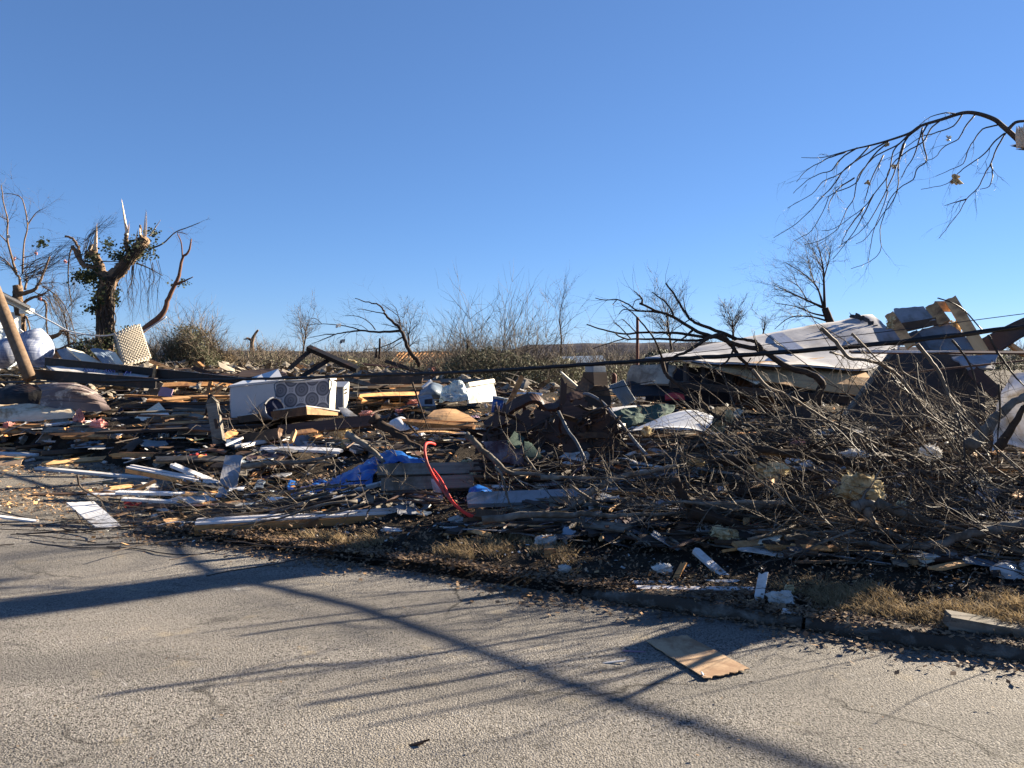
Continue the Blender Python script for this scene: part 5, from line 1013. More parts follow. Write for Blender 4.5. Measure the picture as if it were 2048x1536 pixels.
def tray():
    d = 12.7; t = thing('table_top', 'upside down wooden table top with rim boards below the patterned mattress', 'table top', P(590, 845, d)); p = lambda x, y, dd=0: P(x, y, d + dd)
    slab('top', None, None, 'drywall', [p(478, 833, .5), p(612, 812.5, .05), p(680, 823, .7), p(560, 835, 1.2)], .02, nx=5, ny=4, warp=.004, parent=t)
    slab('rim_board', None, None, 'brown', [p(474, 833, .48), p(612, 813, -.02), p(614, 829, -.02), p(478, 846, .46)], .04, nx=6, ny=2, warp=.004, parent=t)  # rim wood painted dark on its shaded face, pale on the sunlit one
    slab('rim_board', None, None, 'pine', [p(612.5, 813, -.02), p(676, 825, .62), p(676, 831, .62), p(614, 829, -.02)], .04, nx=6, ny=2, warp=.004, parent=t)
    slab('underside', None, None, 'dark', [p(490, 848, .6), p(612, 832, .1), p(670, 832, .6), p(560, 850, 1.1)], .02, nx=3, ny=3, warp=.004, parent=t)
tray()
def fence_post():
    d = 11.2; t = thing('fence_post', 'weathered grey slotted fence post leaning upright in front of the freezer', 'fence post', P(433, 896, d)); p = lambda x, y, dd=0: P(x, y, d + dd)
    slab('shaft', None, None, 'grey', [p(412, 808), p(433, 804, .02), p(446, 884, -.08), p(427, 896, -.1)], .14, nx=4, ny=8, warp=.006, parent=t)
    slab('slot', None, None, 'dark', [p(427, 838, -.055), p(433.5, 837, -.055), p(438, 856, -.075), p(431, 858, -.08)], .01, nx=1, ny=1, warp=0, parent=t)
    slab('pointed_cap', None, None, 'grey', [p(421, 793, .02), p(423, 793, .02), p(433, 803.5, .0), p(412, 807, 0)], .12, nx=2, ny=2, warp=.004, parent=t)
    mb = MB(); limb(mb, [(418, 792), (424, 793), (432, 806), (441, 826), (452, 834)], d + .1, .028, .02, 6); limb(mb, [(420, 795), (414, 815), (411, 830)], d + .1, .028, .02, 6); mb.build('strap', 'black', t, None, True)
fence_post()
BD('long_timber', 'long brown timber lying below the table top, nearest its rim', 'timber', 'redbrown', [(560, 862, .4), (745, 842, 0)], .16, .09, 1.2, 11.2)
BD('long_timber', 'brown timber with mortise marks beside the fence post', 'timber', 'brown', [(481, 882, .3), (560, 868, .1)], .16, .1, 1.2, 11.0)
BD('stud', 'sunlit tan stud end beneath the timber right of the fence post', 'stud', 'orange', [(440, 880, .2), (470, 864, .6)], .1, .05, .6, 11.2)
slab('glass_frame', 'grey framed glass pane lying beside the fence post', 'window pane', 'bluegrey', [(452, 878, .4), (483, 875, .4), (482, 888, 0), (454, 890, 0)], .02, 10.8, 3, 3, .003)
BD('pane_edge', 'thin white frame strip in front of the grey framed glass pane', 'frame strip', 'white', [(452, 890, 0), (484, 876, .2)], .03, .03, 0, 10.7)
slab('tan_offcut', 'sunlit orange plywood offcut under the long brown timber', 'plywood offcut', 'orange', [(585, 862, .3), (628, 855, .3), (640, 864, .1), (582, 874, 0)], .02, 10.6, 5, 3, .02, .1)
BD('leaning_stud', 'leaning tan stud at the end of the orange plywood offcut', 'stud', 'pine', [(582, 884, 0), (590, 862, .1)], .05, .05, 0, 10.5)
for lab, c in (('grey cabinet door standing in front of the pale log', [(450, 908, .25), (486, 909, .25), (473, 981, -.2), (437, 970, -.2)]), ('dark grey panel lying behind the pale log', [(505, 894, .4), (556, 893, .4), (552, 912, 0), (499, 915, 0)]), ('small grey panel right of the dark grey panel behind the log', [(562, 886, .3), (586, 884, .3), (590, 902, 0), (556, 904, 0)]),
               ('pale plaster slab lying right of the grey cabinet door', [(520, 938, .3), (565, 932, .3), (560, 948, 0), (512, 948, 0)]), ('rounded pale plate below the plaster slab', [(505, 960, .2), (535, 956, .2), (538, 968, 0), (495, 968, 0)])):
    slab('grey_sheet', lab, 'panel', 'greypanel', c, .025, None, 5, 5, .01, .04)
loft('blue_tarp', 'crumpled bright blue tarp spilling from the rubble at centre left', 'tarp', 'tarp', [[(578, 966, .3), (620, 962, .5), (665, 950, .6), (715, 935, .7), (750, 915, .8), (780, 905, .9)], [(574, 975, 0), (620, 972, .1), (665, 965, .2), (712, 952, .3), (748, 932, .4), (776, 922, .5)], [(580, 992, -.2), (615, 990, -.2), (660, 980, -.1), (705, 972, 0), (740, 950, .1), (765, 938, .2)], [(596, 1001, -.3), (630, 998, -.3), (670, 994, -.3), (710, 988, -.2), (738, 975, -.1), (752, 955, 0)]], .004, None, 46, 26, .09, 4.0)
loft('blue_tarp_fold', 'second fold of blue tarp lying under the red hose bend', 'tarp', 'tarp', [[(755, 908, .3), (790, 902, .3), (815, 910, .3), (850, 925, .3)], [(760, 918, 0), (795, 915, 0), (820, 922, 0), (852, 932, 0)], [(770, 928, -.1), (800, 928, -.1), (825, 934, -.1), (850, 938, 0)]], .004, 9.0, 22, 12, .09, 5)
loft('blue_bag', 'small deep blue plastic bag tucked under the long plank', 'plastic bag', 'tarp', [[(938, 980, .1), (955, 970, .1), (985, 982, .1)], [(938, 988, 0), (960, 986, -.05), (986, 990, 0)]], .004, 7.7, 14, 8, .05, 6)
B_ = lambda lab, m, l, w, t, roll=0, d=None, nm='board', **k: BD(nm, lab, 'board', m, l, w, t, roll, d, **k)
B_('weathered grey beam running under the red hose', 'grey', [(755, 942, .1), (960, 938, .2)], .14, .08, .9, 8.35); B_('second weathered grey beam below the first under the red hose', 'grey', [(762, 972, 0), (945, 965, .1)], .15, .08, .9, 8.0)
B_('dark speckled long plank lying right of the red hose', 'greypanel', [(935, 1000, 0), (1240, 990, .1)], .17, .05, .5, 7.35); B_('greenish grey wet plank below the speckled plank', 'grey', [(1100, 1008, .1), (1330, 1012, 0)], .18, .05, .4, 7.1)
slab('curved_board', 'pale broken board with a rounded end left of the hose base', 'board', 'greypanel', [(832, 985, .2), (888, 990, .2), (885, 1012, -.05), (818, 1000, 0)], .02, 7.75, 5, 4, .02, .08)
slab('speckled_tile', 'speckled pale tile standing behind the red hose', 'tile', 'drywall', [(860, 955, .05), (878, 958, .05), (888, 998, -.05), (868, 992, -.05)], .02, 7.9, 3, 3, .005, .06)
B_('brown board end showing below the speckled plank', 'brown', [(950, 1028, 0), (1010, 1036, 0)], .1, .05, .6, 7.0)
# painted trims at the front left
def trim(label, l, w, h, d=None):
    a, b = pts3(l, d, h * .55); t = thing('painted_trim', label, 'trim board', a); board('board', None, None, 'orange', a, b, w, h, 0, .015, 0, None, t); u = Vector((0, 0, h / 2 + .012))
    x = (b - a).normalized(); y = Vector((0, 0, 1)).cross(x)
    board('painted_face', None, None, 'trim', a + u - y * w * .1, b + u - y * w * .1, w * .42, .02, 0, .01, 0, None, t); board('painted_lip', None, None, 'trim', a + u * 1.25 + y * w * .3, b + u * 1.25 + y * w * .3, w * .34, .03, 0, .01, 0, None, t)
trim('long brown and white moulded trim lying at the verge edge in front', [(393, 1068, 0), (846, 1042, .35)], .15, .09)
trim('white trim plank slanting from the driveway under the navy box', [(258, 944, .1), (435, 978, -.5)], .12, .05); 
B_('white painted trim board lying on the driveway with one end on rubble', 'white', [(75, 936, .3), (300, 957, 0)], .10, .035); B_('white painted board behind the slanting trim plank', 'white', [(345, 930, .2), (430, 965, -.1)], .09, .04)
B_('long board, brown at one end and white at the other, beside the white flaked panel', 'brown', [(64, 992, 0), (330, 985, .2)], .11, .05); B_('white painted board continuing right of the brown ended board', 'white', [(235, 985, .1), (500, 990, .1)], .10, .03); B_('tan board lying diagonally above the flaked panel', 'pine', [(244, 992, 0), (310, 962, .2)], .07, .03); B_('tan splintered lath flat behind the brown ended board', 'pine', [(190, 984, .1), (300, 968, .3)], .09, .02)
B_('thin white board under the flaked panel', 'white', [(245, 998, 0), (390, 1006, .1)], .07, .03); B_('thin white strip lying on the asphalt at the left edge', 'white', [(-20, 1031, 0), (76, 1043, 0)], .06, .02)
slab('flaked_board', 'white flaked panel with brown patches lying at the driveway corner', 'panel', 'white', [(133, 1008, .3), (188, 1004, .4), (246, 1054, -.1), (204, 1062, -.2)], .02, None, 6, 6, .02, .02)
slab('red_scrap', 'dark red scrap half buried beside the flaked panel', 'scrap', 'redcloth', [(245, 1004, .1), (285, 1002, .1), (280, 1018, 0), (248, 1018, 0)], .02, None, 4, 4, .03, .1)
B_('grey painted board standing against the blue tarp', 'grey', [(733, 1035, 0), (742, 990, .2)], .08, .03); B_('white board lying under the blue tarp edge', 'white', [(660, 994, 0), (770, 965, .3)], .07, .04); B_('pale board lying flat behind the moulded trim', 'trim', [(545, 1048, 0), (640, 1036, .2)], .08, .05); B_('white curved lath at the grass edge right of the trim', 'white', [(766, 1058, 0), (806, 1062, 0)], .1, .02)

# orange lumber and broken trusses at left centre
for i, (l, m, w, lab) in enumerate((([(384, 742, .4), (428, 752, 0)], 'orange', .16, 'sunlit orange rafter lying left of the freezer, topmost of the lumber'), ([(396, 724, .2), (424, 748, 0)], 'orange', .1, 'orange stud sticking up left of the freezer'), ([(300, 722, .4), (374, 752, 0)], 'orange', .12, 'orange joist sloping down from the trailer frame end'), ([(318, 752, .2), (402, 772, -.1)], 'orange', .2, 'wide orange plank lying under the cable left of the freezer'),
        ([(310, 742, .1), (345, 748, 0)], 'pine', .1, 'short pale plank end beside the frame bracket'), ([(352, 785, .1), (398, 790, -.1)], 'orange', .14, 'orange panel edge right of the purple board'), ([(404, 792, .1), (450, 768, .3)], 'pine', .07, 'slanting pine stud against the freezer corner'), ([(392, 790, .1), (460, 794, 0)], 'brown', .08, 'brown rail beside the freezer corner'),
        ([(384, 770, .2), (412, 765, .2)], 'orange', .14, 'orange plywood offcut above the brown rail'), ([(414, 792, 0), (422, 762, .2)], 'orange', .09, 'upright orange stud left of the freezer'), ([(428, 790, 0), (448, 772, .1)], 'pine', .06, 'pine brace leaning beside the freezer'), ([(372, 806, .1), (452, 812, -.1)], 'orange', .1, 'orange joist lying below the brown rail'), ([(296, 800, .2), (420, 808, -.1)], 'orange', .16, 'wide orange joist lying behind the cream door panel'),
        ([(350, 795, .2), (440, 802, 0)], 'brown', .12, 'brown joist lying behind the fence post top'), ([(385, 735, .3), (470, 765, -.1)], 'dark', .12, 'dark beam under the cable just left of the freezer'), ([(470, 752, 0), (488, 738, .1)], 'pine', .08, 'pale stud end poking up above the freezer lid'), ([(490, 742, .1), (560, 740, .1)], 'redbrown', .1, 'dark red door frame piece above the freezer'), ([(545, 742, .1), (585, 752, 0)], 'maroon', .18, 'maroon board end behind the patterned mattress'),
        ([(594, 730, .2), (628, 752, 0)], 'orange', .14, 'orange plank sloping down behind the patterned mattress'), ([(604, 728, .2), (640, 752, 0)], 'pine', .09, 'pale pine plank beside the sloping orange one'), ([(632, 738, .1), (670, 748, 0)], 'grey', .09, 'grey bracket arm of the pale straight board'), ([(668, 743, 0), (775, 742, .2)], 'pine', .09, 'pale straight board lying level right of the patterned mattress'), ([(690, 757, .2), (830, 796, -.3)], 'grey', .11, 'long weathered board sloping down right of the white cabinet'),
        ([(725, 728, .2), (838, 740, -.1)], 'redbrown', .14, 'red brown wall rail high on the rubble at centre'), ([(770, 722, .4), (908, 766, -.2)], 'dark', .13, 'dark long beam sloping right below the tilted tree'), ([(745, 740, .2), (920, 744, .1)], 'brown', .1, 'brown board lying level beneath the exposed rafters'), ([(800, 775, .2), (870, 760, .3)], 'white', .1, 'white rail in the rubble behind the grey casing'), ([(925, 748, .2), (870, 750, .2)], 'greypanel', .25, 'grey slab edge under the cable left of the shrubs'),
        ([(995, 784, .2), (1045, 796, 0)], 'brown', .08, 'brown board end between the bright panel and the orange plank'), ([(1030, 788, .2), (1085, 790, .2)], 'white', .1, 'white board behind the cabinet crest rail'), ([(820, 815, .1), (948, 812, .1)], 'redbrown', .08, 'dark red rail lying in front of the clear plastic'))):
    B_(lab, m, l, w, .05, U(-.2, .9), nm='lumber')
def black_truss():
    d = 17.5; t = thing('steel_truss', 'black steel beam with bracing angled up behind the patterned mattress', 'steel beam', P(700, 745, d)); c = crop(440, 620, 1 / 4.096)
    for a, b, w in ((c([(722, 308)])[0], c([(1130, 490)])[0], .15), (c([(740, 330)])[0], c([(570, 480)])[0], .05), (c([(890, 410)])[0], c([(670, 545)])[0], .06)):
        board('beam', None, None, 'black', P(*a, d), P(*b, d - .3), w, .10, .3, .005, 0, None, t)
black_truss()
for lab, x0, x1, y in (('brown sheet of wall panelling under the pale straight board', 735, 850, 760), ('dark wall panel lying behind the weathered sloping board', 762, 800, 786)):
    slab('wall_sheet', lab, 'wall panel', 'brown', [(x0, y - 14, .3), (x1, y - 16, .3), (x1 - 4, y + 8, 0), (x0 + 4, y + 8, 0)], .02, 16.6, 6, 4, .02, .05)
slab('dark_door', 'dark maroon door leaf lying flat above the freezer', 'door', 'dark', [(482, 740, .6), (556, 736, .6), (580, 754, 0), (476, 754, 0)], .04, 16.8, 4, 3, .01, .02)
slab('white_flap', 'white bent sheet right of the table top', 'sheet', 'drywall', [(676, 816, .3), (692, 816, .3), (716, 832, 0), (688, 836, 0)], .01, 12.6, 5, 4, .03, .05)

# ------------------------------------------------------------------ road edge pieces
slab('cardboard_sheet', 'flat brown hardboard sheet lying alone on the asphalt', 'board', 'cardboard', [Vector((*(P(x, y, (CAMH - .012) / (CAMH - P(x, y, 1).z)).xy), .012 + dz)) for x, y, dz in ((1289, 1280, .008), (1372, 1268, .004), (1503, 1339, 0.0), (1411, 1357, .0))], .005, None, 16, 10, .006, .035)
for lab, l, w, t_, m in (('topmost white lath in the bundle of laths at the kerb', [(1268, 1166, .1), (1480, 1164, .1)], .045, .02, 'white'), ('second white lath in the bundle at the kerb', [(1255, 1172, 0), (1510, 1172, .05)], .05, .025, 'white'), ('third brown edged lath in the bundle at the kerb', [(1275, 1178, 0), (1512, 1181, 0)], .05, .03, 'trim'), ('lowest dark lath in the bundle at the kerb', [(1290, 1185, 0), (1512, 1190, 0)], .05, .03, 'brown'),
        ('short white lath propped across the end of the kerb bundle', [(1517, 1200, 0), (1527, 1146, .1)], .06, .02, 'white'), ('white and brown striped lath pointing at the kerb bundle', [(1390, 1100, .2), (1450, 1154, -.1)], .07, .025, 'white'), ('small tan splinter standing above the kerb bundle', [(1350, 1160, 0), (1368, 1126, .1)], .04, .02, 'orange'), ('grey timber on the verge at the lower right', [(1900, 1240, .1), (2090, 1274, 0)], .10, .08, 'grey'),
        ('pale shard lying on the verge mud right of the foam', [(1682, 1236, 0), (1722, 1218, .05)], .04, .02, 'trim'), ('white splinter on the kerb below the foam', [(1565, 1222, 0), (1612, 1234, 0)], .06, .02, 'white'), ('thin white sliver lying on the asphalt left of the hardboard', [(1208, 1326, 0), (1250, 1321, 0)], .012, .006, 'white'), ('thin pinkish sliver on the asphalt above the white one', [(1250, 1302, 0), (1290, 1304, 0)], .01, .005, 'purple'), ('tiny white splinter at the hardboard front edge', [(1404, 1346, 0), (1410, 1356, 0)], .02, .006, 'white'),
        ('white edged board lying in the dark brush above the laths', [(1405, 1090, .1), (1560, 1086, 0)], .05, .03, 'white'), ('brown splinter lying on the near asphalt', [(810, 1495, 0), (852, 1483, 0)], .014, .01, 'brown')):
    B_(lab, m, l, w, t_, .1, nm='lath')
slab('leaf_scrap', 'tan leaf like scrap on the asphalt at the lower left corner', 'scrap', 'cardboard', pts3([(12, 1500, .1), (50, 1496, .1), (54, 1508, 0), (10, 1512, 0)]), .004, None, 4, 4, .02, .15)
def brick_small():
    mb = MB(); q = hit(1098, 1112); mb.box(q + Vector((0, 0, .03)), (.04, .06, .04), ); tag(mb.build('wood_block', 'orange'), 'small orange wood block below the white fluff on the grass', 'wood block')
brick_small()
loft('white_dish', 'white plastic chair seat lying upside down at the right edge of the verge', 'plastic seat', 'whitemetal', [[(1985, 1130, .15), (2010, 1122, .15), (2035, 1130, .1), (2055, 1140, .1), (2090, 1140, .1)], [(1980, 1140, 0), (2010, 1136, -.05), (2035, 1142, 0), (2060, 1148, 0), (2090, 1150, 0)], [(1992, 1152, 0), (2015, 1156, -.05), (2040, 1158, -.05), (2060, 1158, 0), (2090, 1160, 0)]], .01, None, 18, 9, .006, 3)
loft('blue_white_ball', 'round pale blue plastic shell at the right edge beside the white seat', 'plastic shell', 'whitemetal', [[(2035, 1135, .1), (2048, 1117, .1), (2075, 1112, .1)], [(2032, 1140, 0), (2050, 1130, -.1), (2080, 1128, 0)], [(2036, 1146, 0), (2055, 1145, -.05), (2080, 1146, 0)]], .01, 5.4, 12, 9, .002, 3)
slab('white_flake', 'white flat flake on the verge grass near the right corner', 'scrap', 'drywall', [(1862, 1240, .05), (1890, 1233, .06), (1914, 1245, 0), (1885, 1248, 0)], .01, None, 5, 4, .01, .12)
# ------------------------------------------------------------------ fallen trees and brush, drawn limb by limb
def fallen_tree():
    d = 8.6; t = thing('fallen_tree', 'dark bare tree top fallen across the roof with its limbs reaching left', 'tree', P(1560, 800, d))
    mb = MB(); limb(mb, [(1634, 810, -.1), (1638, 785, -.1), (1644, 768, -.1), (1622, 748, -.1), (1580, 735, -.05)] + cD([(2000, 745), (1900, 705), (1680, 650), (1500, 590), (1300, 530), (1060, 380), (920, 330), (710, 240)]), d, .050, .012, 8, jit=.1, wand=0); mb.build('trunk', 'bark', t, None, True)
    tm = MB()
    for l, r in (([(1700, 605), (1550, 540), (1310, 450), (1220, 390), (1140, 270), (1060, 140), (980, 30)], .03), ([(1960, 740), (1930, 660), (1850, 620), (1700, 600)], .045), ([(1060, 380), (1040, 320), (980, 230), (900, 170), (840, 125)], .018), ([(920, 335), (800, 320), (690, 320), (560, 300), (500, 350)], .015), ([(860, 320), (690, 310), (600, 250), (480, 200), (350, 205), (260, 185)], .015),
                 ([(740, 245), (735, 190), (700, 150), (655, 110)], .018), ([(1420, 590), (1150, 550), (950, 540), (720, 540), (560, 550), (340, 510), (170, 455)], .024), ([(1400, 610), (1250, 620), (960, 605), (720, 605), (560, 600), (440, 530)], .024), ([(560, 600), (420, 640), (230, 705)], .01), ([(940, 790), (880, 640), (820, 540), (700, 400), (620, 320), (530, 255)], .018),
                 ([(1550, 555), (1420, 590), (1300, 670), (1200, 730), (1050, 790), (940, 800)], .04), ([(1550, 560), (1660, 680), (1720, 770), (1830, 890), (1950, 1030), (2048, 1120)], .04), ([(1250, 520), (1170, 590), (1060, 640)], .02), ([(1230, 400), (1180, 300), (1160, 180)], .008), ([(1250, 390), (1120, 470), (1050, 520)], .01),
                 ([(740, 190), (670, 210), (640, 280)], .008), ([(480, 205), (435, 250)], .006), ([(680, 540), (560, 420), (525, 400)], .01), ([(620, 600), (500, 470), (440, 430)], .01), ([(1680, 640), (1660, 750), (1590, 850), (1480, 900), (1420, 970)], .02), ([(1750, 790), (1870, 760), (1980, 780), (1900, 880)], .015), ([(1850, 800), (1800, 880), (1750, 930)], .012), ([(940, 800), (970, 930), (1010, 990), (1130, 1090), (1270, 1210), (1400, 1330), (1600, 1460), (1760, 1536), (1850, 1590), (1930, 1660)], .034)):
        mb = MB(); limb(mb, cD(l), d, r * .75, max(.004, r * .28), 6, jit=.12, wand=.4, twigs=4, tm=tm, tl=.4, tr=.3, lv=0); mb.build('branch', 'bark', t, None, True)
    tag(tm.build('twigs', 'twig', t), kind='stuff')
fallen_tree()
def brush(name, label, cat, ls, d, mat, tw=7, tl=.4, group=None, n=5, lv=1, wand=.3, grav=0):
    """one fallen branch: main stem first, its side stems after it"""
    mb = MB()
    for i, (l, r) in enumerate(ls): limb(mb, l, d, r * (1.18 if r > .025 else 1), max(.003, r * .35), 7 if r > .02 else n, jit=.1, wand=wand, twigs=tw, tl=tl, lv=lv, tr=.4, grav=grav, tback=.15)
    return tag(mb.build(name, mat, None, None, True), label, cat, group)
BR = lambda lab, ls, d, mat='twig', **k: brush('fallen_branch', lab, 'branch', ls, d, mat, **k)
BR('long bare branch sweeping down to the right across the dark plywood sheet', [(cE([(530, 360), (640, 460), (740, 580), (870, 600), (1020, 650), (1110, 720), (1200, 830), (1300, 960), (1400, 1050), (1560, 1160), (1700, 1290), (1850, 1420), (1980, 1500), (2100, 1560)]), .019), (cE([(760, 400), (870, 510), (970, 610), (1060, 670)]), .012), (cE([(600, 540), (740, 580)]), .012), (cE([(1200, 830), (1260, 900), (1480, 1040)]), .008)], 6.6, 'paletwig')  # pale bark colour stands in for sunlit edges
BR('forked bare branch crossing the middle of the dark plywood sheet', [(cE([(1250, 480), (1340, 590), (1420, 700), (1460, 800), (1500, 880), (1580, 960), (1700, 1080), (1750, 1160), (1850, 1280), (2000, 1420), (2100, 1500)]), .018), (cE([(1430, 720), (1480, 850), (1530, 950)]), .009), (cE([(1100, 560), (1120, 650), (1160, 700), (1280, 760), (1420, 850), (1455, 890)]), .010)], 6.3, 'paletwig')  # pale colour imitates sun along the stems
BR('thin bare shoot slanting over the white sheet at the right edge', [(cE([(1780, 410), (1850, 540), (1920, 640), (1980, 720), (2048, 790), (2120, 850)]), .012)], 6.2, tw=5)
BR('thin upright shoot right of the middle of the dark plywood sheet', [(cE([(1510, 450), (1600, 560), (1660, 670), (1700, 850), (1710, 1010), (1700, 1090)]), .011)], 6.2, tw=5)
BR('long thin branch from below the roof edge to the lower right of the brush', [(cE([(20, 670), (130, 800), (280, 860), (440, 960), (600, 1060), (760, 1130), (900, 1200), (1040, 1260), (1180, 1300), (1400, 1420), (1700, 1560), (1950, 1700)]), .016), (cE([(130, 800), (190, 860), (250, 930)]), .010)], 6.9, 'paletwig')  # coloured pale as though edged with sun
BR('pale thin twig arching level in front of the dark plywood sheet', [(cE([(640, 1010), (720, 970), (900, 1000), (1100, 1020), (1330, 1020), (1500, 1060), (1640, 1110)]), .009)], 6.9, 'paletwig', tw=4)
BR('short forked twig standing up through the sheet shadow', [(cE([(1245, 620), (1260, 760), (1300, 860), (1330, 940)]), .007), (cE([(1190, 850), (1250, 980), (1400, 1060), (1540, 1200), (1600, 1340)]), .009)], 6.4, tw=4)
BR('upright shoot rising left of the white fabric sheet', [(cE([(1860, 780), (1868, 1000), (1850, 1180), (1850, 1400)]), .010), (cE([(1540, 1000), (1590, 1150), (1610, 1400)]), .012)], 5.9, tw=6)
BR('thin branch weaving under the rounded plywood scrap', [(cE([(300, 1030), (390, 1040), (580, 1060), (700, 1090), (770, 1180), (850, 1290), (900, 1360)]), .014)], 7.0)
BR('thick pale limb propped up against the white fabric sheet', [(cE([(1640, 1240), (1780, 1100), (1900, 965), (2048, 870), (2150, 820)]), .05)], 6.3, 'barkgrey', tw=2)
BR('dark split limb in front of the white fabric sheet', [(cE([(1860, 1250), (1950, 1120), (2048, 960), (2150, 830)]), .035)], 6.0, 'bark', tw=2)
BR('dark limb lying over the rubble left of the propped pale limb', [(cE([(930, 1230), (1150, 1140), (1430, 1050)]), .03)], 7.2, 'bark', tw=4)
BR('big dark bough lying level over the middle of the right rubble', [(cH([(-200, 340), (-60, 330), (0, 290), (90, 255), (250, 280), (480, 300), (640, 330), (850, 400), (960, 450), (1100, 560), (1170, 620)]), .05), (cF([(1960, 340), (1900, 390), (1800, 440), (1600, 460), (1410, 485)]), .035)], 6.75, 'bark', tw=12, wand=.1)
BR('bough lying left from under the yellow insulation lump', [(cH([(-500, 640), (-300, 680), (0, 680), (200, 650), (440, 620), (660, 600), (720, 590)]), .045)], 6.45, 'barkgrey', tw=6, wand=.1)
BR('pale branch slanting down right from the insulation lump', [(cH([(950, 650), (1150, 740), (1350, 790), (1600, 860)]), .033), (cH([(1300, 770), (1450, 840), (1560, 885)]), .012)], 5.75, 'barkgrey', tw=4)
BR('long curved bough sagging across the lower right brush', [(cH([(2200, 800), (2048, 820), (1850, 850), (1600, 900), (1450, 955), (1250, 980), (1050, 990), (870, 960), (680, 930)]), .042), (cH([(780, 860), (600, 930), (430, 1000), (290, 1050)]), .012), (cH([(1130, 990), (1090, 1070), (1070, 1200)]), .008)], 5.55, 'barkgrey', tw=8, wand=.1)
BR('dark bough behind the lump, rising left to right', [(cH([(-100, 580), (0, 570), (200, 540), (380, 490), (620, 450)]), .035)], 6.8, 'bark', tw=6)
BR('broken pale stick with a blunt head standing below the insulation lump', [(cH([(870, 690), (900, 770), (960, 850), (1100, 910), (1220, 935)]), .032), (cH([(790, 690), (850, 660), (915, 665), (910, 740)]), .045)], 5.85, 'barkgrey', tw=1, wand=.05)
BR('pale bough lying from the moulded trim end to the right', [(cF([(-900, 1080), (-700, 1060), (-420, 1020), (0, 1025), (150, 1010), (400, 1040), (600, 1020), (850, 1020), (1100, 1000), (1230, 1000)]), .033)], 6.65, 'barkgrey', tw=8, wand=.1)
BR('pale bough forking up behind the speckled plank', [(cF([(-80, 1010), (0, 960), (100, 900), (200, 800), (400, 680), (560, 620), (800, 590), (1000, 530), (1110, 530)]), .042), (cF([(-300, 640), (0, 640), (250, 650), (420, 640)]), .025)], 7.1, 'barkgrey', tw=8, wand=.1)
BR('stout pale trunk piece lying down toward the verge at centre right', [(cF([(1070, 650), (1130, 760), (1200, 900), (1240, 980), (1330, 1060), (1450, 1090)]), .036), (cF([(1240, 975), (1500, 1060), (1700, 1120), (1830, 1230)]), .06)], 6.3, 'bark', tw=5, wand=.1)
BR('dark arched stick over the verge right of centre', [(cF([(2200, 900), (2048, 900), (1800, 890), (1600, 900), (1400, 910), (1200, 890), (1080, 890), (950, 910), (880, 960), (830, 1030)]), .022)], 6.25, 'barkgrey', tw=8, wand=.1)
BR('pale straight stick slanting across the dark hollow right of the plank', [(cF([(0, 720), (200, 850), (380, 950), (480, 1000), (730, 1050)]), .014)], 6.75, 'paletwig', tw=2)
BR('curved pale bough descending right from the broken cabinet', [(cC2([(880, 200), (940, 250), (1040, 350), (1150, 440), (1240, 530), (1330, 590), (1450, 600), (1600, 605), (1750, 630), (2048, 650), (2250, 660)]), .033), (cC2([(1490, 430), (1560, 520), (1630, 605)]), .016)], 7.7, 'barkgrey', tw=8, wand=.1)
BR('twisting thin branch hanging from the curved bough to the verge', [(cC2([(1180, 530), (1240, 600), (1280, 730), (1310, 860), (1390, 980), (1600, 1010), (2048, 1030)]), .014), (cC2([(2100, 880), (1900, 980), (1700, 1030), (1600, 1080), (1500, 1140), (1300, 1200), (1200, 1210)]), .022)], 7.0, 'barkgrey', tw=7, wand=.1)
BR('pale log lying level above the plaster slabs at centre left', [(cB2([(390, 545), (600, 520), (850, 490), (1100, 480), (1300, 450), (1500, 410)]), .04), (cB2([(560, 500), (575, 640), (530, 760)]), .010), (cB2([(800, 510), (700, 650), (660, 790)]), .008)], 9.2, 'barkgrey', tw=6, wand=.1)
BR('bent twig arching over the blue tarp', [(cB2([(1450, 490), (1310, 490), (1200, 590), (1110, 690), (1060, 800), (940, 950)]), .011)], 8.2, 'paletwig', tw=4)
BR('pale bough slanting down onto the blue tarp', [(cB2([(1600, 190), (1800, 310), (1960, 450), (2010, 560), (2020, 640)]), .038)], 9.0, 'barkgrey', tw=5, wand=.1)
BR('dark forked stick rising beside the bowed tan wood sheet', [(cC([(330, 640), (400, 850), (450, 1000), (500, 1130)]), .016), (cC([(300, 1080), (400, 1180), (490, 1250)]), .018)], 10.2, 'bark', tw=4)
BR('thick dark timber like bough running under the white tub toward the hose', [(cC([(-80, 1000), (0, 1060), (150, 1150), (280, 1230), (440, 1330)]), .07)], 9.3, 'bark', tw=2, wand=.05)
BR('thin branch arching above the flaked panel', [(cA2([(790, 460), (830, 590), (1000, 690), (1100, 740), (1300, 780), (1450, 800), (1700, 850), (2048, 850)]), .012), (cA2([(1240, 690), (1215, 760), (1280, 860), (1440, 1000)]), .007)], 8.0, 'twig', tw=6)
BR('thin branch lying in front of the flaked panel', [(cA2([(620, 990), (700, 1020), (900, 1020), (1100, 1010), (1300, 970)]), .010), (cA2([(770, 820), (850, 950), (930, 1000)]), .007), (cA2([(580, 910), (780, 920), (980, 915)]), .005)], 7.5, 'twig', tw=5)
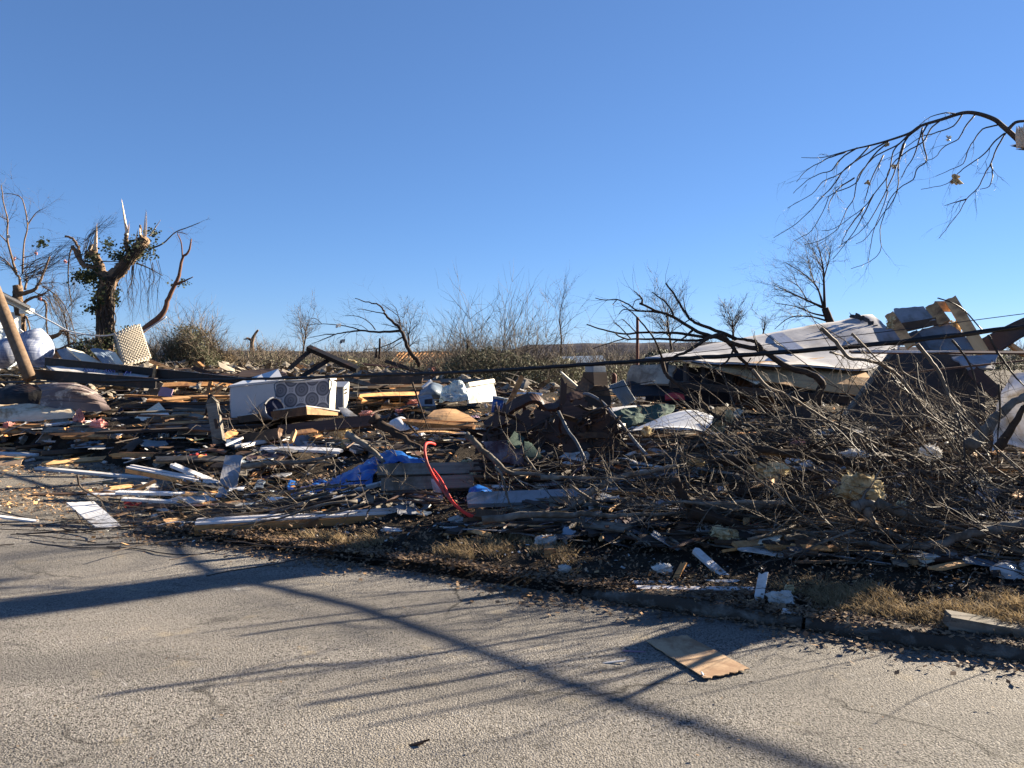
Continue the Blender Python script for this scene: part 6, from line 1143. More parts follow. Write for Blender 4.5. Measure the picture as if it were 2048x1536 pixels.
KEEP = [(455, 752, 702, 838), (935, 760, 1000, 808), (388, 1036, 850, 1078), (566, 912, 785, 1003), (845, 885, 1000, 1062), (434, 903, 488, 984), (130, 1000, 250, 1064), (238, 800, 352, 856), (62, 762, 224, 826), (0, 806, 154, 846),
        (408, 788, 450, 899), (472, 810, 746, 886), (846, 816, 958, 858), (1256, 820, 1434, 868), (776, 834, 856, 888), (333, 900, 390, 940), (312, 862, 340, 916), (1672, 950, 1768, 1002), (236, 890, 262, 914), (960, 876, 1052, 934), (950, 790, 1240, 905), (255, 936, 440, 980), (75, 930, 302, 960), (870, 765, 940, 806), (86, 730, 305, 760), (228, 645, 305, 732), (1500, 930, 1580, 958), (984, 794, 1016, 830), (1214, 758, 1274, 815)]
def kept(px, py, m=0): return any(a - m <= px <= c + m and b - m <= py <= d + m for a, b, c, d in KEEP)
LAND = [(562, 795, 'white freezer'), (606, 792, 'patterned mattress'), (690, 795, 'white cabinet end'), (262, 690, 'waffle foam mattress'), (60, 700, 'quilted mattress'), (35, 690, 'leaning pole'), (145, 795, 'ribbed metal skirting'), (40, 790, 'dark skirting'), (70, 827, 'cream mattress pad'), (292, 828, 'cream door panel'), (327, 890, 'torn insulation batt'), (250, 903, 'white carton'), (362, 920, 'navy box'), (132, 873, 'black car trim'),
        (430, 845, 'grey fence post'), (590, 830, 'table top'), (650, 855, 'long red brown timber'), (520, 876, 'mortised timber'), (461, 945, 'grey cabinet door'), (528, 903, 'dark grey panel'), (610, 864, 'orange offcut'), (670, 960, 'blue tarp'), (800, 918, 'blue tarp fold'), (850, 900, 'red hose bend'), (930, 1020, 'red hose end'), (860, 950, 'weathered beams'), (1060, 995, 'speckled plank'), (1210, 1010, 'greenish plank'), (615, 1055, 'moulded trim'), (350, 960, 'slanting trim plank'),
        (180, 945, 'white driveway board'), (190, 1032, 'flaked panel'), (165, 915, 'tan wood block'), (965, 785, 'bright white panel'), (907, 785, 'clear plastic'), (855, 800, 'grey casing'), (994, 812, 'blue can'), (1030, 780, 'orange plank'), (900, 835, 'bowed tan sheet'), (815, 860, 'white tub'), (1040, 800, 'cabinet crest rail'), (1100, 860, 'broken cabinet'), (1010, 905, 'maroon panel'), (1065, 897, 'green shingle strip'), (1200, 800, 'chimney box'), (1245, 788, 'corrugated tin'),
        (1280, 830, 'green shingle heap'), (1345, 845, 'dented hood'), (1348, 797, 'red plastic piece'), (1230, 870, 'arched conduit'), (1315, 780, 'black felt'), (1500, 740, 'sagging roof'), (1660, 780, 'roof plywood edge'), (1870, 670, 'upturned roof corner'), (1830, 800, 'dark plywood sheet'), (1600, 845, 'rounded plywood scrap'), (2020, 820, 'white fabric sheet'), (1720, 975, 'large yellow lump'), (1545, 940, 'yellow heap'), (1440, 850, 'yellow lump by the hood'),
        (1600, 905, 'big dark bough'), (1480, 930, 'forking end of the bough'), (1620, 1000, 'bough under the lump'), (1850, 1060, 'curved lower bough'), (1980, 1050, 'right end of the curved bough'), (1800, 1030, 'slanting pale branch'), (1740, 1040, 'blunt headed stick'), (1420, 1030, 'pale trunk piece'), (1480, 1080, 'dark trunk end'), (1330, 990, 'forked pale bough'), (1240, 950, 'curved bough'), (1250, 1035, 'level pale bough'), (1130, 1000, 'twisting thin branch'), (1390, 1100, 'striped lath'), (1380, 1170, 'kerb laths'),
        (1560, 1190, 'cream foam lump'), (2020, 1140, 'white plastic seat'), (1990, 1255, 'grey verge timber'), (1092, 1085, 'white batting'), (700, 870, 'rooty insulation clump'), (600, 925, 'pale log'), (640, 1010, 'brush heap'), (480, 1010, 'left of the brush heap')[:2] + ('brush heap edge',), (780, 880, 'dark bough under the tub'), (700, 700, 'black truss'), (720, 742, 'pale straight board'), (760, 776, 'weathered sloping board'), (840, 740, 'dark long beam'), (330, 783, 'purple board'), (400, 770, 'orange lumber'), (240, 755, 'trailer frame'), (1710, 905, 'white cloth heap'), (1860, 905, 'crumpled paper heap'), (1900, 980, 'right hand brush'), (2080, 960, 'brush at the right edge'), (1950, 900, 'propped pale limb')]
USED = set()
def where(px, py):
    l = sorted(LAND, key=lambda q: (q[0] - px) ** 2 + 2.2 * (q[1] - py) ** 2)[:4]; o = []
    for x, y, n in l:
        dx, dy = px - x, (py - y) * 1.6
        o.append(('just ' if dx * dx + dy * dy < 2500 else '') + (('right of' if dx > 0 else 'left of') if abs(dx) > abs(dy) else ('below' if dy > 0 else 'above')) + ' the ' + n)
    return o
def named(a, px, py):
    for w in where(px, py):
        if a + ' ' + w not in USED: break
    USED.add(a + ' ' + w); return a + ' ' + w
for i in range(30):                                            # the raked brush heap beside the flaked panel
    x0, y0 = U(560, 760), U(968, 1028); L = U(.55, 1.0); k = i % 3
    BR(named(('thin dark raked branch', 'thin grey raked branch', 'thin pale raked branch')[k], x0 - 180 * L, y0 + 30), [([(x0, y0), (x0 - 110 * L, y0 + 14 + U(-8, 14)), (x0 - 240 * L, y0 + 42 * L + U(-6, 14)), (x0 - 380 * L, y0 + 62 * L + U(-10, 16))], U(.009, .02))], hit(x0, y0).y - U(.1, .6), ('twig', 'barkgrey', 'paletwig')[k], tw=5, tl=.6, group='branches of the brush heap', wand=.5)
for i in range(30):                                            # stray twigs out on the asphalt
    x0 = U(10, 760); y0 = U(1046, 1092 + x0 * .035); b = hit(x0, y0); q = [b + Vector((0, 0, .02))]
    a = U(-.5, .5) + (math.pi if U(0, 1) < .5 else 0); mb = MB()
    for k in range(5): a += U(-.4, .4); q.append(q[-1] + Vector((math.cos(a) * .2, math.sin(a) * .2, U(-.005, .008)))); q[-1].z = max(q[-1].z, .008)
    mb.tube(q, .005, 5); tag(mb.build('twig', 'twig'), named('thin dark twig lying on the asphalt', x0, y0), 'twig', 'twigs on the asphalt')
for i in range(30):                                            # more right hand brush, leaning up and to the left
    x0 = U(1560, 2150); y0 = U(880, 1110); b = hit(x0, y0); dr = Vector((-U(.5, 1.1), U(-.25, .3), U(.1, .95))); L = U(.7, 1.7); mb = MB(); q = [b + Vector((0, 0, -.05))]
    for k in range(6): dr = (dr.normalized() + Vector((U(-.14, .14), U(-.14, .14), U(-.12, .06)))); q.append(q[-1] + dr.normalized() * L / 6)
    r = U(.006, .014); mb.tube(catmull(q, 3), [r * (1 - .75 * j / 18) for j in range(19)], 5)
    for _ in range(7): j = R.randint(1, 6); twig(mb, q[j], (q[j] - q[j - 1]) + Vector((U(-1, 1), U(-1, 1), U(-1, 1))) * .12, L * U(.15, .4), r * .5, 1)
    pale = i % 3 == 0
    tag(mb.build('fallen_branch', 'paletwig' if pale else 'twig', None, None, True), named(('pale' if pale else 'dark') + ' leaning bare shoot', x0, y0), 'branch', 'shoots of the right brush')
for i in range(24):
    x0, y0 = U(1640, 2300), U(880, 1120); x1, y1 = x0 - U(100, 460), y0 - U(60, 290); dd_ = hit(min(x0, 2200), y0).y - .1; c_ = U(-40, 40)
    l = [(x0, y0), (lit((x0,), (x1,), .3), lit((y0,), (y1,), .3) + c_ * .6), (lit((x0,), (x1,), .65), lit((y0,), (y1,), .65) + c_), (x1, y1)]; m = ('twig', 'paletwig', 'bark')[i % 3]
    BR(named(('dark long rising shoot', 'pale long rising shoot', 'brown long rising shoot')[i % 3] + ' based', x0, y0), [(l, U(.006, .012))], dd_, m, tw=9, tl=.4, group='long shoots rising from the right brush', lv=1)
# yellow and pink insulation lumps one can point at
LUMP_D = {(1720, 976): 6.0, (1545, 940): 6.7, (1710, 908): 7.1, (1860, 905): 6.9, (1436, 850): 8.6, (1458, 834): 8.6, (1392, 924): 7.0, (1293, 862): 8.7, (1802, 1010): 5.7, (1595, 884): 8.2}
def lump(label, mat, px, py, rx, ry, d=None, name='insulation_lump', cat='insulation', group=None, sq=.7):
    d = LUMP_D.get((px, py), d)
    b = hit(px, py + ry) if d is None else P(px, py + ry, d); s = b.y / FPX; mb = MB(); c = b + Vector((0, 0, ry * s)); sd = Vector((U(0, 90), U(0, 90), U(0, 90)))
    n, m = 14, 10
    for i in range(m + 1):
        th = math.pi * i / m
        for j in range(n):
            ph = 2 * math.pi * j / n; v = Vector((math.sin(th) * math.cos(ph), math.sin(th) * math.sin(ph), math.cos(th)))
            f = 1 + .55 * mn.noise(v * 1.3 + sd) + .35 * mn.noise(v * 3.3 + sd) + .16 * mn.noise(v * 8 + sd)
            mb.v.append(c + Vector((v.x * rx * s * f, v.y * max(rx, ry) * s * sq * f, v.z * ry * s * f)))
    mb.f = [(i * n + j, (i + 1) * n + j, (i + 1) * n + (j + 1) % n, i * n + (j + 1) % n) for i in range(m) for j in range(n)]
    for _ in range(70):
        v = Vector((U(-1, 1), U(-1, 1), U(-.4, 1))).normalized(); f = .95 + .3 * mn.noise(v * 1.3 + sd); p = c + Vector((v.x * rx, v.y * rx * sq, v.z * ry)) * s * f
        q = p + (v + Vector((U(-1, 1), U(-1, 1), U(-1, 1))) * .8) * s * min(rx, ry) * U(.15, .45); w = Vector((U(-1, 1), U(-1, 1), U(-1, 1))) * s * min(rx, ry) * .12; mb.quad(p - w, p + w, q + w * .4, q - w * .4)
    return tag(mb.build(name, mat, None, None, False), label, cat, group)
for lab, m, x, y, rx, ry in (('large yellow insulation lump lying on the brush at right', 'yellow', 1720, 976, 46, 25), ('yellow insulation heap below the big dark bough', 'yellow', 1545, 940, 34, 15), ('yellow insulation lump beside the dented white hood', 'yellow', 1436, 850, 13, 15), ('smaller yellow insulation lump right of the hood beneath the leaning limb', 'yellow', 1458, 834, 8, 13), ('yellow insulation tuft in front of the hood', 'yellow', 1293, 862, 9, 10),
                         ('yellow insulation on the end of the big bough', 'yellow', 1392, 924, 16, 9), ('wet yellow insulation under the weathered grey beam', 'yellow', 935, 930, 16, 9), ('yellow insulation hanging beside the post at centre', 'yellow', 945, 956, 9, 14), ('tan rooty insulation clump above the pale bough end', 'yellow', 685, 866, 16, 14), ('tan insulation clump below the rooty one', 'yellow', 692, 888, 10, 10),
                         ('small yellow tuft near the flat pale lath in the brush', 'yellow', 1802, 1010, 9, 8), ('small pale tuft on the bough above the big lump', 'yellow', 1759, 946, 7, 6), ('pink insulation lump standing by the cream pad corner', 'pink', 159, 836, 9, 14), ('pink insulation spread right of the standing pink lump', 'pink', 196, 850, 16, 10), ('pink insulation lump at the left edge', 'pink', 20, 853, 13, 8), ('pink insulation beside the fence post', 'pink', 392, 842, 13, 7),
                         ('pink insulation on the panels right of the cream door panel', 'pink', 368, 820, 12, 8), ('pink insulation under the brown timber at centre left', 'pink', 535, 880, 14, 6), ('pink insulation right of the table top', 'pink', 735, 828, 16, 6), ('pale pink insulation left of the grey casing', 'pink', 828, 805, 13, 6), ('pink insulation high in the rubble under the tilted tree', 'pink', 862, 738, 8, 5), ('faded pink insulation spread in the shade under the rounded plywood scrap', 'pink', 1595, 884, 14, 7),
                         ('white fluffy batting on the grass', 'fluff', 1092, 1082, 22, 11), ('small white batting beside the kerb debris', 'fluff', 1128, 1138, 14, 8), ('white batting with a tan cap on the verge', 'fluff', 1326, 1138, 20, 11), ('cream foam lump lying over white cloth at the kerb', 'fluff', 1560, 1196, 26, 13), ('yellow foam knob on top of the cream foam lump', 'yellow', 1578, 1180, 10, 11), ('small foam crumb on the kerb edge left of the cream foam lump', 'yellow', 1414, 1208, 12, 7),
                         ('white batting shreds hanging at the foot of the hose', 'fluff', 912, 1040, 14, 8), ('grey pebbly lump in shade above the verge', 'yellow', 1445, 1070, 30, 16), ('white cloth heap lying on the right rubble', 'fluff', 1710, 908, 28, 8), ('white crumpled paper heap right of the white cloth heap', 'fluff', 1860, 905, 22, 14), ('yellow tuft on the skyline debris at left', 'yellow', 700, 725, 12, 5)):
    lump(lab, m, x, y, rx, ry)
# rags
def rag(label, mat, px, py, rx, ry, group=None):
    b = hit(px, py); s = b.y / FPX; g = []; sd = U(0, 90)
    for i in range(9):
        row = []
        for j in range(13):
            u, v = j / 12 - .5, i / 8 - .5; k = 1 + .4 * mn.noise(Vector((u * 3, v * 3, sd))); z = .5 * ry * s + .9 * ry * s * mn.noise(Vector((u * 6, v * 4, sd + 9))) - (abs(u) ** 3 + abs(v) ** 3) * ry * s * 2
            row.append(b + Vector((u * 2 * rx * s * k, -v * ry * s * 2.4 * k, max(z, -.03))))
        g.append(row)
    return tag(MB().solid(g, .006).build('rag', mat, None, None, True), label, 'rag', group)
for lab, m, x, y, rx, ry in (('navy rag lying near the driveway left of the black trim', 'navy', 88, 892, 24, 7), ('red rag at the end of the dark timber by the driveway', 'redcloth', 65, 902, 10, 5), ('dark rag left of the navy rag', 'darkcloth', 50, 885, 16, 6), ('dark clothes heap right of the black trim', 'darkcloth', 165, 888, 24, 8), ('grey patterned rag behind the brown tile', 'bluegrey', 190, 888, 14, 7), ('black tyre like rag heap behind the cream door panel', 'darkcloth', 285, 800, 22, 12), ('second black rag heap between the skirting and the cream panel', 'navy', 270, 822, 28, 10),
                             ('dark blue rag under the white card', 'navy', 330, 886, 16, 6), ('black plastic heap left of the fence post', 'darkcloth', 380, 880, 20, 9), ('dark rag below the bowed tan wood sheet', 'darkcloth', 830, 862, 18, 8), ('purple rag under the bright white panel', 'purple', 950, 838, 9, 7), ('maroon rag above the patterned mattress', 'redcloth', 560, 748, 12, 5), ('white rag on the rubble left of the hose', 'fabric', 720, 850, 16, 6), ('pale blue rag beside the arched conduit', 'bluegrey', 1335, 880, 20, 8)):
    rag(lab, m, x, y, rx, ry)

# ------------------------------------------------------------------ loose wreckage, piece by piece (each copy its own object)
def lower(px): return 925 if px < 150 else 925 + (px - 150) * .9 if px < 310 else 1070 if px < 800 else 1070 + (px - 800) * .06 if px < 1300 else 1105 + (px - 1300) * .06
def spot(bias=1.0, ok=None, a=None):
    while True:
        px = U(-140, 2200); lo = lower(px); hi = 752 if px < 900 else 778 if px < 1300 else 800 if px < 1500 else 860
        py = hi + (lo - hi) * U(0, 1) ** bias
        if kept(px, py) or (ok and not ok(px, py, a)): continue
        q = hit(px, py)
        if q.y < 32: return px, py, q
def gnorm(x, y):
    e = .25; z = H(np.array([x - e, x + e, x, x]), np.array([y, y, y - e, y + e])); return Vector((z[0] - z[1], z[2] - z[3], 2 * e)).normalized()
def scatter(name, cat, noun, protos, n, tilt=.25, yaw=None, lift=.02, bias=1.0, sink=0, smin=.7, smax=1.3, group=None, ok=None):
    i = 0
    while i < n:
        me, a = R.choice(protos); px, py, q = spot(bias, ok, a)
        i += 1; o = bpy.data.objects.new(name, me); COL.objects.link(o)
        z = (gnorm(q.x, q.y) + Vector((U(-tilt, tilt), U(-tilt, tilt), 0))).normalized(); y = U(-math.pi, math.pi) if yaw is None else R.gauss(yaw, .85 if px < 780 else .6) + (math.pi if U(0, 1) < .5 else 0)
        x = Vector((math.cos(y), math.sin(y), 0)); s = U(smin, smax) * (1 if py < 960 else .62)
        o.matrix_basis = frame(q + Vector((0, 0, lift + U(0, .05) - sink)), x, z) @ Matrix.Scale(s, 4)
        big = max(o.dimensions) if o.dimensions.length else 1
        L = max((v.co.length for v in list(me.vertices)[::7]), default=.5) * 2 * s; sz = 'small ' if L < .45 else 'large ' if L > 1.3 else ''
        for w in where(px, py):
            lab = f'{sz}{a} {noun} {w}'
            if lab not in USED: break
        USED.add(lab); tag(o, lab, cat, group or noun + 's strewn over the rubble')
def centred(mb, L): mb.v = [v - Vector((L / 2, 0, 0)) for v in mb.v]; return mb
def patch(m, w, h, t, rag, warp):
    o = slab('tmp', None, None, m, [Vector((-w / 2, h / 2, 0)), Vector((w / 2, h / 2, 0)), Vector((w / 2, -h / 2, 0)), Vector((-w / 2, -h / 2, 0))], t, None, 5, 4, warp, rag); me = o.data
    me.transform(o.matrix_basis); bpy.data.objects.remove(o); return me
boards = []
for m, a, k in (('orange', 'orange tan', 4), ('pine', 'pale pine', 3), ('brown', 'brown', 5), ('redbrown', 'dark red', 2), ('dark', 'blackened', 3), ('grey', 'weathered grey', 6), ('white', 'white painted', 2), ('plydark', 'dull brown', 4)):
    for _ in range(k): L = U(.35, 1.5); boards.append((centred(board_mesh(MB(), L, U(.04, .14), U(.015, .045), .06, U(-.03, .03)), L).mesh('board', m), a))
scatter('broken_board', 'board', 'splintered board', boards, 295, .3, 0.1, .02, .9, ok=lambda px, py, a: px < 1300 and (px < 700 or U(0, 1) < .6) or U(0, 1) < .5)
framing = []
for m, a in (('orange', 'orange'), ('plydark', 'dull brown'), ('brown', 'brown'), ('grey', 'weathered'), ('redbrown', 'dark red'), ('brown', 'brown'), ('dark', 'blackened')):
    for _ in range(3): L = U(1.1, 2.9); framing.append((centred(board_mesh(MB(), L, R.choice([.09, .09, .14, .19]), .04, .09, U(-.03, .03)), L).mesh('framing', m), a))
scatter('framing_timber', 'timber', 'framing timber', framing, 85, .5, .15, .16, .75, ok=lambda px, py, a: not kept(px, py, 16) and not kept(px, py - 10, 16) and 190 < px < 1260 and py < 890 - (50 if px < 330 else 0))
sheets = []
for m, a in (('ply', 'tan'), ('plydark', 'brown'), ('drywall', 'white'), ('greypanel', 'grey'), ('shingle', 'shingled dark'), ('brown', 'reddish brown'), ('cream', 'cream')):
    for _ in range(2): sheets.append((patch(m, U(.7, 1.3), U(.4, .8), U(.01, .02), U(.08, .25), U(.02, .06)), a))
scatter('wall_sheet', 'wall sheet', 'torn wall sheet', sheets, 60, .8, None, .14, .75, ok=lambda px, py, a: py < 900 and px < 1300 and not kept(px, py, 36) and not kept(px, py - 34, 30))
shards = []
for m, a in (('brown', 'brown'), ('dark', 'black'), ('grey', 'grey'), ('plydark', 'dull brown'), ('redbrown', 'dark red'), ('orange', 'tan'), ('barkgrey', 'bark grey')):
    for _ in range(4): L = U(.3, 1.0); shards.append((centred(board_mesh(MB(), L, U(.02, .08), U(.008, .03), .16, U(-.05, .05), 3, 3), L).mesh('shard', m), a))
scatter('wood_shard', 'wood shard', 'torn wood shard', shards, 295, .55, None, .05, .9, ok=lambda px, py, a: 480 < px < 1420)
slabs_ = []
for m, a in (('greypanel', 'grey'), ('bluegrey', 'blue grey'), ('drywall', 'white'), ('shingle', 'black'), ('maroon', 'maroon'), ('plydark', 'brown')):
    for _ in range(3): slabs_.append((patch(m, U(.2, .55), U(.15, .4), U(.008, .02), U(.1, .35), U(.02, .05)), a))
scatter('plaster_piece', 'plaster piece', 'cracked plaster piece', slabs_, 170, .5, None, .05, .9, ok=lambda px, py, a: 380 < px < 1350)
lath = []
for m, a in (('white', 'thin white'), ('grey', 'thin grey'), ('greypanel', 'thin blue grey'), ('pine', 'thin pale'), ('brown', 'thin brown'), ('dark', 'thin dark'), ):
    for _ in range(3): L = U(.4, 1.3); lath.append((centred(board_mesh(MB(), L, U(.02, .045), U(.006, .015), .05, U(-.05, .05)), L).mesh('lath', m), a))
scatter('lath', 'lath', 'lath', lath, 280, .3, 0.05, .03, 1, ok=lambda px, py, a: px < 1300 or U(0, 1) < .6)
plates = []
for m, a, k in (('drywall', 'white broken', 4), ('greypanel', 'grey broken', 5), ('ply', 'tan broken', 3), ('plydark', 'dark broken', 4), ('shingle', 'dark granular', 4), ('greenshingle', 'green granular', 2), ('zinc', 'metallic grey', 2), ('cream', 'cream broken', 2), ('bluegrey', 'blue grey', 2), ('brown', 'brown broken', 2)):
    for _ in range(k): plates.append((patch(m, U(.18, .6), U(.15, .42), U(.006, .018), U(.05, .3), U(.01, .05)), a))
scatter('broken_sheet', 'broken sheet', 'sheet piece', plates, 295, .4, None, .03)
offs = []
for m, a in (('orange', 'orange'), ('pine', 'pale'), ('brown', 'brown'), ('dark', 'black'), ('grey', 'grey'), ('white', 'white'), ('orange', 'orange'), ('ply', 'tan')):
    for _ in range(4): L = U(.12, .42); offs.append((centred(board_mesh(MB(), L, U(.05, .16), U(.015, .06), .05, 0, 2, 2), L).mesh('offcut', m), a))
scatter('wood_offcut', 'wood offcut', 'wood offcut', offs, 295, .6, None, .02, .8)
tufts = []
for m, a in (('yellow', 'yellow'), ('pink', 'pink'), ('fluff', 'white'), ('foam', 'tan')):
    for _ in range(3): o = lump('x', m, 1024, 900, 16, 9, 9); me = o.data; bpy.data.objects.remove(o); tufts.append((me, a))
scatter('insulation_tuft', 'insulation', 'insulation tuft', tufts, 130, .4, None, -.03, 1, 0, .3, .8)
rags_ = []
for m, a in (('navy', 'navy'), ('darkcloth', 'black'), ('bluegrey', 'grey blue'), ('fabric', 'white'), ('creamcloth', 'stained cream'), ('redcloth', 'red')):
    for _ in range(2): o = rag('x', m, 1024, 930, 16, 6); me = o.data; bpy.data.objects.remove(o); rags_.append((me, a))
scatter('cloth_scrap', 'rag', 'cloth scrap', [r for r in rags_ if r[1] != 'red'] * 4 + [r for r in rags_ if r[1] == 'red'], 90, .3, None, 0, 1, 0, .4, 1.2)
sticks = []
for m, a in (('twig', 'dark crooked'), ('bark', 'brown crooked'), ('barkgrey', 'grey crooked'), ('paletwig', 'pale crooked')):
    for _ in range(6):
        mb = MB(); L = U(.8, 2.2); q = [Vector((0, 0, 0))]; dr = Vector((1, 0, 0)); r = U(.007, .02)
        for k in range(7): dr = (dr + Vector((0, U(-.22, .22), U(-.08, .1)))).normalized(); q.append(q[-1] + dr * L / 7)
        mb.tube(catmull(q, 2), [r * (1 - .7 * j / 14) for j in range(15)], 5)
        for _ in range(6): j = R.randint(1, 7); twig(mb, q[j], (q[j] - q[j - 1]).normalized() + Vector((U(-.6, .6), U(-1, 1), U(-.1, .9))), L * U(.15, .4), r * .5, 1)
        mb.v = [v - Vector((L / 2, 0, 0)) for v in mb.v]; sticks.append((mb.mesh('stick', m, True), a))
scatter('stick', 'branch', 'stick', sticks, 290, .25, math.pi - .25, .05, .85, ok=lambda px, py, a: py < lower(px) - 30 and (px > 1150 and py > 830 or U(0, 1) < (.08 if px < 480 else .55)))

# ------------------------------------------------------------------ what nobody could count
def rnd_field(n, x0, x1, y0, y1, far=True):
    Y = np.array([1 / U(1 / y1, 1 / y0) if far else U(y0, y1) for _ in range(n)]); X = np.array([U(-.80, .85) for _ in range(n)]) * (Y + 1.5)
    s = (X - KA[0]) * KN[0] + (Y - KA[1]) * KN[1]; ok = (s > .1) & ~in_drive(X, Y) & (X > x0) & (X < x1); X, Y, s = X[ok], Y[ok], s[ok]; return X, Y, np.maximum(H(X, Y), np.where(s < .2, .05, .0)), s
def chips(name, mat, n, smin, smax, el, label, cat, tilt=.6, zup=.03, y0=4, y1=30, sel=None):
    X, Y, Z, s = rnd_field(n, -26, 16, y0, y1); mb = MB()
    for x, y, z, q in zip(X, Y, Z, s):
        if sel and not sel(x, y, q): continue
        a = U(0, 6.28); L = U(smin, smax) * max(.16, .085 * y - .12); w = L * U(*el); c, sn = math.cos(a), math.sin(a); p = Vector((x, y, z + U(0, zup)))
        e = Vector((c * L, sn * L, U(-tilt, tilt) * L)); f = Vector((-sn * w, c * w, U(-tilt, tilt) * w)); k = Vector((0, 0, U(.15, .5) * w))
        mb.v += [p - e - f * U(.4, 1), p + e * U(.5, 1) - f, p + e + f * U(.4, 1), p - e * U(.5, 1) + f, p + k]; b = len(mb.v) - 5
        mb.f += [(b, b + 1, b + 4), (b + 1, b + 2, b + 4), (b + 2, b + 3, b + 4), (b + 3, b, b + 4)]
    tag(mb.build(name, mat), label, cat, None, 'stuff')
pile = lambda x, y, s: s > 2.1 or (x < -2.2 and s > .6)
verge = lambda x, y, s: s < 2.3
chips('wood_chips', 'ply', 9000, .015, .06, (.12, .4), 'tan wood splinters strewn through the rubble', 'splinters', sel=pile)
chips('orange_chips', 'orange', 5000, .015, .07, (.12, .5), 'orange wood splinters strewn through the rubble', 'splinters', sel=pile)
chips('dark_chips', 'dark', 9000, .02, .08, (.2, .6), 'dark crumbs filling the gaps of the rubble', 'rubble', sel=pile)  # dark crumbs between the rubble pieces
chips('pale_chips', 'drywall', 4200, .012, .05, (.3, .9), 'white crumbs of plaster strewn over the rubble', 'plaster crumbs')
chips('grey_chips', 'greypanel', 5200, .015, .07, (.2, .8), 'grey broken bits strewn through the rubble', 'rubble', sel=pile)
chips('tan_crumbs', 'yellow', 1500, .01, .035, (.5, 1), 'yellow insulation crumbs on the brush and verge', 'insulation crumbs')
chips('fallen_leaves', 'leaf', 24000, .016, .045, (.4, .8), 'brown dead leaves littering the verge', 'leaves', 1.0, .05, 4, 9.5, verge)
chips('dark_leaf_mould', 'mud', 5000, .012, .04, (.4, .9), 'black leaf mould and mud clods on the verge', 'leaf mould', 1.0, .04, 4, 9.5, verge)
chips('pale_leaves', 'cardboard', 4500, .014, .034, (.35, .8), 'pale dry leaf bits on the verge', 'leaves', 1.0, .05, 4, 9.5, verge)
chips('distant_rubble', 'wall', 3200, .04, .14, (.2, .8), 'pale bits of far wreckage on the skyline heap', 'rubble', .8, .25, 19, 34)
def tangle(name, mat, n, y0, y1, L0, L1, r, label, sel, up=(.0, .35), bias=True, kind='stuff'):
    X, Y, Z, s = rnd_field(n, -26, 16, y0, y1); mb = MB()
    for x, y, z, q in zip(X, Y, Z, s):
        if not sel(x, y, q): continue
        k_ = FPX / y; pxx, pyy = 1024 + x * k_, HOR + (CAMH - z) * k_
        if kept(pxx, pyy, 4) and U(0, 1) < .9: continue
        a = (R.gauss(math.pi - .3, .6) if bias else U(0, 6.28)); L = U(L0, L1); dr = Vector((math.cos(a), math.sin(a), U(*up))); p = [Vector((x, y, z + U(0, .12)))]
        for k in range(4): dr = (dr.normalized() + Vector((U(-.3, .3), U(-.3, .3), U(-.3, .15)))); p.append(p[-1] + dr.normalized() * L / 4)
        rr = r * U(.5, 1.5); mb.tube(p, [rr, rr * .85, rr * .7, rr * .5, rr * .25], 3, False)
    tag(mb.build(name, mat), label, 'twigs', None, kind)
tangle('twig_litter', 'twig', 1400, 4.3, 13, .2, .9, .0045, 'dark fine twigs matted over the brush and verge', lambda x, y, s: s > (1.15 if x > .9 else 1.7) and (x > -.8 or U(0, 1) < .3), (-.05, .4))
tangle('pale_twig_litter', 'paletwig', 800, 4.3, 13, .15, .8, .0042, 'pale fine twigs matted over the brush and verge', lambda x, y, s: s > (1.15 if x > .9 else 1.7) and (x > -.8 or U(0, 1) < .3), (-.05, .45))
tangle('dense_brush', 'twig', 560, 4.6, 9.5, .4, 1.3, .005, 'dense dark twigs of the fallen tree tops at right', lambda x, y, s: x > .22 * y and s > 1.35, (.0, .7))
tangle('pale_brush', 'paletwig', 420, 4.6, 9.5, .4, 1.2, .0045, 'dense pale twigs of the fallen tree tops at right', lambda x, y, s: x > .26 * y and s > 1.35, (.0, .8))
tangle('skyline_brush', 'twig', 1500, 21, 34, .6, 2.0, .012, 'dark tangled brushwood heaped along the skyline', lambda x, y, s: -9 < x < 2, (.0, .5), False)
tangle('skyline_twigs', 'paletwig', 900, 21, 34, .5, 1.6, .010, 'pale tangled brushwood heaped along the skyline', lambda x, y, s: -12 < x < 2, (.0, .5), False)
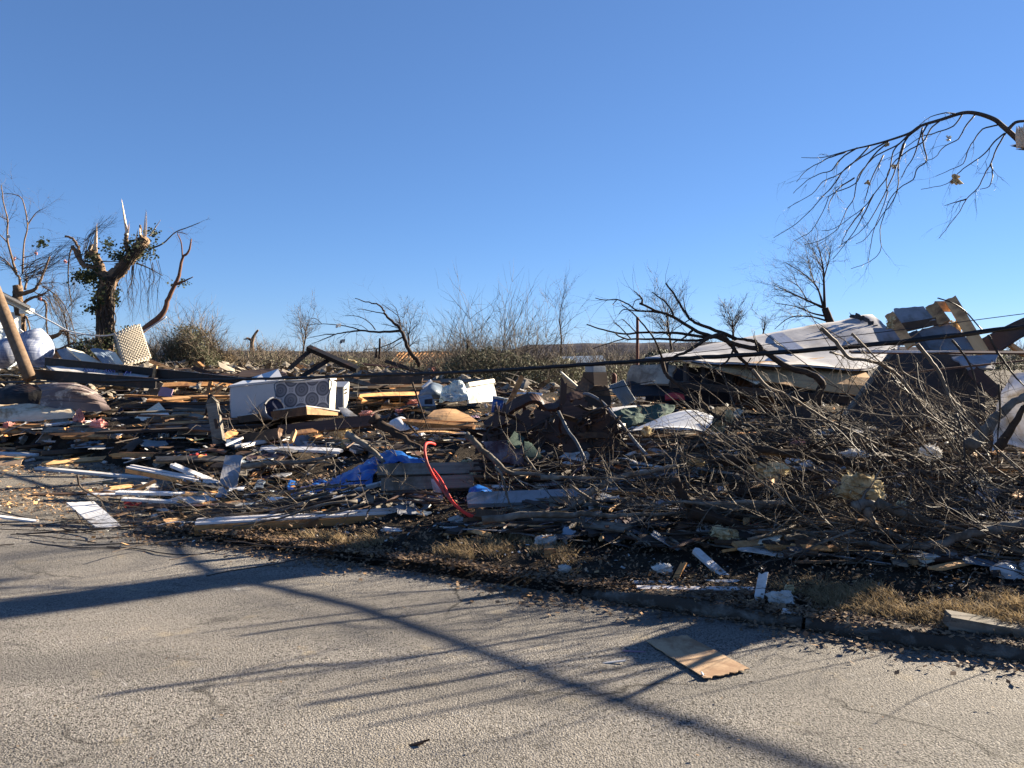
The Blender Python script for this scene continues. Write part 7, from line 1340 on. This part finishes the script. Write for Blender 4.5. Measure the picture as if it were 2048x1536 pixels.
def gutter():
    for nm, m, n, l0, l1, sp in (('gutter_litter', 'mud', 6000, .006, .02, .8), ('gutter_leaves', 'leaf', 22000, .008, .026, .8), ('gutter_splinters', 'ply', 900, .008, .03, .9)):
        mb = MB()
        for _ in range(n):
            t = U(-7.2, 8); w = .17 + .26 * max(0, mn.noise(Vector((t * .9, 2, 5))) + .3); s = .20 - abs(R.gauss(0, 1)) * w * sp if U(0, 1) < .6 else U(.04, .5); p = K(t, s, (.004 + U(0, .014) + U(0, .03) * max(0, mn.noise(Vector((t * 1.4, 9, 5))) + .4)) + (.062 * min(1, max(0, s + .01) / .05) if s > -.01 else 0)); L = U(l0, l1); a = U(0, 6.28)
            e = Vector((math.cos(a) * L, math.sin(a) * L, U(-.4, .6) * L)); f = Vector((-math.sin(a) * L, math.cos(a) * L, U(-.4, .6) * L)) * U(.25, .8); mb.quad(p - e, p - f, p + e, p + f)
        tag(mb.build(nm, m), 'leaf dirt and splinters washed along the kerb and road edge', 'gutter litter', None, 'stuff')
    mb = MB()
    for _ in range(1500):
        x = U(-5.5, 4.5); y = U(2.4, 8); s = (x - KA[0]) * KN[0] + (y - KA[1]) * KN[1]
        if s > -.1 or U(0, 1) > math.exp(s * .45): continue
        L = U(.003, .012); a = U(0, 6.28); p = Vector((x, y, .012 + .004)); e = Vector((math.cos(a) * L, math.sin(a) * L, U(-.2, .4) * L)); f = Vector((-math.sin(a), math.cos(a), U(-.2, .4))) * L * U(.3, .8); mb.quad(p - e, p - f, p + e, p + f)
    tag(mb.build('road_grit', 'leaf'), 'leaf crumbs and grit scattered on the asphalt', 'grit', None, 'stuff')
gutter()
def drive_litter():
    for nm, m, n, l1 in (('driveway_leaves', 'leaf', 5200, .03), ('driveway_mould', 'mud', 3600, .026), ('driveway_splinters', 'ply', 1500, .05), ('driveway_scraps', 'drywall', 350, .03)):
        mb = MB(); cs = [(P(px, py, 1), sx, sy) for px, py, sx, sy in ((60, 985, .8, .28), (20, 1005, .7, .2), (150, 1015, .8, .25), (330, 1040, .8, .25), (170, 915, 1.3, .8), (60, 905, 1.6, .9), (250, 940, .8, .5), (480, 1075, .7, .18), (300, 980, .7, .3), (20, 940, 1, .3))]
        for _ in range(n):
            g, sx, sy = R.choice(cs); k = CAMH / (CAMH - g.z); x, y = g.x * k + R.gauss(0, sx), g.y * k + R.gauss(0, sy); z = .008 + U(0, .02)
            L = U(.006, l1) * (.4 + .06 * y); a = U(0, 6.28); e = Vector((math.cos(a) * L, math.sin(a) * L, U(-.3, .6) * L)); f = Vector((-math.sin(a), math.cos(a), U(-.3, .6))) * L * U(.2, .7); p = Vector((x, y, z)); mb.quad(p - e, p - f, p + e, p + f)
        tag(mb.build(nm, m), 'leaf litter and splinters drifted on the driveway', 'driveway litter', None, 'stuff')
drive_litter()
tangle('kerb_twigs', 'bark', 800, 4.0, 9, .08, .4, .003, 'short twigs swept against the kerb', lambda x, y, s: s < .7, (-.05, .15))
def grass():
    mb = MB()
    def tuft(x, y, h, n=18):
        z = hz(x, y); la, lb = U(-1.2, .6), U(-.6, .6)
        for _ in range(n):
            p = Vector((x + U(-.05, .05), y + U(-.05, .05), z)); hh = h * U(.5, 1.2); d1 = Vector((la + U(-.7, .7), lb + U(-.6, .6), 1.0)) * hh * .5; d2 = d1 + Vector((la + U(-.9, .9), U(-.7, .7), .5)) * hh * .5; w = Vector((U(-1, 1), U(-1, 1), 0)).normalized() * .0028
            b = len(mb.v); mb.v += [p - w, p + w, p + d1 + w * .7, p + d1 - w * .7, p + d2]; mb.f += [(b, b + 1, b + 2, b + 3), (b + 3, b + 2, b + 4)]
    k = 0
    while k < 4200:
        px = U(560, 2100); py = U(1075, 1315); q = hit(px, py); s = (q.x - KA[0]) * KN[0] + (q.y - KA[1]) * KN[1]
        ce = 1.35 if px < 1130 else .5
        if s < .2 or s > ce * 1.5: k += .2; continue
        pr = mn.noise(Vector((q.x * 1.6, q.y * 1.6, 3))) + .6 * mn.noise(Vector((q.x * 5, q.y * 5, 8))) + (.2 if (px < 1150 or px > 1640) else -.35)
        k += 1
        if pr > .16 and U(0, 1) < .75: tuft(q.x + U(-.06, .06), q.y + U(-.06, .06), U(.03, .12), R.randint(6, 20))
    tag(mb.build('dry_grass', 'grass'), 'tufts of dry tan grass along the verge', 'grass', None, 'stuff')
grass()
for c in [o for o in bpy.data.objects if o.type == 'FONT']:      # letters become plain meshes
    me = bpy.data.meshes.new_from_object(c.evaluated_get(bpy.context.evaluated_depsgraph_get())); o = bpy.data.objects.new('letters', me); COL.objects.link(o)
    o.parent = c.parent; o.matrix_basis = c.matrix_basis; bpy.data.objects.remove(c); o.name = 'lettering'
